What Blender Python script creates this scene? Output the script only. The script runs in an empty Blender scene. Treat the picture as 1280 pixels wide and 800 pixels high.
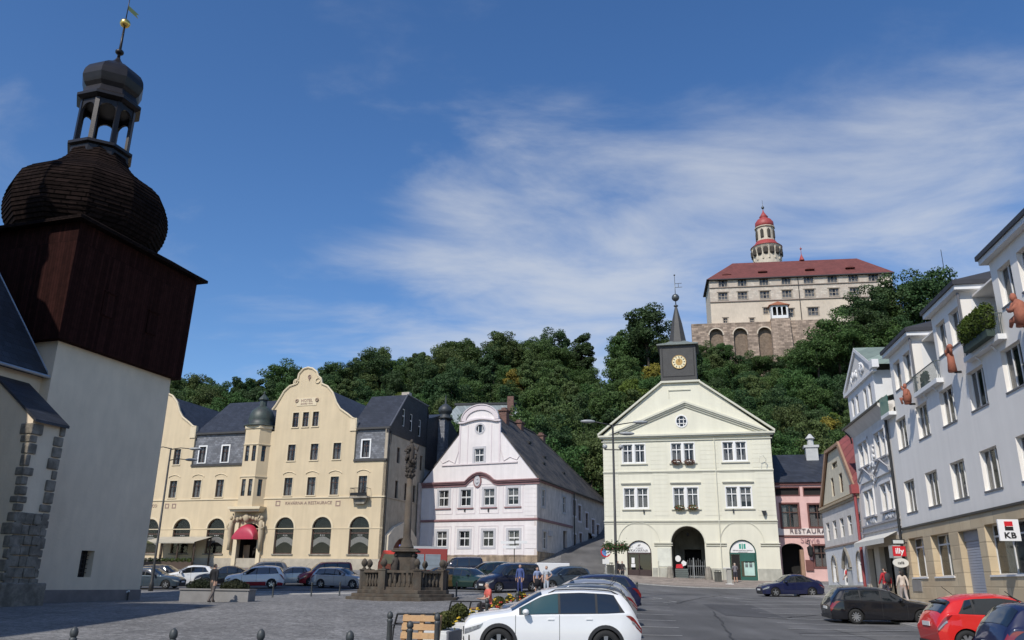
import bpy, math, random
import numpy as np
from mathutils import Vector, Matrix
from mathutils.geometry import tessellate_polygon
R=math.radians
PI=math.pi
scene=bpy.context.scene
col=scene.collection
# ---------------------------------------------------------------- camera model
TH=R(17.94);RO=math.atan(46/3138);FPX=1015.0;EYE=1.6
ct,st=math.cos(TH),math.sin(TH);cr,sr=math.cos(RO),math.sin(RO)
CF=(0,ct,st);_U=(0,-st,ct)
CR=(cr,sr*_U[1],sr*_U[2]);CU=(-sr,cr*_U[1],cr*_U[2])
def ray(px,py):
    a=(px-640)/FPX;b=(400-py)/FPX
    return tuple(CF[i]+a*CR[i]+b*CU[i] for i in range(3))
def at(px,py,Y):
    r=ray(px,py);t=Y/r[1];return Vector((r[0]*t,Y,EYE+r[2]*t))
class Fac:
    """a vertical facade plane: origin on the plane, x runs along it, y goes into the building, z up"""
    def __init__(s,px,py,Y,az,z0=None):
        p=at(px,py,Y);s.o=(p[0],p[1]);a=R(az);s.d=(math.sin(a),math.cos(a));s.n=(-s.d[1],s.d[0])
        s.z0=p[2] if z0 is None else z0
        s.loc=(p[0],p[1],s.z0);s.rot=PI/2-a
    def uz(s,px,py,dep=0):
        r=ray(px,py);ox,oy=s.o[0]+s.n[0]*dep,s.o[1]+s.n[1]*dep
        t=(ox*s.n[0]+oy*s.n[1])/(r[0]*s.n[0]+r[1]*s.n[1])
        X,Y=r[0]*t-s.o[0],r[1]*t-s.o[1]
        return (X*s.d[0]+Y*s.d[1],EYE+r[2]*t-s.z0)
    def world(s,x,y,z):
        return (s.o[0]+s.d[0]*x+s.n[0]*y,s.o[1]+s.d[1]*x+s.n[1]*y,s.z0+z)
    def local(s,X,Y,Z):
        X-=s.o[0];Y-=s.o[1];return (X*s.d[0]+Y*s.d[1],X*s.n[0]+Y*s.n[1],Z-s.z0)
# ---------------------------------------------------------------- terrain
GP=[(0,0,0),(-10,11,0),(5,11,-.1),(12,11,-.2),(-20,20,.2),(1.2,22.7,-.27),(12.5,24,-.08),(20,25,.1),(3,27.5,-.08),(4,32,.15),(5.5,39,.5),
(16,37,.1),(22.6,48,.95),(19.9,60,.9),(26.6,72,1.7),(-14.4,41.5,.5),(-1.1,43,.5),(-6,46,.64),(-20.6,48,.4),(-27,46,.31),(-40,45,.3),
(-22,70,1.2),(-8,70,1.35),(0,62,1.15),(4,62,1.2),(-14,92,2.7),(-45,100,2.8),(-30,96,2.7),(3.2,95,3.8),(-10,100,3.8),(9.6,84,2.45),(25.6,80,1.99),(32,88,2.7),
(8.3,105,5.8),(14,124,8.5),(-5,80,2.2),(10,70,1.5),(16,75,1.5),(-30,25,.2),(30,30,.3),(40,60,1.6),(0,-25,-.2),(-30,-10,0),(30,-10,-.3),
(-45,125,7),(-20,126,8),(40,110,5.5),(60,125,8),(-70,90,2.5),(-70,40,.3),(70,40,1),(70,90,3.5)]
_P=np.array(GP,float)
def _phi(r2): return np.where(r2>1e-9,.5*r2*np.log(r2+1e-12),0)
def _fit():
    n=len(_P);d=_P[:,None,:2]-_P[None,:,:2];K=_phi((d**2).sum(-1))+np.eye(n)*14
    Q=np.c_[np.ones(n),_P[:,:2]];A=np.block([[K,Q],[Q.T,np.zeros((3,3))]])
    return np.linalg.solve(A,np.r_[_P[:,2],0,0,0])
_W=_fit()
def gnear(x,y):
    x=np.asarray(x,float);y=np.asarray(y,float)
    r2=(x[...,None]-_P[:,0])**2+(y[...,None]-_P[:,1])**2
    return (_phi(r2)*_W[:len(_P)]).sum(-1)+_W[-3]+_W[-2]*x+_W[-1]*y
RIDGE=[(-400,478),(0,480),(215,480),(300,476),(400,466),(500,452),(560,436),(640,430),(700,440),(745,452),(790,425),(840,430),(880,440),(950,448),(1000,448),(1060,435),(1130,425),(1200,425),(1400,470),(1700,560)]
_rx=np.array([at(a,b,228)[0] for a,b in RIDGE]);_rz=np.array([at(a,b,228)[2]-9.5 for a,b in RIDGE])
def height(x,y):
    x=np.asarray(x,float);y=np.asarray(y,float)
    xc=np.clip(x,-72,72);yc=np.clip(y,-28,128)
    g=gnear(xc,yc)
    t=np.clip((y-118)/(228-118),0,1);ridge=np.interp(x*228/np.maximum(y,118),_rx,_rz)
    tt=t**1.12
    h=g*(1-tt)+ridge*tt
    h=h-np.clip(y-262,0,400)*.09
    b=np.clip((y-118)/10,0,1)
    h=g*(1-b)+h*b
    near=np.clip((np.abs(x)-72)/300,0,1)
    return np.where(y<118,g,h)
def gz(x,y): return float(height(np.array([x]),np.array([y]))[0])
# ---------------------------------------------------------------- scene objects
def tag(o,label,cat,group=None,kind=None):
    if label:o['label']=label
    if cat:o['category']=cat
    if group:o['group']=group
    if kind:o['kind']=kind
    return o
def thing(name,label,cat,loc=(0,0,0),rot=0,group=None):
    o=bpy.data.objects.new(name,None);col.objects.link(o);o.location=loc;o.rotation_euler=(0,0,rot)
    o.empty_display_size=.2
    return tag(o,label,cat,group)
def dup(o,parent=None,deep=True):
    c=o.copy();col.objects.link(c);c.parent=parent
    if deep:
        for ch in list(o.children): dup(ch,c)
    return c
class MB:
    def __init__(s): s.v=[];s.f=[];s.m=[];s.sm=[];s.cur=0;s.T=None;s.smooth=False
    def add(s,vs,fs):
        n=len(s.v)
        if s.T: vs=[s.T(*p) for p in vs]
        s.v+= [tuple(p) for p in vs]
        for f in fs: s.f.append(tuple(i+n for i in f));s.m.append(s.cur);s.sm.append(s.smooth)
        return s
    def box(s,x0,x1,y0,y1,z0,z1):
        return s.add([(x0,y0,z0),(x1,y0,z0),(x1,y1,z0),(x0,y1,z0),(x0,y0,z1),(x1,y0,z1),(x1,y1,z1),(x0,y1,z1)],
            [(0,3,2,1),(4,5,6,7),(0,1,5,4),(1,2,6,5),(2,3,7,6),(3,0,4,7)])
    def cbox(s,cx,cy,cz,sx,sy,sz): return s.box(cx-sx/2,cx+sx/2,cy-sy/2,cy+sy/2,cz-sz/2,cz+sz/2)
    def obox(s,c,ax,sx,sy,sz):
        """box at centre c turned by angle ax about z"""
        ca,sa=math.cos(ax),math.sin(ax);vs=[]
        for dz in(-1,1):
            for dx,dy in((-1,-1),(1,-1),(1,1),(-1,1)):
                x=dx*sx/2;y=dy*sy/2;vs.append((c[0]+x*ca-y*sa,c[1]+x*sa+y*ca,c[2]+dz*sz/2))
        return s.add(vs,[(0,3,2,1),(4,5,6,7),(0,1,5,4),(1,2,6,5),(2,3,7,6),(3,0,4,7)])
    def prism(s,loop,y0,y1):
        """(x,z) polygon extruded along y"""
        n=len(loop);tri=tessellate_polygon([[Vector((x,z,0)) for x,z in loop]])
        vs=[(x,y0,z) for x,z in loop]+[(x,y1,z) for x,z in loop]
        fs=[tuple(t) for t in tri]+[tuple(i+n for i in t) for t in tri]+[(i,(i+1)%n,(i+1)%n+n,i+n) for i in range(n)]
        return s.add(vs,fs)
    def vprism(s,loop,z0,z1,top=1.0):
        """(x,y) polygon extruded up"""
        n=len(loop);tri=tessellate_polygon([[Vector((x,y,0)) for x,y in loop]])
        vs=[(x,y,z0) for x,y in loop]+[(x,y,z1) for x,y in loop]
        fs=[tuple(t) for t in tri]+[tuple(i+n for i in t) for t in tri]+[(i,(i+1)%n,(i+1)%n+n,i+n) for i in range(n)]
        return s.add(vs,fs)
    def wall(s,outline,holes,y0,t,edge=True):
        loops=[outline]+holes;pts=[p for l in loops for p in l]
        tri=tessellate_polygon([[Vector((x,z,0)) for x,z in l] for l in loops])
        s.add([(x,y0,z) for x,z in pts],[tuple(q) for q in tri])
        for k,l in enumerate(loops):
            if k==0 and not edge: continue
            n=len(l);s.add([(x,y0,z) for x,z in l]+[(x,y0+t,z) for x,z in l],[(i,(i+1)%n,(i+1)%n+n,i+n) for i in range(n)])
        return s
    def poly(s,pts):
        return s.add(pts,[tuple(range(len(pts)))])
    def tube(s,pts,r,n=8,cap=True):
        pts=[Vector(p) for p in pts];rs=r if isinstance(r,(list,tuple)) else [r]*len(pts);vs=[];prev=None
        for i,p in enumerate(pts):
            d=(pts[min(i+1,len(pts)-1)]-pts[max(i-1,0)]);d=d.normalized() if d.length>1e-9 else Vector((0,0,1))
            if prev is None:
                a=Vector((0,0,1)) if abs(d.z)<.9 else Vector((1,0,0));u=d.cross(a).normalized()
            else:
                u=(prev-d*prev.dot(d));u=u.normalized() if u.length>1e-6 else d.orthogonal().normalized()
            prev=u;w=d.cross(u)
            for k in range(n):
                a=2*PI*k/n;vs.append(tuple(p+(u*math.cos(a)+w*math.sin(a))*rs[i]))
        fs=[(i*n+k,i*n+(k+1)%n,(i+1)*n+(k+1)%n,(i+1)*n+k) for i in range(len(pts)-1) for k in range(n)]
        if cap: fs+=[tuple(range(n))[::-1],tuple((len(pts)-1)*n+k for k in range(n))]
        return s.add(vs,fs)
    def lathe(s,cx,cy,prof,n=16,a0=0,sx=1,sy=1,ry=0):
        vs=[]
        for r,z in prof:
            for k in range(n):
                a=a0+2*PI*k/n;vs.append((cx+r*math.cos(a)*sx,cy+r*math.sin(a)*sy,z))
        fs=[(i*n+k,i*n+(k+1)%n,(i+1)*n+(k+1)%n,(i+1)*n+k) for i in range(len(prof)-1) for k in range(n)]
        fs+=[tuple(range(n))[::-1],tuple((len(prof)-1)*n+k for k in range(n))]
        return s.add(vs,fs)
    def blob(s,c,r,n=8,m=6,jit=0,seed=0):
        rx,ry,rz=(r,r,r) if not isinstance(r,(tuple,list)) else r;rnd=random.Random(seed);vs=[]
        for i in range(m+1):
            ph=PI*i/m
            for k in range(n):
                a=2*PI*k/n;q=1+jit*(rnd.random()-.5)
                vs.append((c[0]+rx*q*math.sin(ph)*math.cos(a),c[1]+ry*q*math.sin(ph)*math.sin(a),c[2]+rz*q*math.cos(ph)))
        fs=[(i*n+k,i*n+(k+1)%n,(i+1)*n+(k+1)%n,(i+1)*n+k) for i in range(m) for k in range(n)]
        return s.add(vs,fs)
    def build(s,name,mat,parent=None,bevel=0):
        me=bpy.data.meshes.new(name);me.from_pydata(s.v,[],s.f)
        for m in (mat if isinstance(mat,(list,tuple)) else [mat]): me.materials.append(m)
        me.polygons.foreach_set('material_index',s.m);me.polygons.foreach_set('use_smooth',s.sm)
        me.validate();me.update()
        import bmesh
        if not len(me.polygons)>60000:
            bm=bmesh.new();bm.from_mesh(me);bmesh.ops.recalc_face_normals(bm,faces=bm.faces);bm.to_mesh(me);bm.free()
        o=bpy.data.objects.new(name,me);col.objects.link(o)
        if parent:o.parent=parent
        if bevel:
            b=o.modifiers.new('Bevel','BEVEL');b.width=bevel;b.segments=2;b.limit_method='ANGLE'
        return o
def arch(x0,x1,z0,z1,n=12,rise=None):
    """loop of an arched opening"""
    w=(x1-x0)/2;cx=(x0+x1)/2;rise=w if rise is None else rise;zs=z1-rise
    return [(x0,z0),(x1,z0)]+[(cx+w*math.cos(PI*i/n),zs+rise*math.sin(PI*i/n)) for i in range(n+1)]
def rect(x0,x1,z0,z1): return [(x0,z0),(x1,z0),(x1,z1),(x0,z1)]
# ---------------------------------------------------------------- materials
def nodes(m):
    m.use_nodes=True;nt=m.node_tree;return nt,nt.nodes,nt.links
_mc={}
def M(name,c,rough=.8,var=.12,scale=1.5,bump=.15,bscale=25,metal=0,brick=None,stain=0,rnd=0,spec=.5,coat=0,c2=None,streak=0):
    if name in _mc: return _mc[name]
    m=bpy.data.materials.new(name);_mc[name]=m;nt,N,L=nodes(m);b=N['Principled BSDF']
    b.inputs['Roughness'].default_value=rough;b.inputs['Metallic'].default_value=metal
    b.inputs['Specular IOR Level'].default_value=spec;b.inputs['Coat Weight'].default_value=coat;b.inputs['Coat Roughness'].default_value=.04
    c=(*c,1) if len(c)==3 else c
    tc=N.new('ShaderNodeTexCoord');out=None
    def mul(a,fac_socket,lo,hi):
        mr=N.new('ShaderNodeMapRange');L.new(fac_socket,mr.inputs[0]);mr.inputs[1].default_value=.3;mr.inputs[2].default_value=.7;mr.inputs[3].default_value=lo;mr.inputs[4].default_value=hi
        mx=N.new('ShaderNodeMix');mx.data_type='RGBA';mx.blend_type='MULTIPLY';mx.inputs[0].default_value=1
        if isinstance(a,tuple): mx.inputs[6].default_value=a
        else: L.new(a,mx.inputs[6])
        L.new(mr.outputs[0],mx.inputs[7]);return mx.outputs[2]
    cur=c
    hgt=None
    if brick:
        w,h,dark,sq=brick
        sep=N.new('ShaderNodeSeparateXYZ');L.new(tc.outputs['Object'],sep.inputs[0])
        ad=N.new('ShaderNodeMath');ad.operation='ADD';L.new(sep.outputs[0],ad.inputs[0]);L.new(sep.outputs[1],ad.inputs[1])
        cb=N.new('ShaderNodeCombineXYZ');L.new(ad.outputs[0],cb.inputs[0]);L.new(sep.outputs[2] if sq!='xy' else sep.outputs[1],cb.inputs[1])
        if sq=='xy': L.new(sep.outputs[0],cb.inputs[0])
        bt=N.new('ShaderNodeTexBrick');L.new(cb.outputs[0],bt.inputs['Vector']);bt.inputs['Scale'].default_value=1
        bt.inputs['Brick Width'].default_value=w;bt.inputs['Row Height'].default_value=h;bt.inputs['Mortar Size'].default_value=min(w,h)*.06;bt.inputs['Mortar Smooth'].default_value=.3
        k=1+var*1.2;k2=1-var*1.2
        bt.inputs['Color1'].default_value=(c[0]*k,c[1]*k,c[2]*k,1);bt.inputs['Color2'].default_value=(c[0]*k2,c[1]*k2,c[2]*k2,1)
        bt.inputs['Mortar'].default_value=(c[0]*dark,c[1]*dark,c[2]*dark,1);cur=bt.outputs['Color'];hgt=bt.outputs['Fac']
    n1=N.new('ShaderNodeTexNoise');n1.inputs['Scale'].default_value=scale;n1.inputs['Detail'].default_value=6;n1.inputs['Roughness'].default_value=.6;L.new(tc.outputs['Object'],n1.inputs['Vector'])
    if c2:
        mx=N.new('ShaderNodeMix');mx.data_type='RGBA';mr=N.new('ShaderNodeMapRange');L.new(n1.outputs[0],mr.inputs[0]);mr.inputs[1].default_value=.42;mr.inputs[2].default_value=.6
        L.new(mr.outputs[0],mx.inputs[0])
        if isinstance(cur,tuple): mx.inputs[6].default_value=cur
        else: L.new(cur,mx.inputs[6])
        mx.inputs[7].default_value=(*c2,1);cur=mx.outputs[2]
    if var: cur=mul(cur,n1.outputs[0],1-var,1+var)
    if stain or streak:
        mp=N.new('ShaderNodeMapping');L.new(tc.outputs['Object'],mp.inputs[0]);mp.inputs['Scale'].default_value=(1.3,1.3,.12 if streak else .5)
        n2=N.new('ShaderNodeTexNoise');n2.inputs['Scale'].default_value=1.6;n2.inputs['Detail'].default_value=4;L.new(mp.outputs[0],n2.inputs['Vector'])
        s=1.5*(stain or streak);cur=mul(cur,n2.outputs[0],1-s,1+s*.3)
    if rnd:
        oi=N.new('ShaderNodeObjectInfo');hs=N.new('ShaderNodeHueSaturation')
        m1=N.new('ShaderNodeMapRange');L.new(oi.outputs['Random'],m1.inputs[0]);m1.inputs[3].default_value=1-rnd;m1.inputs[4].default_value=1+rnd;L.new(m1.outputs[0],hs.inputs['Value'])
        ml=N.new('ShaderNodeMath');ml.operation='MULTIPLY';ml.inputs[1].default_value=7.31;L.new(oi.outputs['Random'],ml.inputs[0])
        fr=N.new('ShaderNodeMath');fr.operation='FRACT';L.new(ml.outputs[0],fr.inputs[0])
        m2=N.new('ShaderNodeMapRange');L.new(fr.outputs[0],m2.inputs[0]);m2.inputs[3].default_value=.5-rnd*.1;m2.inputs[4].default_value=.5+rnd*.07;L.new(m2.outputs[0],hs.inputs['Hue'])
        if isinstance(cur,tuple): hs.inputs['Color'].default_value=cur
        else: L.new(cur,hs.inputs['Color'])
        cur=hs.outputs[0]
    if isinstance(cur,tuple): b.inputs['Base Color'].default_value=cur
    else: L.new(cur,b.inputs['Base Color'])
    if bump:
        n3=N.new('ShaderNodeTexNoise');n3.inputs['Scale'].default_value=bscale;n3.inputs['Detail'].default_value=5;L.new(tc.outputs['Object'],n3.inputs['Vector'])
        bp=N.new('ShaderNodeBump');bp.inputs['Strength'].default_value=bump;bp.inputs['Distance'].default_value=.03;L.new(n3.outputs[0],bp.inputs['Height']);last=bp
        if hgt:
            b2=N.new('ShaderNodeBump');b2.invert=True;b2.inputs['Strength'].default_value=.6;b2.inputs['Distance'].default_value=.03;L.new(hgt,b2.inputs['Height']);L.new(bp.outputs[0],b2.inputs['Normal']);last=b2
        L.new(last.outputs[0],b.inputs['Normal'])
    return m
def glass(name,tint,mixf,rough=.03):
    if name in _mc:return _mc[name]
    m=bpy.data.materials.new(name);_mc[name]=m;nt,N,L=nodes(m);b=N['Principled BSDF'];out=N['Material Output']
    b.inputs['Base Color'].default_value=(*tint,1);b.inputs['Roughness'].default_value=rough;b.inputs['Specular IOR Level'].default_value=.8
    tr=N.new('ShaderNodeBsdfTransparent');mx=N.new('ShaderNodeMixShader');mx.inputs[0].default_value=mixf
    tc=N.new('ShaderNodeTexCoord');n=N.new('ShaderNodeTexNoise');n.inputs['Scale'].default_value=1.2;L.new(tc.outputs['Object'],n.inputs[0]);bp=N.new('ShaderNodeBump');bp.inputs['Strength'].default_value=.06;L.new(n.outputs[0],bp.inputs['Height']);L.new(bp.outputs[0],b.inputs['Normal'])
    L.new(tr.outputs[0],mx.inputs[1]);L.new(b.outputs[0],mx.inputs[2]);L.new(mx.outputs[0],out.inputs[0]);return m
def leafmat(name,c,rnd=.25,tl=.25,rough=.65):
    if name in _mc:return _mc[name]
    m=bpy.data.materials.new(name);_mc[name]=m;nt,N,L=nodes(m);b=N['Principled BSDF'];out=N['Material Output']
    oi=N.new('ShaderNodeObjectInfo');tc=N.new('ShaderNodeTexCoord')
    n=N.new('ShaderNodeTexNoise');n.inputs['Scale'].default_value=.35;n.inputs['Detail'].default_value=4;L.new(tc.outputs['Object'],n.inputs[0])
    n2=N.new('ShaderNodeTexNoise');n2.inputs['Scale'].default_value=3.;L.new(tc.outputs['Object'],n2.inputs[0])
    ad=N.new('ShaderNodeMath');ad.operation='ADD';L.new(n.outputs[0],ad.inputs[0]);L.new(n2.outputs[0],ad.inputs[1])
    mr=N.new('ShaderNodeMapRange');L.new(ad.outputs[0],mr.inputs[0]);mr.inputs[1].default_value=.7;mr.inputs[2].default_value=1.3;mr.inputs[3].default_value=.55;mr.inputs[4].default_value=1.5
    mr2=N.new('ShaderNodeMapRange');L.new(oi.outputs['Random'],mr2.inputs[0]);mr2.inputs[3].default_value=1-rnd;mr2.inputs[4].default_value=1+rnd
    v=N.new('ShaderNodeMath');v.operation='MULTIPLY';L.new(mr.outputs[0],v.inputs[0]);L.new(mr2.outputs[0],v.inputs[1])
    ml=N.new('ShaderNodeMath');ml.operation='MULTIPLY';ml.inputs[1].default_value=13.7;L.new(oi.outputs['Random'],ml.inputs[0])
    fr=N.new('ShaderNodeMath');fr.operation='FRACT';L.new(ml.outputs[0],fr.inputs[0])
    mh=N.new('ShaderNodeMapRange');L.new(fr.outputs[0],mh.inputs[0]);mh.inputs[3].default_value=.5-rnd*.14;mh.inputs[4].default_value=.5+rnd*.1
    hs=N.new('ShaderNodeHueSaturation');hs.inputs['Color'].default_value=(*c,1);L.new(v.outputs[0],hs.inputs['Value']);L.new(mh.outputs[0],hs.inputs['Hue'])
    L.new(hs.outputs[0],b.inputs['Base Color']);b.inputs['Roughness'].default_value=rough;b.inputs['Specular IOR Level'].default_value=.3
    t=N.new('ShaderNodeBsdfTranslucent');L.new(hs.outputs[0],t.inputs[0]);mx=N.new('ShaderNodeMixShader');mx.inputs[0].default_value=tl
    L.new(b.outputs[0],mx.inputs[1]);L.new(t.outputs[0],mx.inputs[2]);L.new(mx.outputs[0],out.inputs[0]);return m
# common materials
glassW=glass('window_glass',(.02,.022,.025),.38)
glassD=glass('dark_glass',(.012,.014,.017),.85)
dark=M('dark_interior',(.012,.011,.010),.9,bump=0)
curtain=M('curtain_cloth',(.66,.64,.60),.9,var=.1,scale=6,bump=0)
whitep=M('white_paint',(.78,.77,.74),.5,var=.04,bump=.05)
brownp=M('brown_window_paint',(.09,.045,.03),.5,var=.1,bump=.05)
blackm=M('black_iron',(.02,.02,.02),.45,var=.1,bump=.1)
slate=M('roof_slate',(.027,.031,.042),.55,var=.22,scale=.8,brick=(.45,.28,.55,''),bump=.3,bscale=12)
copper=M('patina_copper',(.055,.075,.062),.5,var=.35,scale=2,c2=(.03,.034,.033),bump=.1)
stoneg=M('grey_stone',(.30,.27,.22),.9,var=.25,scale=2,bump=.5,bscale=14,stain=.25)
goldm=M('gilding',(.85,.58,.16),.28,metal=1,var=.03,bump=0)
def win(P,x0,x1,z0,z1,y=.13,fm=None,nx=2,tr=.62,ar=0,fw=.06,cur=.5,seed=0,gl=None,nz=0,T=None,sillm=None,sillo=.08,inner=None,name='window'):
    """window part (frame) with pane, curtain and sill as sub-parts; y = depth of the frame behind the wall face"""
    fm=fm or whitep;gl=gl or glassW;rnd=random.Random(seed*7.3+x0*3+z0);w=x1-x0
    f=MB();f.T=T
    L=arch(x0,x1,z0,z1) if ar else rect(x0,x1,z0,z1)
    if ar:
        cx=(x0+x1)/2;inn=arch(x0+fw,x1-fw,z0+fw,z1-fw)
    else: inn=rect(x0+fw,x1-fw,z0+fw,z1-fw)
    f.wall(L,[inn],y,.06)
    zt=z0+(z1-z0)*tr if tr else z1
    for i in range(1,nx):
        xc=x0+w*i/nx;f.box(xc-fw*.55,xc+fw*.55,y-.005,y+.055,z0+fw,(z1-fw) if not ar else min(z1-fw,zt if tr else z1-w*.3))
    if tr: f.box(x0+fw,x1-fw,y-.01,y+.05,zt-fw*.6,zt+fw*.6)
    for k in range(nz):
        zz=z0+(z1-z0)*(k+1)/(nz+1);f.box(x0+fw,x1-fw,y+.004,y+.045,zz-fw*.3,zz+fw*.3)
    o=f.build(name,fm,P)
    g=MB();g.T=T;g.prism(L,y+.035,y+.04);g.build('pane',gl,o)
    c=MB();c.T=T;e=.02
    c.cur=1;d=.5;c.add([(x0-e,y+.07,z0-e),(x1+e,y+.07,z0-e),(x1+e,y+.07,z1+e),(x0-e,y+.07,z1+e),(x0-e,y+d,z0-e),(x1+e,y+d,z0-e),(x1+e,y+d,z1+e),(x0-e,y+d,z1+e)],[(4,5,6,7),(0,1,5,4),(1,2,6,5),(2,3,7,6),(3,0,4,7)])
    if cur>0:
        c.cur=0;n=8
        def fold(a,b,zb,zt_):
            pts=[(a+(b-a)*i/n,y+.12+.03*(i%2)) for i in range(n+1)]
            c.add([(p[0],p[1],zb) for p in pts]+[(p[0],p[1],zt_) for p in pts],[(i,i+1,i+n+2,i+n+1) for i in range(n)])
        q=rnd.random()
        if q<cur:
            s=w*(.22+.16*rnd.random());top=z1-(w*.25 if ar else 0)
            fold(x0,x0+s,z0,top);fold(x1-s,x1,z0,top)
            if rnd.random()<.5: fold(x0,x1,z0,z0+(z1-z0)*(.3+.3*rnd.random()))
        elif q<cur*1.5: fold(x0,x1,z0+(z1-z0)*rnd.uniform(.2,.6),z1-(w*.3 if ar else 0))
    c.build('curtain',[inner or curtain,dark],o)
    if sillm:
        s=MB();s.T=T;s.box(x0-sillo,x1+sillo,-.09,y,z0-.09,z0-.001);s.build('sill',sillm,o)
    return o
def text(P,s,x,y,z,size,mat,name='lettering',align='CENTER',ext=.012,rot=(PI/2,0,0),sx=1,spacing=1,bold=.0):
    cu=bpy.data.curves.new('t','FONT');cu.body=s;cu.size=size;cu.align_x=align;cu.align_y='CENTER';cu.extrude=ext;cu.space_character=spacing;cu.offset=bold*size;cu.resolution_u=3
    to=bpy.data.objects.new('t',cu);col.objects.link(to);bpy.context.view_layer.update()
    me=bpy.data.meshes.new_from_object(to.evaluated_get(bpy.context.evaluated_depsgraph_get()))
    bpy.data.objects.remove(to);bpy.data.curves.remove(cu)
    me.transform(Matrix.Translation((x,y,z)) @ __import__('mathutils').Euler(rot).to_matrix().to_4x4() @ Matrix.Diagonal((sx,1,1,1)))
    me.materials.clear();me.materials.append(mat)
    for p in me.polygons: p.material_index=0
    o=bpy.data.objects.new(name,me);col.objects.link(o);o.parent=P;return o
def patina(c): return c
def zoomf(x0,y0,s): return lambda x,y:(x0+x/s,y0+y/s)
def holew(f,px,w,h,dep=0):
    x,z=f.uz(*px,dep);return (x-w/2,x+w/2,z,z+h)
def bthing(f,name,label,cat,group=None):
    return thing(name,label,cat,f.loc,f.rot,group)
# ================================================================ CHURCH
cf=Fac(173,750,48,17.7)
CP=bthing(cf,'church','cream plastered church with dark timber belfry, shingled onion dome and open lantern','church')
plas=M('church_plaster',(.80,.66,.49),.92,var=.07,scale=.35,stain=.045,bump=.35,bscale=6)
plinthm=M('church_plinth',(.22,.19,.175),.9,var=.15,bump=.3)
timber=M('belfry_boards',(.027,.0095,.0078),.95,spec=.08,var=.25,scale=3,brick=(.17,9,.35,''),bump=.3)
shing=M('dome_shingles',(.015,.0095,.008),.9,spec=.05,var=.3,scale=5,brick=(.3,.33,.35,''),bump=.4)
sheet=M('lantern_sheet_metal',(.015,.012,.012),.42,var=.25,scale=2,bump=.15,metal=.3)
quoin=M('quoin_stone',(.19,.165,.13),.95,var=.3,scale=2.5,bump=.9,bscale=8,c2=(.24,.21,.17))
OV=.5
xr,zb=cf.uz(226.5,474.6,-OV);xl,_=cf.uz(72.9,421.5,-OV);_,zt=cf.uz(245,351.6,-OV)
TW=-(xl)-OV
TWD=TW
def zax(px,py,cx=-TW/2,cy=TW/2):
    w=cf.world(cx,cy,0);return at(px,py,w[1])[2]-cf.z0
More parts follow.
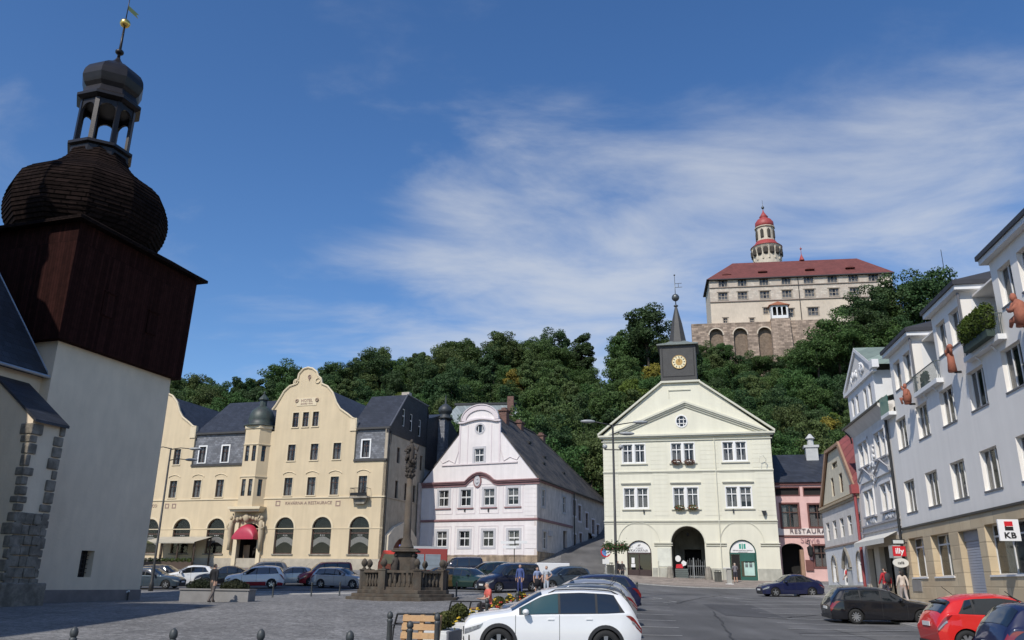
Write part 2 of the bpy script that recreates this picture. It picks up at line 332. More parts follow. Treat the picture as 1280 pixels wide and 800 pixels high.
def church_tower(cx,cy,main):
    h=TW/2
    m=MB();hole=[]
    if main:
        a=cf.uz(*zoomf(0,560,3.333)(322,538));b=cf.uz(*zoomf(0,560,3.333)(380,428));wr=(a[0],b[0]+.25,a[1],b[1])
        hole=[rect(*wr)]
    m.wall(rect(cx-h,cx+h,-2.5,zb+.2),hole,cy-h,.6,edge=False)
    m.box(cx-h,cx-h+.01,cy-h,cy+h,-2.5,zb+.2);m.box(cx+h-.01,cx+h,cy-h,cy+h,-2.5,zb+.2);m.box(cx-h,cx+h,cy+h-.01,cy+h,-2.5,zb+.2)
    m.build('masonry_shaft',plas,CP)
    if main:
        w=MB();w.box(wr[0]-.02,wr[1]+.02,cy-h+.45,cy-h+.5,wr[2]-.02,wr[3]+.02);o=w.build('window',dark,CP)
        w=MB()
        for k in range(1,4): w.box(wr[0]+(wr[1]-wr[0])*k/4-.02,wr[0]+(wr[1]-wr[0])*k/4+.02,cy-h+.35,cy-h+.39,wr[2],wr[3])
        for k in range(1,6): w.box(wr[0],wr[1],cy-h+.34,cy-h+.36,wr[2]+(wr[3]-wr[2])*k/6-.02,wr[2]+(wr[3]-wr[2])*k/6+.02)
        w.build('grille',blackm,o)
    p=MB();p.box(cx-h-.05,cx+h+.05,cy-h-.05,cy+h+.05,-2.5,.55);p.build('plinth',plinthm,CP)
    q=h+OV;t=MB()
    # timber stage flares slightly
    t.add([(cx-q+.1,cy-q+.1,zb),(cx+q-.1,cy-q+.1,zb),(cx+q-.1,cy+q-.1,zb),(cx-q+.1,cy+q-.1,zb),(cx-q,cy-q,zt),(cx+q,cy-q,zt),(cx+q,cy+q,zt),(cx-q,cy+q,zt)],
        [(0,3,2,1),(4,5,6,7),(0,1,5,4),(1,2,6,5),(2,3,7,6),(3,0,4,7)])
    o=t.build('timber_stage',timber,CP)
    for sx in (-1.9,1.5):
        s=MB();s.box(cx+sx-.4,cx+sx+.4,cy-q-.0,cy-q+.12,zb+2.0,zb+3.3);s.box(cx+sx-.45,cx+sx+.45,cy-q-.06,cy-q+.12,zb+3.3,zb+3.36);s.build('louvre',timber,o)
    e=MB();e.box(cx-q-.45,cx+q+.45,cy-q-.45,cy+q+.45,zt,zt+.18);e.lathe(cx,cy,[((q+.4)*1.414,zt+.18),(4.2*1.2,zt+1.1)],4,PI/4)
    e.build('eaves',shing,CP)
    # onion dome, twelve sided with stepped shingle courses
    zc=zax(110,262,cx,cy) if main else ZC;zt2=zax(127,197,cx,cy) if main else ZT
    rm=4.5;prof=[];H=zt2-(zt+.7)
    ctrl=[(0,.80),(.1,.90),(.2,.965),(.3,.995),(.38,1.0),(.48,.98),(.58,.925),(.66,.81),(.73,.66),(.80,.53),(.87,.44),(.94,.385),(1,.36)]
    ts=[c[0] for c in ctrl];rs=[c[1] for c in ctrl];n=26
    for i in range(n+1):
        t_=i/n;r=np.interp(t_,ts,rs)*rm;z=zt+.7+H*t_
        prof.append((r+.045,z));
        if i<n: prof.append((np.interp((i+1)/n,ts,rs)*rm-.0+.0,z+H/n-.03) if False else (np.interp(t_+.9/n,ts,rs)*rm,z+H/n*.93))
    d=MB();d.lathe(cx,cy,prof,12,PI/12);d.build('onion_dome',shing,CP)
    z1=zt2;z2=zax(138,139,cx,cy) if main else Z2;z3=zax(142,123,cx,cy) if main else Z3;z4=zax(151,73,cx,cy) if main else Z4
    z5=zax(153,65.5,cx,cy) if main else Z5;z6=zax(159,31,cx,cy) if main else Z6;z7=zax(168,-14,cx,cy) if main else Z7
    l=MB();l.lathe(cx,cy,[(1.75,z1-.6),(1.75,z1+.05),(1.95,z1+.15),(1.95,z1+.33),(1.5,z1+.42)],8,PI/8)
    R8=1.55
    for k in range(8):
        a=PI/8+k*PI/4;px,py=cx+R8*math.cos(a),cy+R8*math.sin(a);l.obox((px,py,(z1+z2)/2+.1),a,.2,.27,z2-z1-.1)
    # arch heads between the posts
    for k in range(8):
        a0=PI/8+k*PI/4;a1=a0+PI/4;p0=Vector((cx+R8*math.cos(a0),cy+R8*math.sin(a0),0));p1=Vector((cx+R8*math.cos(a1),cy+R8*math.sin(a1),0));dr=(p1-p0);wd=dr.length;dr/=wd;nn=Vector((dr.y,-dr.x,0))
        l.T=lambda x,y,z,p0=p0,dr=dr,nn=nn:tuple(p0+dr*x+nn*y+Vector((0,0,z)))
        g=[(0,z2-.75)]+[(wd/2-(wd/2-.12)*math.cos(PI*i/8),z2-.75+(.5)*math.sin(PI*i/8)) for i in range(9)]+[(wd,z2-.75),(wd,z2+.05),(0,z2+.05)]
        l.prism(g,-.08,.08);l.T=None
    l.lathe(cx,cy,[(1.5,z2-.05),(1.75,z2+.05),(1.98,z2+.2),(1.98,z2+.38),(1.7,z2+.6),(1.55,z3+.1)],8,PI/8)
    l.build('lantern',sheet,CP)
    if main:
        s=MB();a=PI/8+5*PI/4
        s.add([],[])
    rd=1.9;Hd=z4-z3;d=MB()
    c2=[(0,.78),(.12,.92),(.28,1.0),(.42,.97),(.55,.86),(.66,.66),(.76,.42),(.86,.2),(.94,.1),(1,.06)]
    d.lathe(cx,cy,[(np.interp(i/18,[c[0] for c in c2],[c[1] for c in c2])*rd,z3+Hd*i/18) for i in range(19)],8,PI/8)
    d.build('lantern_dome',sheet,CP)
    f=MB();f.smooth=True;f.tube([(cx,cy,z4-.2),(cx,cy,z6)],[.1,.06],8);f.blob((cx,cy,z5),(.27,.27,.2),12,8);f.tube([(cx,cy,z6),(cx,cy,z7)],[.04,.02],6);o=f.build('finial',sheet,CP)
    g=MB();g.smooth=True;g.blob((cx,cy,z6+.1),(.33,.33,.3),14,10);g.build('gilt_ball',goldm,o)
    zv=z6+(z7-z6)*.42;v=MB();v.prism([(cx,zv),(cx+.95,zv-.02),(cx+.75,zv+.14),(cx+1.0,zv+.3),(cx,zv+.32)],cy-.01,cy+.01);v.build('weather_vane',goldm,CP)
    return z1,z2,z3,z4,z5,z6,z7,zc
ZZ=church_tower(-TW/2,TW/2,True)
ZT,Z2,Z3,Z4,Z5,Z6,Z7,ZC=ZZ[0],ZZ[1],ZZ[2],ZZ[3],ZZ[4],ZZ[5],ZZ[6],ZZ[7]
DT=16.2
church_tower(-TW/2-DT,TW/2+1.5,False)
# nave between the towers
za=zoomf(0,380,4)
xe=-TW+.02;ez=cf.uz(20,463,.6)[1]
m=MB();x0n,x1n=-DT-.0,xe
m.box(x0n,x1n,.6,22,-2.5,ez);m.build('nave_wall',plas,CP)
r=MB();xm=(x0n+x1n)/2;hr=9.5
ax_,azp=cf.uz(0,352,.6)
r.add([(x0n,.2,ez),(x1n+.1,.2,ez),(x1n+.1,22,ez),(x0n,22,ez),(xm,4.5,ez+hr),(xm,22,ez+hr)],[(0,1,4),(1,2,5,4),(0,4,5,3),(2,3,5),(0,3,2,1)])
ro=r.build('nave_roof',slate,CP)
g=MB();g.tube([(x1n+.1,.2,ez),(xm,4.5,ez+hr)],.05,6);g.tube([(x0n,.12,ez),(x1n+.15,.12,ez)],.09,8);g.build('ridge_flashing',M('zinc',(.4,.42,.45),.4,metal=.6,bump=0),ro)
# low porch with sloped slate roof and the quoined corner buttress
qz=[cf.uz(18,476,-1.9),cf.uz(72,532,-1.9),cf.uz(82,502,-.2),cf.uz(75,555,-1.3),cf.uz(50,530,-1.9),cf.uz(35,742,-1.9)]
bx0,bx1=-9.25,-7.75
zc1=cf.uz(60,520,-1.7)[1];zc0=zc1
pm=MB();BO=-2.2;BL=cf.uz(19,640,BO)[0];BR=cf.uz(60,640,BO)[0];
zc1=cf.uz(68,528,BO)[1]+1.2
pm.add([(BL,BO,-2.5),(BR,BO,-2.5),(BR,.7,-2.5),(BL,.7,-2.5),(BL,BO,zc1-1.2),(BR,BO,zc1-1.2),(BR,.7,ez-.6),(BL,.7,ez-.6)],
    [(0,3,2,1),(4,5,6,7),(0,1,5,4),(1,2,6,5),(2,3,7,6),(3,0,4,7)])
po=pm.build('buttress',plas,CP)
c=MB();c.add([(BL-.1,BO-.25,zc1-1.4),(BR+.1,BO-.25,zc1-1.4),(BR+.1,.7,ez-.5),(BL-.1,.7,ez-.5),(BL-.1,BO-.25,zc1-1.27),(BR+.1,BO-.25,zc1-1.27),(BR+.1,.7,ez-.37),(BL-.1,.7,ez-.37)],
    [(0,3,2,1),(4,5,6,7),(0,1,5,4),(1,2,6,5),(2,3,7,6),(3,0,4,7)]);c.build('buttress_roof',slate,po)
rq=random.Random(4)
for xx,sg in((BL,-1),(BR,1)):
    q=MB();z=-1.2
    while z<zc1-1.7:
        hh=.32+rq.random()*.26
        e=.16+rq.random()*.42;q.smooth=False
        lo,hi=(xx-.07,xx+e) if sg<0 else (xx-e,xx+.07)
        q.box(lo,hi,BO-.07-.05*rq.random(),BO+.1,z+.03,z+hh-.03)
        q.box(xx-.06 if sg<0 else xx-.1,xx+.1 if sg<0 else xx+.06,BO-.05,BO+.15+rq.random()*.5,z+.03,z+hh-.03)
        z+=hh
    q.build('quoins',quoin,po,bevel=.04)
q=MB();z=-1.2
while z<zc1*.42:
    hh=.42+rq.random()*.2;x=BL+.05
    while x<BR-.1:
        ww=.3+rq.random()*.35;q.box(x,min(x+ww,BR)-.03,BO-.08-.06*rq.random(),BO+.05,z,z+hh-.03);x+=ww
    z+=hh
q.build('rubble_facing',quoin,po,bevel=.04)
q=MB();q.box(BL-.3,BR+.3,BO-.4,BO+.6,-2,.9);q.build('buttress_footing',quoin,po,bevel=.06)

# ---- unseen house added outside the left edge to cast the shadow across the paving
MH=thing('shadow_caster_house','plain cream three-storey house with a tiled roof, added outside the left edge to cast the paving shadow','building',(-21.2,25.6,.2),0)
mw=M('shadow_caster_plaster',(.60,.54,.42),.9,var=.06,stain=.06)
TM=lambda x,y,z:(-y,x,z)
hs=[(-15.8+i*3.1,-14.7+i*3.1,z_,z_+1.9) for i in range(5) for z_ in(1.3,5.0,8.7,12.2)]
m=MB();m.T=TM;m.wall(rect(-17.5,0,-2.5,15.5),[rect(*h) for h in hs],0,.3);m.build('front_wall',mw,MH)
for i,h in enumerate(hs): win(MH,*h,y=.13,fm=whitep,seed=500+i,T=TM,cur=.8)
m=MB();m.box(-14,0,-.3,0,-2.5,15.5);m.box(-14,0,-17.5,-17.2,-2.5,15.5);m.box(-14,-13.7,-17.5,0,-2.5,15.5);m.build('side_wall',mw,MH)
m=MB();m.add([(.4,.4,15.5),(.4,-17.9,15.5),(-14.4,-17.9,15.5),(-14.4,.4,15.5),(-7,-1.5,20.5),(-7,-16,20.5)],[(0,1,5,4),(1,2,5),(2,3,4,5),(3,0,4),(0,3,2,1)]);m.build('roof',slate,MH)
# ================================================================ HOTEL
hf=Fac(485,712,92,107.5)
HP=bthing(hf,'hotel','long yellow corner hotel with curved gables, arched ground floor windows and a red awning','building')
hy=M('yellow_plaster',(.63,.51,.335),.9,var=.06,scale=.4,streak=.05,bump=.2)
hyl=M('yellow_trim',(.68,.57,.39),.85,var=.05,bump=.15)
hgrey=M('slate_hung_wall',(.17,.175,.19),.7,var=.25,scale=1,brick=(.35,.22,.6,''),bump=.2)
z3=zoomf(170,440,4);z4=zoomf(170,600,4)
wins=[];holes=[]
XR=hf.uz(485.5,540)[0]
def hw(p,w,h,**k): r=holew(hf,p,w,h);holes.append(rect(*r));wins.append((r,k));return r
zA=hf.uz(392,575)[1];zB=hf.uz(388,619)[1]
gA=[(220,580.5),(363.5,575.5),(392,575),(420.5,573.5)]
gB=[(214.5,623.5),(244.5,623),(273,622.5),(359,620),(388,619),(417,618.5),(452.5,617.5)]
for p in gA: r=holew(hf,p,1.0,1.9);r=(r[0],r[1],zA,zA+1.9);holes.append(rect(*r));wins.append((r,{}))
for p in gB: r=holew(hf,p,1.06,2.05);r=(r[0],r[1],zB,zB+2.05);holes.append(rect(*r));wins.append((r,{}))
for x in (-36.5,-40.5):
    for zz,hh in((zA,1.9),(zB,2.05)): r=(x,x+1,zz,zz+hh);holes.append(rect(*r));wins.append((r,{}))
for p in ((368.75,533.75),(381.25,533.6),(393.75,532.6)): r=holew(hf,p,.8,1.7);r=(r[0],r[1],hf.uz(381,533.4)[1],hf.uz(381,533.4)[1]+1.75);holes.append(rect(*r));wins.append((r,{}))
zS=hf.uz(400,692.5)[1]
archs=[]
for p,h in(((223,693),4.0),((266,693),4.0),((352.5,692.5),4.05),((399.5,692.5),4.05),((447,692),4.05),((183,694),4.0)):
    x=hf.uz(*p)[0];archs.append((x-1.22,x+1.22,zS,zS+h))
dx=hf.uz(307,700)[0]+.1;door=(dx-1.35,dx+1.35,-.1,zS+3.4)
eL=15.75;zbase=-3
# main flat front up to the eaves line; gables rise above it; mansards fill between
gpts=[(1100,385),(1100,335),(1085,333),(1060,312),(1022,285),(1003,255),(985,205),(958,172),(930,160),(926,133),(912,122),(905,100),(885,84),(862,79),(838,86),(816,112),(811,136),(798,150),(797,163),(770,172),(742,198),(722,232),(700,268),(683,290)]
gR=[hf.uz(*z3(*p)) for p in gpts];gx0=hf.uz(341,560)[0];gx1=gR[0][0]
gL=gR[-1]
cxR=hf.uz(*z3(862,79))[0]
# mansard strips: recessed bays between
bx_m0=hf.uz(*z3(285,500))[0];bx_m1=gx0-3.9
mzb=hf.uz(*z3(400,560))[1]
# outline of flat wall: right mansard bay part lower
xg0=gx0
outline=[(-44,zbase),(XR,zbase),(XR,mzb),(gx1,mzb),(gx1,gR[0][1])]+gR[1:]+[(xg0,gR[-1][1]),(xg0,mzb),(bx_m0,mzb)]
shift=bx_m0-gx1
gLft=[(x+shift,z) for x,z in gR]
outline+= [(bx_m0,gLft[0][1])]+gLft[1:]+[(gLft[-1][0],mzb),(-44,mzb)]
m=MB();m.wall(outline,holes+[arch(*a) for a in archs]+[arch(*door,rise=.9)],0,.35);m.build('front_wall',hy,HP)
for i,(r,k) in enumerate(wins): win(HP,*r,y=.16,fm=brownp,nx=2,tr=.68,fw=.05,cur=.75,seed=i+1)
for (x0,x1,z0,z1) in archs:
    o=win(HP,x0,x1,z0,z1,y=.2,fm=brownp,nx=1,tr=.56,ar=1,fw=.09,cur=0,seed=3,name='arched_window',gl=glass('cafe_glass',(.012,.012,.012),.3))
    c=MB();xc=(x0+x1)/2;n=14;zz=z0+.75
    c.add([(x0+.1+(x1-x0-.2)*i/n,.30+.02*(i%2),z0+.75+.55*math.sin(PI*i/n)) for i in range(n+1)]+[(x0+.1+(x1-x0-.2)*i/n,.30+.02*(i%2),z0+1.5+.42*math.sin(PI*i/n)) for i in range(n+1)],[(i,i+1,i+n+2,i+n+1) for i in range(n)])
    c.build('cafe_curtain',curtain,o)
    c=MB()
    for k in(-.22,0,.22): c.smooth=True;c.blob((xc+k,.28,z0+2.05),.07,6,4)
    c.build('hanging_lamps',curtain,o)
    s=MB();s.wall([(x0-.18,z0),(x0,z0)]+arch(x0,x1,z0,z1)[:1:-1][::-1][::-1][0:0]+[],[],0,.1) if False else None
    n=14;w=(x1-x0)/2
    s=MB()
    for i in range(n):
        a0,a1=PI*i/n,PI*(i+1)/n
        P=lambda a,rr:(xc+rr*math.cos(a),z1-w+rr*math.sin(a))
        s.prism([P(a0,w+.003),P(a1,w+.003),P(a1,w+.22),P(a0,w+.22)],-.05,.02)
    s.build('arch_moulding',hyl,HP)
    s=MB();s.box(x0-.15,x1+.15,-.12,.2,z0-.14,z0-.002);s.build('sill',stoneg,HP)
# banding, string courses, plinth
b=MB();zs1=hf.uz(482,618)[1]-.28
b.box(-44,XR+.05,-.1,.02,zs1,zs1+.14);b.box(-44,XR+.03,-.05,.02,zs1-3.4,zs1-3.32)
for (x0,x1,z0,z1),k in wins:
    if z0==zB: 
        s=[(x0-.3,z1+.38),(x0-.2,z1+.5),(x0+.1,z1+.62),((x0+x1)/2,z1+.7),(x1-.1,z1+.62),(x1+.2,z1+.5),(x1+.3,z1+.38)];b.tube([(x,-.04,z) for x,z in s],.055,5)
    b.box(x0-.12,x1+.12,-.1,.02,z0-.12,z0-.003)
    b.box(x0-.1,x0-.001,-.04,.02,z0,z1);b.box(x1+.001,x1+.1,-.04,.02,z0,z1);b.box(x0-.1,x1+.1,-.04,.02,z1+.001,z1+.1)
b.build('mouldings',hyl,HP)
b=MB();b.box(-44,XR+.06,-.12,.02,-3,zS-.5);b.build('plinth',M('pale_stone_base',(.42,.37,.29),.9,var=.15,bump=.3),HP)
# gable coping
for G in (gR,gLft):
    b=MB();b.tube([(x,-.04,z+.02) for x,z in G],.13,6)
    b.box(G[0][0]-.75,G[0][0]+.08,-.12,.3,G[0][1]-.2,G[1][1]+.1)
    b.build('gable_coping',hyl,HP)
# scrolls on the gable crown
for sx in(-1,1):
    b=MB();b.smooth=True
    for G in (gR,gLft):
        xc=cxR if G is gR else cxR+shift
        cx_=xc+sx*1.5;cz=hf.uz(*z3(862,150))[1]
        b.tube([(cx_+ (.4-.1*a/ (2*PI))*math.cos(a)*.9,-.06,cz+.05+(.4-.03*a)*math.sin(a)) for a in [k*.5 for k in range(14)]],.07,6)
    b.build('gable_scroll',hyl,HP)
# ornament and year tablet above the gable trio
cx_,cz=hf.uz(*z3(855,250))
ink=M('facade_ink',(.30,.20,.17),.9,bump=0)
b=MB();b.box(cx_-1.35,cx_+1.35,-.05,.0,cz-.45,cz+.5);o=b.build('inscription_tablet',hyl,HP)
text(o,'HOTEL',cx_,-.07,cz+.16,.5,ink);text(o,'ANNO 1914',cx_,-.07,cz-.22,.3,ink)
b=MB()
for sx in(-1,1):
    for k in range(7):
        a=k*2*PI/7;b.smooth=True;b.blob((cx_+sx*1.35+.16*math.cos(a),-.07,cz+.2+.16*math.sin(a)),.1,6,4)
b.build('rosette',M('rosette_stone',(.4,.3,.22),.9),o)
lx,lz=hf.uz(*z3(868,130));b=MB();b.tube([(lx,-.05,lz-.35),(lx,-.05,lz+.35)],.04,6);b.tube([(lx-.2,-.05,lz+.1),(lx,-.05,lz-.1),(lx+.2,-.05,lz+.1)],.04,6);b.tube([(lx+.18*math.cos(k*.5),-.05,lz+.12+.25*math.sin(k*.5)) for k in range(13)],.035,5);b.build('gable_emblem',ink,HP)
# facade writing
tx,tz=hf.uz(*z3(862,755));text(HP,'KAVÁRNA A RESTAURACE',tx,-.03,tz,.5,ink,'facade_lettering',spacing=1.05,sx=.98)
b=MB()
for s_ in (710,1010):
    qx,qz=hf.uz(*z3(s_,757));b.wall(rect(qx-.3,qx+.3,qz-.3,qz+.3),[rect(qx-.2,qx+.2,qz-.2,qz+.2)],-.03,.03)
b.build('square_ornament',ink,HP)
tx,tz=hf.uz(*z3(105,770));text(HP,'MEXICO',tx-.9,-.03,tz,.5,ink,'facade_lettering')
b=MB()
for s_ in (155,190):
    qx,qz=hf.uz(*z3(s_,770));b.wall(rect(qx-.28,qx+.28,qz-.28,qz+.28),[rect(qx-.18,qx+.18,qz-.18,qz+.18)],-.03,.03)
b.build('square_ornament',ink,HP)
# mansard bays (slate hung) with windows
def mansard(x0,x1,wl):
    zt_=hf.uz(*z3(1180,385))[1] if x0>gx1-1 else hf.uz(*z3(400,410))[1]
    hs=[]
    for p in wl: r=holew(hf,p,.95,1.95);hs.append((r[0],r[1],mzb+.25,mzb+2.2))
    m=MB();m.wall(rect(x0,x1,mzb,zt_),[rect(*h) for h in hs],.25,.3);m.build('mansard_wall',hgrey,HP)
    for i,h in enumerate(hs):
        win(HP,*h,y=.38,fm=brownp,nx=2,tr=.68,fw=.05,cur=.7,seed=20+i+int(x0))
        s=MB();s.wall(rect(h[0]-.16,h[1]+.16,h[2]-.1,h[3]+.16),[rect(*h)],.18,.1);s.build('window_surround',whitep,HP)
    c=MB();c.box(x0,x1,-.15,.3,mzb-.25,mzb);c.box(x0,x1+(.15 if x1>-2 else 0),-.05,.3,zt_-.002,zt_+.22);c.build('gutter',M('dark_gutter',(.05,.045,.04),.5,bump=0),HP)
    return zt_
zm=mansard(bx_m0+.02,bx_m1,[(250,579.5),(278.75,578.75)])
zm2=mansard(gx1+.02,XR,[(455.5,571)])
# filler wall between mansard and oriel
m=MB();m.box(bx_m1,gx0,.0,.3,mzb,zm);m.build('front_wall',hy,HP)
# roofs
r=MB();ridge=6.0;D=12.5
zr1=hf.uz(*z3(500,255),ridge)[1];zr2=hf.uz(*z3(1150,226),4.6)[1]
def gabroof(x0,x1,ze,zr,yr,D,lh=0,rh=0):
    r=MB();r.add([(x0,-.05,ze),(x1,-.05,ze),(x1-rh,yr,zr),(x0+lh,yr,zr),(x0,D,ze),(x1,D,ze)],[(0,1,2,3),(3,2,5,4),(0,3,4),(1,5,2),(0,4,5,1)]);return r
r=gabroof(bx_m0,gx0,zm+.2,zr1,ridge,D);r.build('roof',slate,HP)
r=MB();r.add([(gx1-.6,-.05,zm2+.2),(XR+.25,-.05,zm2+.2),(XR+.02,4.6,zr2),(gx1-.6,4.6,zr2),(XR+.02,11,zr2-.15),(gx1-.6,11,zr2-.15),(gx1-.6,D,zm2),(XR+.0,D,zm2)],[(0,1,2,3),(3,2,4,5),(5,4,7,6)]);o=r.build('roof',slate,HP)
g=MB();g.tube([(XR+.2,-.05,zm2+.22),(XR+.05,4.6,zr2+.03),(XR+.05,11,zr2-.1)],.09,5);g.build('ridge_cap',M('ridge_zinc',(.16,.16,.17),.5,metal=.4,bump=0),o)
# cross roofs behind the gables
for xa,xb in((gx0,gx1),(gx0+shift,gx1+shift)):
    xc=(xa+xb)/2;zt_=zr2+.7
    r=MB();r.add([(xa,.3,zm),(xb,.3,zm),(xb,D,zm),(xa,D,zm),(xc,.3,zt_),(xc,D,zt_)],[(0,1,4),(1,2,5,4),(0,4,5,3),(2,3,5),(0,3,2,1)]);r.build('cross_roof',slate,HP)
for x,z in((-1.9,.7),(-24,.4)): c=MB();c.box(x-.5,x+.5,6,6.8,zr2-2.5,zr2+z);c.build('chimney',M('chimney_render',(.45,.4,.34),.9),HP)
# oriel with copper dome
ox=hf.uz(*z3(600,600))[0]-.25;od=1.15
zo0=hf.uz(*z3(570,770),-1)[1];zo1=hf.uz(*z3(615,378),-1)[1]
ow,of=1.8,.98
plan=[(ox-ow,0),(ox-of,-od),(ox+of,-od),(ox+ow,0)]
segs=[]
zA2=hf.uz(314,576.5,-1)[1];zB2=hf.uz(309,620,-1)[1]
for i in range(3):
    a=Vector((*plan[i],0));b_=Vector((*plan[i+1],0));d_=(b_-a);L_=d_.length;d_/=L_;n_=Vector((-d_.y,d_.x,0))
    T=lambda x,y,z,a=a,d_=d_,n_=n_:tuple(a+d_*x+n_*y+Vector((0,0,z)))
    ws=[(L_/2-.26,L_/2+.26)] if i!=1 else [(L_/2-.72,L_/2-.2),(L_/2+.2,L_/2+.72)]
    hs=[(p,q,z_,z_+h_) for p,q in ws for z_,h_ in((zA2,1.85),(zB2,1.95))]
    m=MB();m.T=T;m.wall(rect(0,L_,zo0,zo1),[rect(*h) for h in hs],0,.25);m.build('oriel_wall',hy,HP)
    for k,h in enumerate(hs): win(HP,*h,y=.1,fm=brownp,nx=1,tr=.7,fw=.045,cur=.7,seed=50+i*5+k,T=T)
    m=MB();m.T=T;m.box(-.05,L_+.05,-.12,.05,zo1-.1,zo1+.25);m.box(-.03,L_+.03,-.08,.03,zB2+2.2,zB2+2.32);m.box(-.03,L_+.03,-.08,.03,zA2+1.95,zA2+2.05);m.build('oriel_cornice',hyl,HP)
m=MB();m.vprism(plan,zo0-.05,zo0);m.prism([(ox-ow-.3,zo0-.35),(ox+ow+.3,zo0-.35),(ox+ow+.4,zo0-.05),(ox-ow-.4,zo0-.05)],-od-.15,.02)
m.prism([(ox-ow-.1,zo0-.6),(ox+ow+.1,zo0-.6),(ox+ow+.25,zo0-.35),(ox-ow-.25,zo0-.35)],-od+.1,.02);m.build('oriel_base',hyl,HP)
m=MB();m.smooth=True;zc_=zo1+.25;zlt=hf.uz(*z3(650,195),-.4)[1];cyo=.35
m.lathe(ox,cyo,[(2.0,zc_),(2.02,zc_+.12),(1.42,zc_+.28),(1.55,zc_+.85),(1.5,zc_+1.4),(1.25,zc_+1.95),(.85,zc_+2.35),(.5,zc_+2.6)],16,PI/8)
od_=m.build('oriel_dome',copper,HP)
m=MB();m.lathe(ox,cyo,[(.46,zc_+2.55),(.42,zc_+3.3),(.62,zc_+3.4),(.56,zc_+3.6),(.32,zc_+3.9),(.1,zc_+4.15),(.04,zlt)],8,PI/8);m.smooth=True;m.blob((ox,cyo,zlt),.14,8,6);m.build('dome_lantern',copper,od_)
# portal: door recess, carved surround, figures, red awning
m=MB();dz=door[3];m.T=None
m.box(door[0]-.5,door[0]-.002,-.3,0,-.2,dz+.2);m.box(door[1]+.002,door[1]+.5,-.3,0,-.2,dz+.2);m.build('portal_surround',hyl,HP)
m=MB();m.box(door[0],door[1],2.2,2.25,-.3,dz);m.box(door[0]-.02,door[0],.35,2.2,-.3,dz);m.box(door[1],door[1]+.02,.35,2.2,-.3,dz);m.box(door[0],door[1],.35,2.2,dz,dz+.02);m.build('entrance_recess',dark,HP)
m=MB();m.box(door[0]+.15,door[0]+1.0,.9,.96,-.2,2.6);m.build('open_door',M('door_wood',(.30,.2,.12),.6),HP)
fig=M('carved_figure_stone',(.46,.38,.26),.9,var=.15,bump=.4)
for sx in(-1,1):
    m=MB();m.smooth=True;fx=ox+sx*2.05;zf=zo0-3.3
    m.tube([(fx,-.35,zf-1.6),(fx,-.35,zf-.4),(fx+.05*sx,-.4,zf+.3),(fx,-.45,zf+.9),(fx-.05*sx,-.45,zf+1.5),(fx,-.45,zf+1.75)],[.24,.2,.3,.26,.3,.12],10)
    m.blob((fx,-.5,zf+2.0),(.2,.2,.25),10,8)
    m.tube([(fx-.25*sx,-.5,zf+1.5),(fx-.5*sx,-.6,zf+1.9),(fx-.2*sx,-.55,zf+2.5)],[.11,.09,.07],8)
    m.tube([(fx+.25*sx,-.5,zf+1.5),(fx+.45*sx,-.55,zf+1.0),(fx+.1*sx,-.65,zf+.7)],[.11,.09,.07],8)
    m.build('carved_figure',fig,HP)
m=MB();m.smooth=True
for k in range(9):
    a=(k-4)*.42;m.blob((ox+a,-.35,zo0-1.05-.12*abs(k-4)),(.24,.22,.3),8,6,jit=.3,seed=k)
m.blob((ox,-.5,zo0-1.3),(.4,.3,.5),10,8);m.build('carved_cartouche',fig,HP)
m=MB();m.smooth=True;aw=1.42;ah=zo0-3.45;n=12;prof=[]
vs=[];K=8
for i in range(K+1):
    ph=PI/2*i/K
    for k in range(n+1):
        a=PI*k/n;vs.append((dx+aw*math.cos(a)*math.cos(0)*1.0,-.3-1.25*math.sin(ph)*math.sin(a)**.5 if 0<k<n else -.3,ah+1.35*math.cos(ph)*math.sin(a)))
# quarter-dome awning
vs=[]
for i in range(K+1):
    t_=i/K
    for k in range(n+1):
        a=PI*k/n;vs.append((dx+aw*math.cos(a)*(math.sin(PI/2*t_)*.0+1),-.3-.95*math.sin(PI/2*t_),ah+1.45*math.sin(a)*math.cos(PI/2*t_)**.8))
m.add(vs,[(i*(n+1)+k,i*(n+1)+k+1,(i+1)*(n+1)+k+1,(i+1)*(n+1)+k) for i in range(K) for k in range(n)])
m.smooth=False;m.box(dx-aw,dx+aw,-1.28,-1.24,ah-.28,ah+.01);m.box(dx-aw,dx-aw+.03,-1.26,-.3,ah-.28,ah);m.box(dx+aw-.03,dx+aw,-1.26,-.3,ah-.28,ah)
m.build('awning',M('red_awning_cloth',(.42,.03,.06),.45,var=.08,bump=.1),HP)
# balcony at the right end
r=holew(hf,gB[-1],1.06,2);m=MB();m.box(r[0]-.55,r[1]+.55,-.9,0,zB-.5,zB-.3);m.prism([(r[0]-.3,zB-.5),(r[1]+.3,zB-.5),(r[1],zB-1.1),(r[0],zB-1.1)],-.5,0);o=m.build('balcony',stoneg,HP)
m=MB()
for i in range(13): x=r[0]-.5+(r[1]-r[0]+1.0)*i/12;m.tube([(x,-.86,zB-.3),(x,-.95,zB+.1),(x,-.86,zB+.6)],.02,4)
m.box(r[0]-.55,r[1]+.55,-.9,-.82,zB+.58,zB+.64);m.box(r[0]-.5,r[1]+.5,-.87,-.85,zB-.25,zB+.1)
for x in(r[0]-.5,r[1]+.5): m.box(x-.02,x+.02,-.88,0,zB+.58,zB+.62)
m.build('balcony_railing',blackm,o)
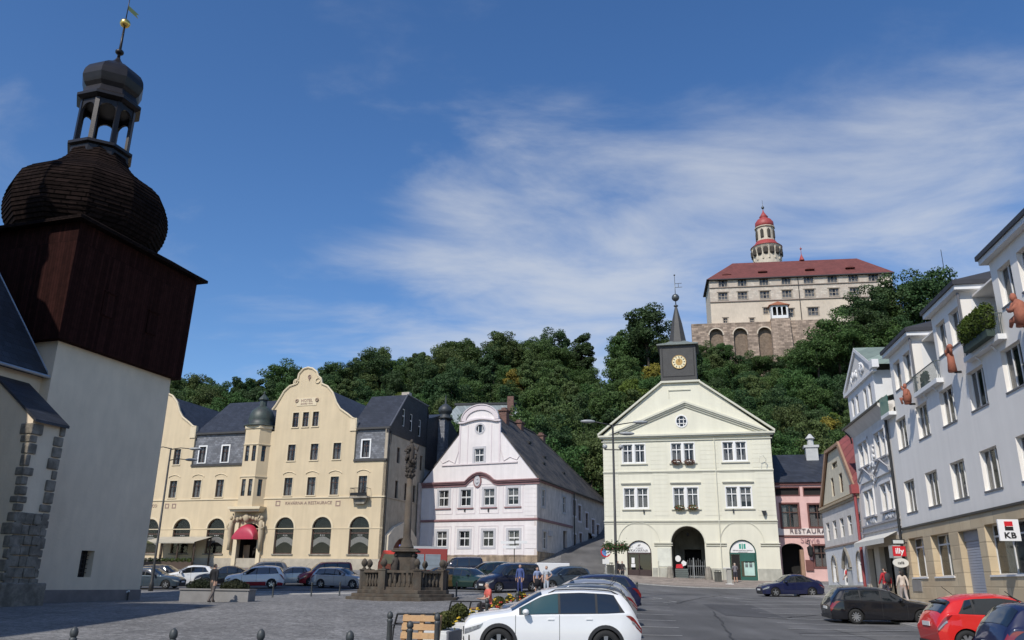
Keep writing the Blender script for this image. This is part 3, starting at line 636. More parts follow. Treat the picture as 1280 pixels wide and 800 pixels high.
# drainpipe, side wall, pediment garage arch
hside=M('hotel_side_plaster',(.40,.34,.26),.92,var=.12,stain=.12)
XS=10.8
Ts=lambda x,y,z:(XR-y,x,z)
m=MB();m.T=Ts;sh=[]
for y0 in(2.6,5.2,7.6,9.3):
    for z_,h_ in((zA-.2,1.8),(zB-.2,2.0)): sh.append((y0,y0+.8,z_,z_+h_))
ga=(1.7,7.3,-2,3.55)
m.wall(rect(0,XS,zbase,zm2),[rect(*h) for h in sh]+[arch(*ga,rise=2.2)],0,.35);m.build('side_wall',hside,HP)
for i,h in enumerate(sh): win(HP,*h,y=.16,fm=brownp,nx=2,tr=.68,fw=.05,cur=.6,seed=80+i,T=Ts)
bs=M('black_slate_wall',(.022,.024,.030),.55,var=.25,brick=(.4,.25,.7,''),bump=.2)
sw3=[(3.4,4.15,zm2+.9,zm2+3.0),(5.6,6.35,zm2+.7,zm2+2.8),(8.2,8.95,zm2+.5,zm2+2.6)]
m=MB();m.T=Ts;m.wall([(0,zm2-.5),(XS,zm2-.5),(XS,zr2-.1),(4.5,zr2-.1),(0,zm2+.15)],[rect(*h) for h in sw3],-.06,.3);m.build('slate_side_wall',bs,HP)
for i,h in enumerate(sw3): win(HP,*h,y=.02,fm=whitep,nx=1,tr=.6,fw=.09,cur=.4,seed=95+i,T=Ts)
m=MB();m.T=Ts;m.box(1.7,7.3,.4,.45,-2,3.6);m.build('gate',M('gate_red_wood',(.16,.045,.03),.6,var=.2,brick=(.2,9,.5,'')),HP)
m=MB();m.T=Ts;L_=[(.6,-2),(1.7,-2)]+[(4.5-2.8*math.cos(PI*i/12),1.35+2.2*math.sin(PI*i/12)) for i in range(13)]+[(7.3,-2),(8.4,-2),(8.4,3.6),(6.8,4.6),(4.5,5.3),(2.2,4.6),(.6,3.6)]
m.prism(L_,-.5,-.02);m.build('gate_portal',M('portal_plaster',(.62,.54,.42),.9),HP)
m=MB();m.tube([(XR+.15,.5,zm2-.2),(XR+.15,.5,zm2-1.5),(XR+.15,.2,zm2-2.2),(XR+.15,.2,-2)],.07,8);m.build('drainpipe',blackm,HP)
m=MB();m.T=Ts;m.box(0,XS,-.1,.0,zs1,zs1+.14);m.build('mouldings',hside,HP)
m=MB();m.box(-44,-43.9,0,D,zbase,zm);m.box(-44,XR,D-.1,D,zbase,zm);m.build('rear_wall',hside,HP)
# awning over the pavement cafe is a separate thing (see street file)

# ================================================================ SLATE HOUSE behind the hotel
sP=thing('town_house','tall grey house with black slate upper wall and a small domed turret behind the hotel','building',hf.world(XR,XS,0),hf.rot)
sw=M('pale_grey_render',(.40,.40,.40),.9,var=.1,stain=.1)
bs=M('black_slate_wall',(.022,.024,.030),.55,var=.25,brick=(.4,.25,.7,''),bump=.2)
Ts2=lambda x,y,z:(-y+.02,x,z)
m=MB();m.T=Ts2;zq=hf.uz(*zoomf(440,480,4)(300,250))[1]
hs=[(2.2,3.0,9.2,11.6),(5.5,6.4,9.2,11.6)]
m.wall(rect(.02,13,-3,12.3),[rect(*h) for h in hs],0,.3);m.build('side_wall',sw,sP)
for i,h in enumerate(hs): win(sP,*h,y=.15,fm=whitep,seed=i,T=Ts2)
m=MB();m.T=Ts2
hs=[(1.2,1.85,14.0,16.2)]
m.wall([(.02,12.3),(13,12.3),(13,17.4),(6.5,20.5),(.02,18.6)],[],-.1,.3);m.build('slate_wall',bs,sP)
m=MB();m.T=Ts2;m.box(3.6,5.0,-1.0,-.1,11.4,19.5);m.add([(3.6,-1,11.4),(5,-1,11.4),(5,-.1,11.4),(3.6,-.1,11.4),(4.3,-.2,7.5)],[(0,1,4),(1,2,4),(2,3,4),(3,0,4)]);m.build('turret_shaft',hgrey,sP)
m=MB();m.smooth=True;m.T=None;tx_,ty_=.55,4.3;m.lathe(tx_+.2,ty_,[(1.0,19.3),(1.05,19.45),(.72,19.6),(.68,20.0),(.85,20.15),(.95,20.5),(.8,20.9),(.4,21.25),(.12,21.45),(.03,22.6)],8,PI/8);m.build('turret_dome',M('dark_lead',(.04,.045,.048),.5,bump=.1),sP)
m=MB();m.add([(-12,0,18.4),(.1,0,18.6),(.1,6.5,20.5),(-12,6.5,20.5),(.1,13,17.4),(-12,13,17.4)],[(0,1,2,3),(3,2,4,5)]);m.box(-12,-11.9,0,13,-3,18);m.box(-12,0,12.9,13,-3,17.4);m.build('roof',slate,sP)
# ================================================================ BAROQUE HOUSE
bf=Fac(671,703,95,115)
BP=bthing(bf,'baroque_house','pale pink baroque house with a curved gable, oval medallion and long dark roof','building')
bw=M('pale_pink_plaster',(.76,.71,.69),.9,var=.05,scale=.5,streak=.05,bump=.15)
bw2=M('pale_pink_relief',(.66,.59,.59),.9,var=.05,bump=.1)
bred=M('dusky_red_cornice',(.27,.15,.15),.85,var=.12,bump=.1)
bgrey=M('window_surround_grey',(.50,.49,.50),.85,var=.06,bump=.1)
sand=M('sandstone_base',(.42,.32,.22),.95,var=.25,scale=1.2,c2=(.28,.22,.17),stain=.3,bump=.4,brick=(1.4,.6,.7,''))
z5=zoomf(440,480,4);z6=zoomf(440,600,4)
bl=bf.uz(526,640)[0];zc=9.25;zm_=4.72
top=[bf.uz(*z5(*p)) for p in ((925,450),(745,225),(745,188),(728,170))]
xc=bf.uz(*z5(642,150))[0];zt0=bf.uz(*z5(640,180))[1];zt1=bf.uz(*z5(640,106))[1];hwid=(bf.uz(*z5(745,185))[0]-bf.uz(*z5(548,185))[0])/2
zg=bf.uz(*z5(640,195))[1]
sl=bf.uz(*z5(745,235))[1]
wl=[]
for i,px in enumerate((554.25,582,611.25,641.25)):
    x=bf.uz(px,632)[0];wl.append((x-.68,x+.68,bf.uz(600,631.8)[1],bf.uz(600,631.8)[1]+1.9))
for i,px in enumerate((551.75,580,610,642)):
    x=bf.uz(px,683)[0];wl.append((x-.68,x+.68,bf.uz(600,683)[1],bf.uz(600,683)[1]+1.75))
ax=bf.uz(*z5(635,390));wl.append((ax[0]-.62,ax[0]+.62,ax[1],ax[1]+1.6))
ov=bf.uz(*z5(640,223));oval=[(ov[0]+.52*math.cos(2*PI*i/16),ov[1]+.5*math.sin(2*PI*i/16)) for i in range(16)]
out=[(bl,-3),(0,-3),(0,zc),(xc+hwid,sl),(xc+hwid,zg)]+[(xc+(hwid-.25)*math.cos(PI*i/16),zg+(zt1-zg)*math.sin(PI*i/16)) for i in range(17)]+[(xc-hwid,zg),(xc-hwid,sl),(bl,zc)]
m=MB();m.wall(out,[rect(*w_) for w_ in wl]+[oval],0,.35);m.build('front_wall',bw,BP)
for i,w_ in enumerate(wl):
    win(BP,*w_,y=.12,fm=whitep,nx=2,tr=.55,fw=.07,nz=1 if i<8 else 1,cur=.5,seed=i+3)
    s=MB();e=.28;s.wall(rect(w_[0]-e,w_[1]+e,w_[2]-e,w_[3]+e),[rect(*w_)],-.05,.06);s.build('window_surround',bgrey,BP)
    if i<4: s=MB();s.box(w_[0]-.4,w_[1]+.4,-.14,0,w_[2]-.36,w_[2]-.24);s.build('sill',bred,BP)
m=MB();m.wall([(ov[0]+.72*math.cos(2*PI*i/16),ov[1]+.7*math.sin(2*PI*i/16)) for i in range(16)],[oval],-.05,.1);o=m.build('oval_window',bgrey,BP)
m=MB();m.prism(oval,.2,.22);m.build('pane',glassD,o);m=MB();m.box(ov[0]-.3,ov[0]-.22,.1,.2,ov[1]-.5,ov[1]+.5);m.box(ov[0]+.22,ov[0]+.3,.1,.2,ov[1]-.5,ov[1]+.5);m.build('glazing_bar',whitep,o)
# cornice that bulges over the medallion
def swell(z,n=30,x0=bl-.35,x1=.35):
    L_=[]
    for i in range(n+1):
        x=x0+(x1-x0)*i/n;t_=abs(x-xc-.25)/1.9;L_.append((x,z+(1.05*math.cos(min(t_,1)*PI/2)**.8 if t_<1 else 0)))
    return L_
m=MB()
for dz,h_,d_ in((0,.16,.3),(.16,.14,.42),(-.3,.3,.12)):
    A_=swell(zc-.25+dz);B_=swell(zc-.25+dz+h_)
    for i in range(len(A_)-1): m.prism([A_[i],A_[i+1],B_[i+1],B_[i]],-d_,0)
m.build('main_cornice',bred,BP)
m=MB();m.box(bl-.1,.1,-.12,0,zm_-.05,zm_+.16);m.box(bl-.06,.06,-.06,0,zm_-.12,zm_-.05);m.build('string_course',bred,BP)
# pilaster panels (raised)
m=MB()
for x in (bl+.75,bl+4.1,bl+7.6,bl+11.,-.75):
    pass
for x0,x1 in((bl,bl+1.3),(-1.55,0)):
    for za_,zb_ in((1.5,zm_-.3),(zm_+.4,zc-.6)):
        m=MB();n=int((zb_-za_)/.5);m.box(x0+.06,x1-.06,-.02,0,za_,za_+n*.5)
        for k in range(n): m.box(x0+.04,x1-.04,-.04,0,za_+k*.5+.02,za_+k*.5+.46)
        m.build('corner_rustication',bw,BP)
m=MB()
for w_ in wl[:8]:
    e=.62;o_=rect(w_[0]-e,w_[1]+e,w_[2]-.95,w_[3]+.6);i_=rect(w_[0]-e+.08,w_[1]+e-.08,w_[2]-.87,w_[3]+.52);m.wall(o_,[i_],-.03,.03)
m.build('wall_panels',bw2,BP)
# gable mouldings: horizontal band, volutes, pilasters, crown arch
m=MB();zb2=bf.uz(*z5(640,398))[1]
m.box(xc-5.1,xc+5.1,-.14,0,zb2-.1,zb2+.05)
for sx in(-1,1):
    pts=[(xc+sx*(hwid+.1),-.04,sl-1.0),(xc+sx*(hwid+.15),-.04,sl-2.2),(xc+sx*(hwid+.6),-.04,sl-3.6),(xc+sx*(hwid+1.4),-.04,zb2+.6),(xc+sx*(hwid+2.3),-.04,zb2+.25),(xc+sx*(hwid+2.6),-.04,zb2+.65)]
    m.tube(pts,.05,5);m.box(xc+sx*hwid-.1,xc+sx*hwid+.1,-.08,0,zb2,zg);m.box(xc+sx*(hwid-1.1)-.05,xc+sx*(hwid-1.1)+.05,-.05,0,zb2,zg-.2)
m.build('gable_moulding',bw2,BP)
m=MB()
n=16
for i in range(n):
    a0,a1=PI*i/n,PI*(i+1)/n;P=lambda a,rr,rz:(xc+rr*math.cos(a),zg+.35+rz*math.sin(a));r0,r1=hwid-.75,hwid-.2;q0,q1=zt1-zg-.95,zt1-zg-.35
    m.prism([P(a0,r0,q0),P(a1,r0,q0),P(a1,r1,q1),P(a0,r1,q1)],-.16,0);
    r1b=hwid-.1;q1b=zt1-zg-.25;m.prism([P(a0,r1,q1),P(a1,r1,q1),P(a1,r1b,q1b),P(a0,r1b,q1b)],-.26,.1)
for i in range(16):
    x0=xc-hwid-.15+(2*hwid+.3)*i/16;x1=x0+(2*hwid+.3)/16
    g_=lambda x:zg+.05+.35*max(0,math.cos((x-xc)/1.4)) if abs(x-xc)<2.2 else zg+.05
    m.prism([(x0,g_(x0)),(x1,g_(x1)),(x1,g_(x1)+.2),(x0,g_(x0)+.2)],-.28,0)
m.build('crown_moulding',bw2,BP)
md=bf.uz(*z5(628,485));m=MB();m.prism([(md[0]+.55*math.cos(2*PI*i/20),md[1]+.8*math.sin(2*PI*i/20)) for i in range(20)],-.12,-.01);o=m.build('medallion',bred,BP)
m=MB();m.prism([(md[0]+.4*math.cos(2*PI*i/20),md[1]+.64*math.sin(2*PI*i/20)) for i in range(20)],-.15,-.12);m.smooth=True;m.blob((md[0],-.17,md[1]+.2),(.13,.08,.16),8,6);m.blob((md[0],-.17,md[1]-.15),(.2,.08,.22),8,6);m.build('medallion_relief',bgrey,o)
m=MB();m.box(bl-.06,.06,-.08,0,-3,bf.uz(600,694)[1]);m.build('stone_base',sand,BP)
m=MB()
for px in ((565,630),(683,630)): x,z=bf.uz(*z5(*px));m.box(x-.08,x+.08,-.12,0,z-.2,z+.2)
m.build('wall_lamp',blackm,BP)
# side wing (runs back at a slightly open corner)
a_=R(20.8);dS=(math.sin(a_),math.cos(a_));nS=(-dS[1],dS[0])
def Tb(x,y,z):
    X=bf.o[0]+dS[0]*x+nS[0]*y;Y=bf.o[1]+dS[1]*x+nS[1]*y;return bf.local(X,Y,bf.z0+z)
bsf=Fac(671,703,95,20.8,z0=bf.z0)
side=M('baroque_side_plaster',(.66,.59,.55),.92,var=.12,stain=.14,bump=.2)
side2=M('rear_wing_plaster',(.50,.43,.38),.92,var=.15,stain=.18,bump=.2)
z7s=zoomf(440,480,4)
hs=[]
for p,w_,h_ in((z5(957,612),1.15,1.9),(z5(1060,642),1.3,1.9),(z6(963,343),1.2,1.9)):
    x,z=bsf.uz(*p);hs.append((x-w_/2,x+w_/2,z,z+h_))
x,z=bsf.uz(*z6(1066,375));dr=(x-.8,x+.8,z-.6,z+2.9)
XB=14.1
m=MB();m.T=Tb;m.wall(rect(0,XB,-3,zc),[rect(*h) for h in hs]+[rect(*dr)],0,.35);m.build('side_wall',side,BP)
for i,h in enumerate(hs):
    o=win(BP,*h,y=.12,fm=whitep,nx=2,tr=.6,seed=30+i,T=Tb);s=MB();s.T=Tb;s.wall(rect(h[0]-.22,h[1]+.22,h[2]-.25,h[3]+.22),[rect(*h)],-.05,.05);s.build('window_surround',bgrey,BP)
m=MB();m.T=Tb;m.box(dr[0],dr[1],.3,.34,dr[2],dr[3]);m.build('door',M('dark_door',(.06,.045,.04),.6),BP)
m=MB();m.T=Tb;m.box(0,XB+.02,-.12,0,zm_-.1,zm_+.18);m.box(0,XB+.3,-.35,0,zc-.25,zc+.02);m.build('string_course',bred,BP)
m=MB();m.T=Tb;m.box(0,XB,-.08,0,-3,1.2);m.build('stone_base',sand,BP)
x,z=bsf.uz(*z6(988,268));m=MB();m.T=Tb;m.box(x-.5,x+.3,-.35,0,z-.3,z+.3);m.build('air_conditioner',bgrey,BP)
# rear wing
XE=32
hs=[]
for cx_ in (1116,1142,1178,1210,1234):
    x,z=bsf.uz(*z5(cx_,560+(cx_-1116)*1.0+98));hs.append((x-.75,x+.75,z,z+2.0))
for cx_,cy_ in ((1118,360),(1147,352)):
    x,z=bsf.uz(*z6(cx_,cy_));hs.append((x-.7,x+.7,z-.2,z+2.2))
x,z=bsf.uz(*z6(1200,370));dr=(x-1.5,x+1.5,z,z+2.8)
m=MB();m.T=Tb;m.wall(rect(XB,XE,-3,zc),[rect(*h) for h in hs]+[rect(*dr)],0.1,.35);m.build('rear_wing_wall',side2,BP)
for i,h in enumerate(hs):
    win(BP,*h,y=.25,fm=M('weathered_frame',(.35,.25,.22),.7),nx=2,tr=.6,seed=40+i,T=Tb);s=MB();s.T=Tb;s.wall(rect(h[0]-.2,h[1]+.2,h[2]-.25,h[3]+.2),[rect(*h)],.06,.05);s.build('window_surround',bw2,BP)
m=MB();m.T=Tb;m.box(dr[0],dr[1],.4,.44,dr[2],dr[3]);m.build('door',M('dark_door',(.06,.045,.04)),BP)
m=MB();m.T=Tb;m.tube([(XB,-.3,zc-.2),(XB,-.3,-2)],.09,8);m.tube([(0,-.42,zc-.05),(XE,-.42,zc-.1)],.1,6);m.build('drainpipe',blackm,BP)
# roof: gable at the front, long ridge to the back, hipped at the far end
zr=bf.uz(*z5(745,170))[1]+.35;rtop=sl+ (zr-sl)
mid=abs(bl)/2
slope=(sl-zc)/(-(xc+hwid));zrid=zc+slope*mid
q=[Tb(-.05,-.5,zc-.1),Tb(XE,-.5,zc-.1)]
def lf(x,y,z):
    return Tb(x,y,z)
m=MB()
F0=(0.25,.25,zc-.15);XF=lambda y:.073*y+.38
pts=[Tb(XF(0),-.5,zc-.1),Tb(XE,-.5,zc-.1),Tb(XE,-bl+.5,zc),Tb(XF(15.5),-bl+.5,zc),Tb(XF(mid),mid,zrid),Tb(21,mid,zrid)]
m.add(pts,[(0,1,5,4),(1,2,5),(2,3,4,5),(0,4,3)])
rm=M('old_dark_tiles',(.045,.043,.045),.75,var=.3,scale=.6,brick=(.3,.25,.55,''),bump=.4,c2=(.07,.062,.055))
ro=m.build('roof',rm,BP)
m=MB();m.T=Tb;m.tube([(XF(mid),mid,zrid+.05),(21,mid,zrid+.05),(XE,-.4,zc)],.13,6);m.build('ridge_tiles',rm,ro)
brick=M('red_brick_chimney',(.17,.095,.075),.9,var=.2,brick=(.3,.1,.8,''),bump=.3)
for px_,py_,yy_ in((630.5,511,mid-.6),(649,526,mid-.3),(676.5,542,mid-.3)):
    x,zz_=bsf.uz(px_,py_,yy_);y=yy_;hh=zz_-zrid-.4
    m=MB();m.T=Tb;m.box(x-.55,x+.55,y-.5,y+.5,zrid-1.6,zrid+hh);m.box(x-.7,x+.7,y-.65,y+.65,zrid+hh,zrid+hh+.18);m.box(x-.35,x+.35,y-.3,y+.3,zrid+hh+.18,zrid+hh+.5);m.build('chimney',brick,ro)
m=MB();m.T=Tb
for x,y in((9,2.4),(13,3.6),(17,2.2),(11,5)):
    zz=zc+(zrid-zc)*y/mid;m.box(x-.4,x+.4,y-.3,y+.3,zz+.05,zz+.3)
m.build('roof_hatch',blackm,ro)
m=MB();m.T=Tb;m.box(.2,XE,-bl-.1,-bl,-3,zc);m.box(XE-.1,XE,0,-bl,-3,zc);m.build('rear_wall',side2,BP)

# ================================================================ TOWN HALL
tf=Fac(757,719,84,104.3)
TP=bthing(tf,'town_hall','cream town hall with wide pediment, arched passage and dark clock turret with slender spire','building')
tw=M('cream_plaster',(.74,.71,.57),.9,var=.04,scale=.4,streak=.045,bump=.12)
tt=M('cream_trim',(.62,.60,.49),.9,var=.05,bump=.1)
tg=M('grey_base_render',(.45,.44,.37),.95,var=.12,stain=.15)
z7=zoomf(730,420,4);z8=zoomf(730,600,4)
W=16.62
wl=[]
zT=tf.uz(854,577)[1];zM=tf.uz(858,634.5)[1]
for p in((792.5,578),(854,577),(919,575.5)):
    x=tf.uz(*p)[0]
    for s_ in(-1,1): wl.append((x+s_*.62-.5,x+s_*.62+.5,zT,zT+1.85,0))
for p in((795.5,635),(858,634),(924.5,634)):
    x=tf.uz(*p)[0]
    for s_ in(-1,1): wl.append((x+s_*.66-.53,x+s_*.66+.53,zM,zM+1.95,1))
g0=tf.uz(800,721);sh1=(g0[0]-1.2,g0[0]+1.2,g0[1]+.05,g0[1]+3.45)
g1=tf.uz(862,723);pas=(g1[0]-1.6,g1[0]+1.6,g1[1]-.3,tf.uz(862,657.5)[1])
g2=tf.uz(931,727);sh2=(g2[0]-1.25,g2[0]+1.25,g2[1],g2[1]+3.85)
apx=tf.uz(*z7(485,240));tL=tf.uz(*z7(388,238));tR=tf.uz(*z7(575,232))
zc=13.62;ovx=tf.uz(*z7(487,426));oval=[(ovx[0]+.5*math.cos(2*PI*i/20),ovx[1]+.55*math.sin(2*PI*i/20)) for i in range(20)]
out=[(0,-3),(W,-3),(W,zc),(W+.0,zc+.25),(tR[0],tR[1]),(tL[0],tL[1]),(0,zc+.25),(0,zc)]
m=MB();m.wall(out,[rect(*w_[:4]) for w_ in wl]+[arch(*sh1),arch(*pas),arch(*sh2),oval],0,.4);m.build('front_wall',tw,TP)
for i,w_ in enumerate(wl):
    win(TP,*w_[:4],y=.12,fm=whitep,nx=2,tr=.66,fw=.075,cur=.85,seed=60+i)
for k in range(0,12,2):
    w0,w1=wl[k],wl[k+1];s=MB();e=.1
    s.wall(rect(w0[0]-e,w1[1]+e,w0[2]-e,w0[3]+e),[rect(*w0[:4]),rect(*w1[:4])],-.035,.04);s.build('window_surround',whitep,TP)
    s=MB();s.box(w0[0]-.25,w1[1]+.25,-.14,0,w0[2]-.22,w0[2]-.11);s.build('sill',tt,TP)
    if w0[4]: s=MB();s.box(w0[0]-.3,w1[1]+.3,-.18,0,w0[3]+.45,w0[3]+.55);s.box(w0[0]-.24,w1[1]+.24,-.1,0,w0[3]+.35,w0[3]+.45);s.build('lintel_ledge',tt,TP)
# rustication lines are real grooves: boards of render standing proud between them
m=MB();zl=[5.19,tf.uz(860,588.7)[1]]
def hband(z,h,d): m.box(-.05,W+.05,-d,0,z-h/2,z+h/2)
hband(zl[0],.12,.12);hband(zl[0]-.25,.05,.05);hband(zl[1],.12,.12);hband(zl[1]-.16,.05,.05)
m.build('string_course',tt,TP)
# course lines (thin projecting beads)

for q_,za_,zb_ in((6,zl[0]+.5,zl[1]-.3),(0,zl[1]+.25,zc-.7)):
    segx=[0]+[v for k in range(0,6,2) for v in (wl[k+q_][0]-.5,wl[k+q_+1][1]+.5)]+[W]
    for i in range(0,len(segx),2):
        m=MB();zz=za_;n=0
        while zz<zb_: m.box(segx[i]+.02,segx[i+1]-.02,-.022,0,zz,zz+.4);zz+=.44
        m.box(segx[i]+.04,segx[i+1]-.04,-.008,0,za_,zz-.04);m.build('rusticated_render',tw,TP)
# cornice and pediment
m=MB();m.box(-.45,W+.45,-.42,0,zc-.02,zc+.16);m.box(-.3,W+.3,-.28,0,zc-.16,zc-.02);m.box(-.15,W+.15,-.12,0,zc-.5,zc-.42);
pz=tf.uz(*z7(485,333))[1];pxl=tf.uz(*z7(125,490))[0];pxr=tf.uz(*z7(915,470))[0];pc=(pxl+pxr)/2
for s_,xe_ in((-1,pxl),(1,pxr)):
    for d_,t0,t1 in((.4,-.0,.2),(.28,-.16,0),(.14,-.36,-.16)):
        L_=[(xe_,zc+.16+t0),(pc,pz+t0-.1),(pc,pz+t1-.1),(xe_,zc+.16+t1)];m.prism(L_,-d_,0)
m.build('pediment_cornice',tt,TP)
m=MB()
for (xa,za_),(xb,zb_) in(((-.5,zc+.16),tL),((W+.5,zc+.16),tR)):
    m.prism([(xa,za_),(xb,zb_-.02),(xb,zb_+.2),(xa,za_+.22)],-.32,.1)
m.box(tL[0]-.1,tR[0]+.1,-.3,.2,tL[1],tL[1]+.2)
m.build('gable_coping',tt,TP)
x,z=tf.uz(*z7(485,272));m=MB();m.box(x-1.3,x+.95,-.1,0,z,z+.1);m.box(x-1.3,x-1.24,-.05,0,z-.8,z);m.build('string_course',tt,TP)
m=MB();m.prism(oval,.2,.22);o=m.build('oval_window',glassD,TP)
m=MB();m.wall([(ovx[0]+.62*math.cos(2*PI*i/20),ovx[1]+.68*math.sin(2*PI*i/20)) for i in range(20)],[oval],-.06,.2)
for k in(-.2,.2): m.box(ovx[0]+k-.035,ovx[0]+k+.035,.1,.2,ovx[1]-.5,ovx[1]+.5);m.box(ovx[0]-.5,ovx[0]+.5,.1,.2,ovx[1]+k-.035,ovx[1]+k+.035)
m.build('glazing_bars',whitep,o)
# ground floor: impost ledges, blind arches, base
zi=tf.uz(820,679.5)[1];m=MB()
for p0,p1 in((350,443),(610,712),(882,985)):
    x0=tf.uz(*z8(p0,318))[0];x1=min(tf.uz(*z8(p1,318))[0],W+.1);m.box(x0,x1,-.16,0,zi,zi+.1);m.box(x0,x1,-.1,0,zi-.2,zi-.12)
m.box(-.1,.55,-.14,0,zi,zi+.1)
for sh in(sh1,sh2):
    xc_=(sh[0]+sh[1])/2;n=18;rr=2.0;zz=sh[3]-.35
    for i in range(n):
        a0,a1=PI*i/n,PI*(i+1)/n;P=lambda a,q:(xc_+q*math.cos(a),zz+.1+q*.98*math.sin(a));m.prism([P(a0,rr),P(a1,rr),P(a1,rr+.07),P(a0,rr+.07)],-.06,0)
for i in range(16):
    xc_=(pas[0]+pas[1])/2;w_=(pas[1]-pas[0])/2;a0,a1=PI*i/16,PI*(i+1)/16;P=lambda a,q:(xc_+q*math.cos(a),pas[3]-w_+q*math.sin(a));m.prism([P(a0,w_+.003),P(a1,w_+.003),P(a1,w_+.1),P(a0,w_+.1)],-.03,.02)
m.build('arch_moulding',tt,TP)
m=MB()
for x0,x1 in((-.05,sh1[0]-.05),(sh1[1]+.05,pas[0]-.4),(pas[1]+.4,sh2[0]-.05),(sh2[1]+.05,W+.05)): m=MB();m.box(x0,x1,-.06,0,-3,g1[1]+.95);m.build('base_render',tg,TP)
for x_ in(pas[0]-.2,pas[1]+.2):
    m=MB();m.lathe(x_,-.25,[(.35,-1),(.35,g1[1]+.1),(.26,g1[1]+.95),(.15,g1[1]+1.1)],8);m.build('corner_stone',stoneg,TP)
# passage tunnel
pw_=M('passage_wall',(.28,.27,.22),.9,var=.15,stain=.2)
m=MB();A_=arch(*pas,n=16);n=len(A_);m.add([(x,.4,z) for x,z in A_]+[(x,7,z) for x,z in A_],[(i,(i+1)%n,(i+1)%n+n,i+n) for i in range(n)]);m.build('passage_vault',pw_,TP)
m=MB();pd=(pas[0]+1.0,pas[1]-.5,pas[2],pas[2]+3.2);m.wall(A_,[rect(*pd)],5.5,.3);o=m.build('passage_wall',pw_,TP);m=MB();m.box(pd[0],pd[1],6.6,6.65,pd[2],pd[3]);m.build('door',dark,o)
m=MB();gz0=g1[1]
for i in range(9):
    x=pas[0]+1.45+(pas[1]-pas[0]-1.6)*i/8;m.tube([(x,1.5,gz0),(x,1.5,gz0+1.75+(.15*math.sin(i*1.57)))],.022,5)
for z_ in(.15,1.15): m.box(pas[0]+1.4,pas[1]-.1,1.48,1.52,gz0+z_,gz0+z_+.05)
m.box(pas[0]+1.95,pas[0]+2.05,1.45,1.55,gz0,gz0+1.95)
m.build('passage_gate',M('grey_gate_metal',(.25,.26,.26),.5),TP)
m=MB();m.tube([(pas[0]+.95,1.2,pas[3]-.4),(pas[0]+1.6,1.2,pas[3]-.8)],.015,4);m.blob(((pas[0]+pas[1])/2,1.2,pas[3]-.75),(.13,.13,.2),8,6);m.build('hanging_lantern',blackm,TP)
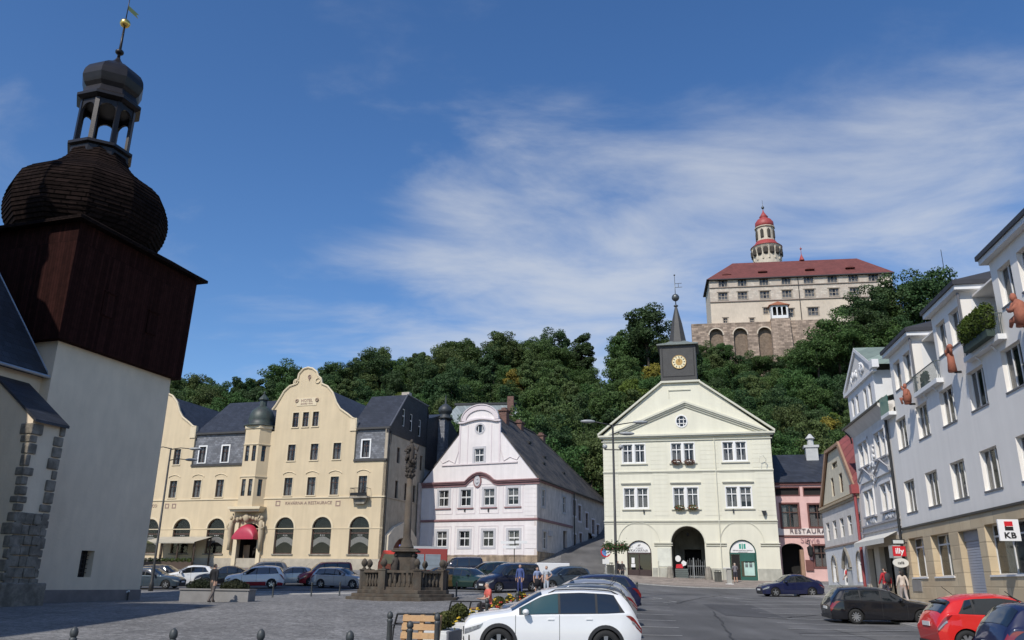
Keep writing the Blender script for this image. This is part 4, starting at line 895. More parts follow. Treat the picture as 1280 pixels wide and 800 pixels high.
# shops
def shop(s,kind):
    f=MB();col_=M('brown_shopfront',(.05,.03,.025),.5) if kind==0 else M('green_shopfront',(.02,.10,.075),.5)
    L_=arch(*s,n=16);w=(s[1]-s[0])/2;xc_=(s[0]+s[1])/2;zs=s[3]-w
    inn=arch(s[0]+.1,s[1]-.1,s[2]+.05,s[3]-.1,n=16);f.wall(L_,[inn],.18,.1)
    f.box(s[0],s[1],.17,.27,zs-.1,zs+.02);f.box(xc_-(.25 if kind else .05)-.05,xc_-(.25 if kind else .05)+.05,.18,.26,s[2],zs)
    if kind==0: f.box(s[0],s[1],.18,.26,s[2],s[2]+.62)
    else: f.box(xc_-.2,s[1]-.1,.19,.26,s[2],s[2]+.45);f.box(s[1]-.2,s[1]-.02,.16,.26,s[2],zs);f.box(xc_-.25,s[1],.16,.26,zs-.75,zs)
    o=f.build('shopfront',[col_],TP)
    g=MB();g.prism([(s[0]+.05,s[2]+.05),(s[1]-.05,s[2]+.05),(s[1]-.05,zs-.05),(s[0]+.05,zs-.05)],.3,.31);g.build('pane',glassD,o)
    b=MB();b.box(s[0],s[1],1.2,1.25,s[2],s[3]);b.build('shop_interior',dark,o)
    t=MB();t.prism([(s[0]+.12,zs+.04),(s[1]-.12,zs+.04)]+[(xc_+(w-.12)*math.cos(PI*i/16),zs+.04+(w-.14)*math.sin(PI*i/16)) for i in range(17)],.2,.22);t.build('sign_panel',whitep,o)
    ik=M('sign_grey_ink',(.15,.14,.15),.8,bump=0)
    if kind==0:
        text(o,'KAVÁRNA',xc_,.185,zs+.22,.36,ik,'sign_lettering',spacing=1.05);text(o,'NA RADNICI',xc_,.185,zs+.46,.13,ik,'sign_lettering')
        e=MB();e.tube([(xc_-.15,.185,zs+.62),(xc_-.05,.185,zs+.78),(xc_+.12,.185,zs+.8),(xc_+.02,.185,zs+.66),(xc_-.1,.185,zs+.68)],.025,5);e.build('sign_emblem',ik,o)
        p=MB();p.box(s[0]+.35,s[0]+.75,.26,.28,s[2]+.85,s[2]+1.15);p.box(s[0]+.4,s[0]+.7,.26,.28,s[2]+1.2,s[2]+1.75);p.box(s[0]+1.5,s[1]-.15,.4,.6,s[2]+1.0,s[2]+1.35);p.box(s[0]+1.15,s[1]-.1,.4,.6,s[2]+.62,s[2]+.8);p.build('window_display',whitep,o)
    else:
        gr=M('info_green',(.02,.28,.2),.5,bump=0)
        text(o,'i',xc_,.185,zs+.62,.75,gr,'sign_emblem',bold=.03)
        e=MB();e.box(xc_-.3,xc_-.12,.19,.2,zs+.4,zs+.86);e.box(xc_+.12,xc_+.3,.19,.2,zs+.4,zs+.86);e.build('sign_emblem',gr,o)
        text(o,'MĚSTSKÉ INFORMAČNÍ CENTRUM',xc_,.185,zs+.24,.12,ik,'sign_lettering');text(o,'INFORMATION CENTRE',xc_,.185,zs+.1,.08,ik,'sign_lettering')
        p=MB();p.box(xc_+.05,s[1]-.25,.26,.285,s[2]+.55,zs-.85);p.build('poster_board',M('poster_pale_green',(.45,.62,.55),.6,bump=0),o)
        p=MB()
        for i_ in range(2):
            for j_ in range(2): p.box(xc_+.15+i_*.38,xc_+.42+i_*.38,.25,.262,s[2]+1.3+j_*.36,s[2]+1.6+j_*.36)
        p.build('poster_photo',M('poster_dark',(.12,.14,.14),.6,bump=0),o)
        d=MB();d.box(s[0]+.2,xc_-.35,.24,.3,s[2]+.1,zs-.15);d.build('door',dark,o)
shop(sh1,0);shop(sh2,1)
# notice, pipes, lamps on the wall
m=MB();x,z=tf.uz(*z8(402,385));m.box(x-.65,x+.65,-.06,0,z-.9,z+.9);m.build('notice_board',M('white_notice',(.66,.66,.56),.7,bump=0),TP)
m=MB();x=tf.uz(*z7(655,600))[0];m.tube([(x,-.1,zc-.2),(x,-.1,-.6)],.045,6);x2=tf.uz(*z8(372,440))[0];m.tube([(x2,-.08,g0[1]),(x2,-.08,g0[1]+1.5)],.06,6);m.build('downpipe',tt,TP)
x,z=tf.uz(*z8(900,165));m=MB();m.prism([(x-.22,z+.2),(x+.22,z+.2),(x+.1,z-.25),(x-.05,z-.25)],-.35,0);m.build('loudspeaker',blackm,TP)
m=MB()
for p in((300,158),(747,155)): x,z=tf.uz(*z8(*p));m.box(x-.06,x+.06,-.15,0,z-.18,z+.18)
m.build('wall_lamp',blackm,TP)
x,z=tf.uz(*z7(890,620));m=MB();m.tube([(x+.3,-.3,z-.5),(x+.35,-.5,z),(x+.1,-.6,z+.35),(x-.25,-.6,z+.25)],.035,5);m.tube([(x-.2,-.6,z+.2),(x-.3,-.6,z-.3)],.02,4);m.build('wrought_bracket',tt,TP)
# roof body and side walls
D=14
m=MB();pk=tL[1]+.0
rt=[(-.5,zc+.15),(tL[0],tL[1]-.05),(tR[0],tR[1]-.05),(W+.5,zc+.15)]
m.add([(x,.12,z) for x,z in rt]+[(x,D,z) for x,z in rt],[(0,1,5,4),(1,2,6,5),(2,3,7,6),(4,5,6,7)]);m.build('roof',M('town_hall_roof',(.09,.09,.09),.7,var=.2,brick=(.4,.3,.6,'')),TP)
m=MB();m.box(0,.3,.4,D,-3,zc);m.box(W-.3,W,.4,D,-3,zc);m.box(0,W,D-.3,D,-3,zc);m.build('side_wall',tw,TP)
m=MB();zw=tf.uz(*z7(990,625),10)[1];xw=tf.uz(*z7(1024,640),10)[0];m.box(W,xw,10.,13,zw-4,zw);m.build('side_annex',tw,TP)
# clock turret
ca=tf.uz(*z7(385,225),.6);cb=tf.uz(*z7(566,225),.6);c0=tf.uz(*z7(385,50),.6)[1];cx_=(ca[0]+cb[0])/2;cw=(cb[0]-ca[0])/2;cyy=.6+cw
dk=M('turret_dark_slate',(.05,.048,.045),.6,var=.15,scale=2,bump=.15)
m=MB();m.box(cx_-cw,cx_+cw,.6,.6+2*cw,tL[1]-1,c0);o=m.build('clock_turret',dk,TP)
m=MB()
m.wall(rect(cx_-cw+.2,cx_+cw-.2,ca[1]+.4,c0-.25),[rect(cx_-cw+.26,cx_+cw-.26,ca[1]+.46,c0-.31)],.57,.03);m.build('turret_panel_frame',sheet,o)
m=MB();e=.3;m.box(cx_-cw-e,cx_+cw+e,.6-e,.6+2*cw+e,c0,c0+.14);m.lathe(cx_,cyy,[((cw+.25)*1.414,c0+.14),((cw+.2)*1.38,c0+.2),(cw*1.0,c0+.45),(cw*.62,c0+.75)],4,PI/4);m.build('turret_cap',M('aged_copper_cap',(.17,.19,.17),.55,var=.2,bump=.1),o)
def tz(px,py): return tf.uz(px,py,.6+cw)[1]
zs=tz(845,383);m=MB();m.lathe(cx_,cyy,[(cw*.62,c0+.55),(cw*.52,c0+.9),(cw*.33,(c0+.8)*.5+zs*.5),(.11,zs)],8,PI/8);m.build('spire',dk,o)
m=MB();m.smooth=True;m.tube([(cx_,cyy,zs-.2),(cx_,cyy,tz(843,343))],[.07,.025],6);m.blob((cx_,cyy,tz(845,372)),.42,12,8);m.blob((cx_,cyy,zs+.05),(.26,.26,.12),10,6);m.blob((cx_,cyy,tz(843,344)),.1,8,6);fo=m.build('finial',M('dull_metal',(.12,.13,.13),.4,metal=.6,bump=0),o)
zv=tz(844,357);m=MB();m.box(cx_,cx_+.8,cyy-.01,cyy+.01,zv-.25,zv-.2);m.box(cx_,cx_+.75,cyy-.01,cyy+.01,zv+.2,zv+.25);m.box(cx_+.35,cx_+.4,cyy-.01,cyy+.01,zv-.25,zv+.25);m.build('weather_vane',blackm,fo)
ck=tf.uz(*z7(475,130),.55);r_=.72
m=MB();m.prism([(ck[0]+r_*math.cos(2*PI*i/32),ck[1]+r_*math.sin(2*PI*i/32)) for i in range(32)],.52,.6);c_=m.build('clock_face',M('clock_cream',(.75,.66,.42),.6,bump=0),o)
m=MB();m.prism([(ck[0]+.36*math.cos(2*PI*i/24),ck[1]+.36*math.sin(2*PI*i/24)) for i in range(24)],.5,.52);m.wall([(ck[0]+r_*1.03*math.cos(2*PI*i/32),ck[1]+r_*1.03*math.sin(2*PI*i/32)) for i in range(32)],[[(ck[0]+r_*.95*math.cos(2*PI*i/32),ck[1]+r_*.95*math.sin(2*PI*i/32)) for i in range(32)]],.5,.03);m.build('clock_centre',M('clock_gold',(.5,.3,.08),.5,bump=0),c_)
m=MB()
for i in range(12):
    a=PI/2-i*PI/6;ca_,sa_=math.cos(a),math.sin(a);a0=(ck[0]+.48*ca_,ck[1]+.48*sa_);a1=(ck[0]+.64*ca_,ck[1]+.64*sa_);n_=(-sa_*.035,ca_*.035)
    m.prism([(a0[0]-n_[0],a0[1]-n_[1]),(a1[0]-n_[0],a1[1]-n_[1]),(a1[0]+n_[0],a1[1]+n_[1]),(a0[0]+n_[0],a0[1]+n_[1])],.495,.515)
m.build('clock_numerals',blackm,c_)
m=MB()
for a,l_ in((R(97),.38),(R(80),.56)): ca_,sa_=math.cos(a),math.sin(a);n_=(-sa_*.03,ca_*.03);m.prism([(ck[0]-n_[0],ck[1]-n_[1]),(ck[0]+l_*ca_,ck[1]+l_*sa_),(ck[0]+n_[0],ck[1]+n_[1])],.47,.49)
m.build('clock_hands',blackm,c_)

# ================================================================ PINK RESTAURANT
rf=Fac(975,719,82.3,104.3)
PP=bthing(rf,'restaurant_building','narrow pink restaurant building with a dark doorway and slate roof beside the cream town hall','building')
pk=M('pink_plaster',(.72,.46,.41),.9,var=.06,stain=.05,bump=.15)
pk2=M('pale_pink_band',(.75,.66,.60),.9,var=.05)
brn=M('maroon_trim',(.16,.06,.05),.7,var=.1)
zp=zoomf(960,600,4)
wl=[]
for a,b_ in(((72,237),(148,120)),((212,235),(285,122))):
    x0,z0=rf.uz(*zp(*a));x1,z1=rf.uz(*zp(*b_));wl.append((x0,x1,z0,z1))
x0,z0=rf.uz(*zp(238,435));x1,z1=rf.uz(*zp(300,328));wl.append((x0,x1,z0,z1))
v=[]
for cx0 in(95,238):
    x,z=rf.uz(*zp(cx0,57));v.append((x-1.1,x+1.1,z-.35,z+.35))
x0,z0=rf.uz(*zp(78,478));x1,z1=rf.uz(*zp(175,316));dr=(x0,x1,-.3,z1)
ze=rf.uz(*zp(120,8))[1]
m=MB();m.wall(rect(-.6,11,-3,ze),[rect(*w_) for w_ in wl]+[rect(*w_) for w_ in v]+[arch(*dr,rise=.6)],0,.35);m.build('front_wall',pk,PP)
for i,w_ in enumerate(wl): win(PP,*w_,y=.15,fm=brownp,nx=2,tr=.65,fw=.07,cur=.9,seed=90+i); s=MB();s.wall(rect(w_[0]-.15,w_[1]+.15,w_[2]-.15,w_[3]+.15),[rect(*w_)],-.05,.05);s.build('window_surround',brn,PP)
for w_ in v: s=MB();s.box(w_[0],w_[1],.2,.22,w_[2],w_[3]);s.build('vent_window',dark,PP);s=MB();s.wall(rect(w_[0]-.1,w_[1]+.1,w_[2]-.1,w_[3]+.1),[rect(*w_)],-.04,.04);s.build('window_surround',brn,PP)
m=MB();zb_=rf.uz(*zp(160,276))[1];zt_=rf.uz(*zp(160,240))[1];m.box(-.6,11,-.04,0,zb_,zt_);o=m.build('lettering_band',pk2,PP)
x,z=rf.uz(*zp(210,250));text(o,'RESTAURANT',x+.25,-.12,z-.12,.62,M('sign_brown',(.13,.09,.09),.8,bump=0),'sign_lettering',spacing=1.1,sx=1.05)
x,z=rf.uz(*zp(210,302));text(PP,'Slávie',x,-.05,z,.8,M('sign_faded',(.42,.24,.24),.8,bump=0),'faded_lettering')
m=MB();m.box(-.6,11,-.1,0,zb_-.18,zb_-.02);m.box(-.6,11,-.14,0,ze-.35,ze-.15);m.build('string_course',brn,PP)
m=MB();m.box(dr[0],dr[1],2.0,2.05,-.3,dr[3]);m.build('doorway_recess',dark,PP)
m=MB();m.box(dr[1]-.35,dr[1]-.02,.0,1.2,-.3,dr[3]-.6);m.build('door_jamb',M('brown_jamb',(.32,.2,.13)),PP)
x,z=rf.uz(*zp(210,360));m=MB();m.tube([(x-.3,-.1,z+.9),(x,-.5,z+1.1),(x,-.5,z+.6)],.04,5);m.lathe(x,-.5,[(.05,z+.6),(.3,z+.4),(.22,z-.3),(.05,z-.5)],6);m.build('lantern',blackm,PP)
x,z=rf.uz(*zp(208,427));m=MB();m.box(x-.35,x+.35,-.15,0,z-.5,z+.5);m.build('menu_board',brn,PP)
m=MB();zr=rf.uz(*zp(120,-120),4)[1];m.add([(-.9,-.3,ze-.1),(11,-.3,ze-.1),(11,4.5,zr+.2),(-.9,4.5,zr+.2),(11,10,ze),(-.9,10,ze)],[(0,1,2,3),(3,2,4,5),(0,3,5),(1,2,4)]);ro=m.build('roof',slate,PP)
m=MB();m.box(-.6,11,9.9,10,-3,ze);m.build('rear_wall',pk,PP)
x,z=rf.uz(*zoomf(960,420,4)(218,595),4);m=MB();m.box(x-.6,x+.6,3.4,4.6,zr-.6,z+.7);m.box(x-.75,x+.75,3.3,4.7,z+.7,z+.95);m.lathe(x,4,[(.35,z+.95),(.3,z+1.6),(.5,z+1.7),(.1,z+2.2)],8);m.build('chimney',M('pale_chimney',(.5,.5,.48),.8),ro)

# ================================================================ RIGHT HAND ROW  (all on one building line)
kf=Fac(1139,748,48,189.3)
def rowf(z0=None): return kf
# -- small cream house
SP=thing('gabled_house','small cream house with a half-hipped red gable, five slot windows and a pointed white doorway','building',kf.world(-8.75,0,0),kf.rot)
O=-8.75
def TS(x,y,z): return (x-O,y,z)
cw1=M('cream_gable_plaster',(.62,.56,.43),.9,var=.06,stain=.05)
cw2=M('white_lower_plaster',(.68,.68,.68),.9,var=.05,stain=.06)
redm=M('red_sheet_roof',(.20,.055,.05),.6,var=.15,brick=(.5,20,.7,''),bump=.1)
rt_=M('red_trim',(.30,.06,.06),.6,var=.1)
X0=-21.6
win5=[(x-.62,x+.62,4.12,5.5) for x in(-19.85,-17.35,-14.85,-12.35,-9.75)]
# the row's windows look wide along the street because the house is seen almost edge on
low=[(-19.4,-17.9,.92,2.75),(-11.2,-9.8,.92,2.8)];dd=(-15.7,-13.1,-1.0,3.28)
m=MB();m.T=TS;m.wall(rect(X0,-8.75,3.55,6.6),[rect(*w_) for w_ in win5],0,.55);m.build('upper_wall',M('white_upper_plaster',(.66,.62,.58),.9,stain=.05),SP)
m=MB();m.T=TS
gth=[(-15.7,-1)]+[(-15.7,1.9),(-15.4,2.5),(-14.95,2.95),(-14.4,3.28),(-13.85,2.95),(-13.4,2.5),(-13.1,1.9)]+[(-13.1,-1)]
m.wall(rect(X0,-8.75,-3,3.55),[arch(*w_) for w_ in low]+[gth],-.02,.5);m.build('lower_wall',cw2,SP)
gw=[(-17.1,-16.2,7.3,8.7),(-14.2,-13.2,7.3,8.7)];att=(-16.2,-14.3,9.3,9.75)
gp=[(-21.0,6.95),(-9.1,6.95),(-12.9,10.65),(-17.0,10.65)]
m=MB();m.T=TS;m.wall(gp,[rect(*w_) for w_ in gw]+[rect(*att)],.02,.35);m.build('gable_wall',cw1,SP)
for i,w_ in enumerate(win5+gw+[att]): win(SP,*w_,y=.13,fm=brownp if i>4 else whitep,nx=1,tr=0 if i==7 else .6,fw=.05,cur=.8,seed=i+11,T=TS)
for i,w_ in enumerate(low):
    o=win(SP,*w_,y=.12,fm=whitep,nx=1,tr=.65,ar=1,fw=.05,cur=0,T=TS,name='display_window');s=MB();s.T=TS;s.box(w_[0]+.1,w_[1]-.1,.165,.2,w_[2]+.1,w_[2]+1.15);s.build('orange_display',M('orange_panel',(.55,.25,.08),.6,bump=0),o)
m=MB();m.T=TS;m.prism([(x*1,z) for x,z in gth],.16,.22);o=m.build('door',M('pale_grey_door',(.55,.55,.53),.6,var=.05),SP)
m=MB();m.T=TS;m.box(-15.6,-13.2,.13,.17,1.75,1.85);m.prism([(-14.9,1.95),(-13.9,1.95),(-13.95,2.5),(-14.4,2.95),(-14.85,2.5)],.135,.16);m.build('door_light',glassD,o)
m=MB();m.T=TS;m.tube([(x,-.06,z) for x,z in gth[1:-1]],.12,6);
for w_ in low: A_=arch(w_[0]-.15,w_[1]+.15,w_[2],w_[3]+.15);m.tube([(x,-.05,z) for x,z in A_[1:]+A_[:1]],.07,5)
m.build('stone_surround',stoneg,SP)
m=MB();m.T=TS;m.box(X0-.15,-8.8,-.22,.1,6.6,6.78);m.box(X0-.1,-8.8,-.14,.1,6.42,6.6);m.build('eaves_cornice',M('ochre_cornice',(.42,.33,.22),.85),SP)
m=MB();m.T=TS;m.box(X0,-8.75,-.1,0,3.5,3.62);m.build('string_course',M('brown_band',(.3,.22,.18)),SP)
m=MB();m.T=TS;m.box(X0,-8.75,-.06,0,-3,.7);m.build('base_render',tg,SP)
m=MB();m.T=TS
y1=12
m.add([(-21.4,-.1,6.85),(-17.1,-.1,10.85),(-12.8,-.1,10.85),(-8.75,-.1,6.85),(-21.4,y1,6.85),(-15,y1,12.4),(-8.75,y1,6.85),(-15,1.8,12.4)],[(0,1,7,5,4),(3,6,5,7,2),(1,2,7),(4,5,6)]);ro=m.build('roof',redm,SP)
m=MB();m.T=TS;m.prism([(-9.3,6.85),(-8.8,6.85),(-12.75,10.95),(-13.1,10.7)],-.2,-.05);m.prism([(-21.5,6.85),(-20.9,6.85),(-17.0,10.7),(-17.3,10.95)],-.2,-.05);m.box(-17.3,-12.7,-.22,-.05,10.68,10.9);m.build('verge_trim',M('brown_verge',(.33,.2,.13),.7),ro)
m=MB();m.T=TS;m.tube([(-8.9,-.25,6.8),(-8.9,-.25,-1)],.1,8);m.box(-9.2,-8.6,-.5,0,6.7,7.3);m.build('red_downpipe',rt_,SP)
m=MB();m.T=TS;m.box(X0,X0+.3,0,y1,-3,6.8);m.box(X0,-8.75,y1-.2,y1,-3,6.8);m.build('side_wall',cw2,SP)
# -- grey ornate house
GPt=thing('ornate_house','narrow grey house with white stucco ornament, a pedimented attic and an awning over the cafe','building',kf.world(0,0,0),kf.rot)
gw_=M('pale_grey_plaster',(.74,.70,.65),.9,var=.06,stain=.06)
wh=M('stucco_white',(.72,.71,.70),.85,var=.05,bump=.2)
x0g,x1g=-8.72,-.02
wls=[]
for xc_ in(-6.2,-2.1):
    for dx_ in(-.62,.62):
        wls.append((xc_+dx_-.5,xc_+dx_+.5,5.02,6.62));wls.append((xc_+dx_-.5,xc_+dx_+.5,8.23,9.78))
m=MB();m.wall(rect(x0g,x1g,3.5,11.1),[rect(*w_) for w_ in wls],0,.4);m.build('front_wall',gw_,GPt)
for i,w_ in enumerate(wls): win(GPt,*w_,y=.1,fm=whitep,nx=1,tr=.7,fw=.07,cur=.9,seed=100+i)
m=MB()
for xc_ in(-6.2,-2.1):
    for z0_,z1_ in((5.02,6.62),(8.23,9.78)):
        e=1.28;m.box(xc_-e,xc_-1.13,-.08,0,z0_-.1,z1_+.2);m.box(xc_+1.13,xc_+e,-.08,0,z0_-.1,z1_+.2);m.box(xc_-.1,xc_+.1,-.06,0,z0_,z1_);m.box(xc_-e,xc_+e,-.1,0,z1_+.02,z1_+.2)
    m.prism([(xc_-1.5,7.15),(xc_+1.5,7.15),(xc_+1.5,7.3),(xc_,7.95),(xc_-1.5,7.3)],-.12,-.02)
m.build('window_mouldings',wh,GPt)
m=MB();m.box(x0g,x1g,-.12,0,4.35,4.45);m.box(x0g,x1g,-.1,0,3.95,4.05)
for xc_ in(-6.2,-2.1): m.tube([(xc_-1.6,-.15,7.2),(xc_-1.6,-.2,7.4),(xc_,-.22,8.05),(xc_+1.6,-.2,7.4),(xc_+1.6,-.15,7.2)],.07,5);m.box(xc_-1.4,xc_+1.4,-.16,0,8.1,8.2);m.box(xc_-1.4,xc_+1.4,-.16,0,4.88,4.99)
m.build('mouldings',M('grey_moulding',(.36,.35,.36),.85),GPt)
rr=random.Random(8);m=MB();m.smooth=True
for i in range(120):
    k=i%4
    if k==0: x,z=-4.15+rr.gauss(0,.22),rr.uniform(6.9,9.3)
    elif k==1: x,z=rr.choice((-6.2,-2.1))+rr.uniform(-1.1,1.1),rr.uniform(4.55,4.8)
    elif k==2:
        c=rr.choice((-6.2,-2.1));x=c+rr.uniform(-.9,.9);z=7.35+rr.uniform(0,.45)*(1-abs(x-c))
    else: x,z=rr.uniform(x0g+.6,x1g-.6),rr.uniform(7.95,8.15)
    m.blob((x,-.04,z),(rr.uniform(.06,.17),.08,rr.uniform(.06,.2)),6,4,jit=.5,seed=i)
m.build('stucco_ornament',wh,GPt)
# big coved eaves
m=MB();m.add([(x0g-.3,-.5,11.05),(x1g,-.5,11.05),(x1g,0,10.45),(x0g,0,10.45),(x0g-.3,-.5,11.15),(x1g,-.5,11.15),(x1g,1,11.45),(x0g-.4,1,11.45)],[(0,1,2,3),(0,1,5,4),(4,5,6,7),(0,3,7,4),(1,2,6,5)]);m.build('eaves_soffit',gw_,GPt)
m=MB();m.tube([(x0g-.3,-.55,11.12),(x1g,-.55,11.12)],.08,6);g_=m.build('gutter',blackm,GPt)
m=MB();m.tube([(x0g-.2,-.5,11.05),(x0g+.2,-.2,10.5),(x0g+.1,-.12,10.1)],.05,6);m.build('gutter_outlet',blackm,GPt)
for i in range(7): x=x0g+.6+i*1.3;m=MB();m.tube([(x,-.45,11.05),(x,-.04,10.55)],.025,4);m.build('gutter_bracket',blackm,g_)
# attic with pediment
aw=[(-7.6,-6.9,11.75,13.0),(-6.4,-5.7,11.75,13.0),(-4.3,-3.6,11.6,12.95),(-3.1,-2.4,11.6,12.95)]
m=MB();m.wall(rect(-8.4,-1.6,11.4,13.6),[rect(*w_) for w_ in aw],-.1,.1);m.box(-8.4,-8.35,0,4,11.4,13.6);m.box(-1.65,-1.6,0,4,11.4,13.6);m.build('attic_wall',wh,GPt)
for i,w_ in enumerate(aw): win(GPt,*w_,y=-.03,fm=whitep,nx=1,tr=0,fw=.06,cur=.8,seed=130+i)
m=MB();m.prism([(-8.7,13.55),(-1.2,13.55),(-4.9,15.7)],-.12,-.02);m.build('pediment',gw_,GPt)
m=MB();m.prism([(-8.9,13.4),(-1.0,13.4),(-1.0,13.62),(-8.9,13.62)],-.26,0)
m.prism([(-8.95,13.55),(-4.9,15.72),(-4.9,15.98),(-9.0,13.8)],-.24,0);m.prism([(-1.0,13.55),(-4.9,15.72),(-4.9,15.98),(-.95,13.8)],-.24,0);m.box(-1.5,-.75,-.3,.1,13.6,14.1);m.build('pediment_cornice',wh,GPt)
m=MB();m.smooth=True
for i in range(16): x=-4.9+rr.gauss(0,.9);m.blob((x,-.15,14.1+rr.uniform(0,.8)*(1-abs(x+4.9)/2.6)),(rr.uniform(.1,.25),.08,rr.uniform(.1,.3)),6,4,jit=.5,seed=i)
m.build('pediment_relief',wh,GPt)
cg=M('green_copper_sheet',(.22,.27,.22),.55,var=.15,brick=(.9,30,.8,''),bump=.05)
m=MB();m.add([(-9.0,-.22,13.82),(-4.9,-.22,16.0),(-.9,-.22,13.82),(-9,9,13.8),(-4.9,9,16),(-.9,9,13.8)],[(0,1,4,3),(1,2,5,4)]);m.add([(x0g,-.2,11.5),(x1g,-.2,11.5),(x1g,6,13.2),(x0g,6,13.2),(x1g,12,11.5),(x0g,12,11.5)],[(0,1,2,3),(3,2,4,5)]);m.build('roof',cg,GPt)
# shop floor with awning
m=MB();sf=M('shop_cream_stone',(.58,.50,.38),.85,var=.08)
for xa,xb in((-8.72,-8.2),(-6.6,-5.4),(-2.5,-1.6),(-.5,-.02)): m.box(xa,xb,-.02,.3,-3,3.5)
m.box(x0g,x1g,-.03,.3,3.0,3.5);m.build('shop_wall',sf,GPt)
m=MB();m.box(x0g,x1g,1.0,1.05,-3,3.2);o=m.build('shop_interior',M('shop_inside',(.10,.085,.07)),GPt)
m=MB();m.box(-8.2,-6.6,.3,.34,-1,3);m.box(-5.4,-4.2,.3,.34,0,3);m.box(-3.4,-2.5,.3,.34,0,3);m.box(-1.6,-.5,.3,.34,-1,3);m.build('shop_pane',glassD,GPt)
m=MB();m.box(-1.5,-.6,.28,.3,.2,2.4);m.build('green_shop_door',M('green_door',(.02,.12,.07),.5),GPt)
m=MB();m.box(-1.3,-.8,.24,.27,.9,1.5);m.build('door_notice',whitep,GPt)
aw_=M('cream_awning_cloth',(.62,.60,.54),.8,var=.05,bump=.1)
m=MB();m.add([(-8.3,0,3.75),(-1.0,0,3.75),(-1.0,-.8,3.35),(-8.3,-.8,3.35),(-8.3,0,3.72),(-1.0,0,3.72),(-1.0,-.8,3.32),(-8.3,-.8,3.32)],[(0,1,2,3),(4,5,6,7),(0,3,7,4),(1,2,6,5)]);m.add([(-8.3,-.8,3.35),(-1.0,-.8,3.35),(-1.0,-.82,3.05),(-8.3,-.82,3.05)],[(0,1,2,3)]);m.build('awning',aw_,GPt)
m=MB();m.box(-1.4,-.5,-.5,-.05,2.2,2.9);m.build('lit_sign_box',M('pale_sign_box',(.45,.45,.43),.5,bump=0),GPt)
m=MB();m.tube([(x1g-.05,-.2,11.3),(x1g-.05,-.12,10.6),(x1g-.05,-.12,-.5)],.08,8);m.build('drainpipe',blackm,GPt)
# projecting signs
sg=thing('cafe_sign','small red square sign with white lettering over a white oval, hanging beside the drainpipe','sign',kf.world(kf.uz(1124,689,-.5)[0],-.5,kf.uz(1124,689,-.5)[1]-.85),kf.rot)
kx0,kz0=kf.uz(1116,696)
cS=(-.6,-.7);
m=MB();m.box(-.02,.02,-.05,.7,1.28,1.34);m.build('sign_bracket',blackm,sg)
m=MB();m.box(-.05,.05,-.34,.34,.58,1.12);p1=m.build('red_panel',M('sign_red',(.60,.02,.03),.4,bump=0,var=.02),sg)
text(p1,'illy',.065,0,.85,.42,M('sign_white',(.85,.85,.85),.5,bump=0,var=0),'sign_lettering',rot=(PI/2,0,PI/2),ext=.008,bold=.02)
m=MB();m.T=lambda x,y,z:(y,x,z);m.prism([(.42*math.cos(2*PI*i/24),.22+.25*math.sin(2*PI*i/24)) for i in range(24)],-.05,.05);o=m.build('oval_panel',M('sign_offwhite',(.7,.68,.62),.5,bump=0,var=.02),sg)
text(o,'café',.065,0,.22,.22,blackm,'sign_lettering',rot=(PI/2,0,PI/2),ext=.008)
m=MB();m.box(-.05,.05,-.35,.35,1.22,1.5);m.build('top_panel',blackm,sg)
m=MB();m.box(.05,.06,-.28,.28,1.27,1.45);m.build('top_panel_face',M('sign_pale',(.6,.62,.6),.5,bump=0),sg)

# -- long grey bank building
KP=thing('bank_building','long pale grey bank building with a sandstone ground floor, roof terraces and terracotta figures','building',kf.world(0,0,0),kf.rot)
kw=M('grey_blue_render',(.85,.81,.75),.9,var=.04,scale=.3,streak=.035,bump=.1)
kwh=M('white_render',(.74,.74,.73),.85,var=.04,bump=.1)
kst=M('ashlar_sandstone',(.62,.50,.33),.85,var=.16,scale=.5,brick=(1.3,.62,.82,''),c2=(.50,.39,.25),bump=.15)
n=9;L1=[(1.4+3.72*k*1.003,3.2+3.72*k*1.003+.05) for k in range(n)]
wr=[(a,b_,4.56,6.27) for a,b_ in L1]+[(a,b_,8.07,9.78) for a,b_ in L1]
XK=40
m=MB();m.wall(rect(0.02,XK,3.8,10.3),[rect(*w_) for w_ in wr],0,.5,edge=False);m.build('front_wall',kw,KP)
for i,w_ in enumerate(wr):
    win(KP,*w_,y=.17,fm=whitep,nx=3,tr=0,fw=.05,cur=1.0,seed=150+i);s=MB();s.box(w_[0]-.05,w_[1]+.05,-.04,.17,w_[2]-.07,w_[2]-.005);s.build('sill',M('grey_sill',(.16,.16,.17),.6),KP)
m=MB();m.box(0,XK,-.1,.2,3.72,3.82);m.build('dark_ledge',blackm,KP)
# ground floor openings
sw_=[(1.0,3.5,1.12,3.18),(4.75,7.45,1.12,3.15)];dr=(8.7,11.1,-1.2,3.1);big=(11.9,17.5,1.12,3.2)
more=[(18.9,21.6,1.12,3.15),(22.8,25.5,1.12,3.15),(26.8,29.5,1.12,3.15),(31,33.5,1.12,3.15)]
m=MB();m.wall(rect(0.02,XK,-3,3.72),[rect(*a) for a in sw_+[dr,big]+more],-.03,.75,edge=False);m.build('stone_ground_floor',kst,KP)
for i,w_ in enumerate(sw_+[big]+more):
    o=win(KP,*w_,y=.3,fm=whitep,nx=2 if w_[1]-w_[0]<3 else 3,tr=.76,fw=.06,cur=0,seed=i,name='shop_window',gl=glass('shop_glass',(.03,.04,.04),.6))
    s=MB();s.box(w_[0]-.08,w_[1]+.08,-.08,.3,w_[2]-.08,w_[2]-.004);s.build('sill',kwh,o)
    for q in range(2): s=MB();s.box(w_[0]+.3+q*.9,w_[0]+.9+q*.9,.42,.44,w_[2]+.3,w_[2]+.9);s.build('poster',M('window_poster',(.35,.35,.33),.7,bump=0),o)
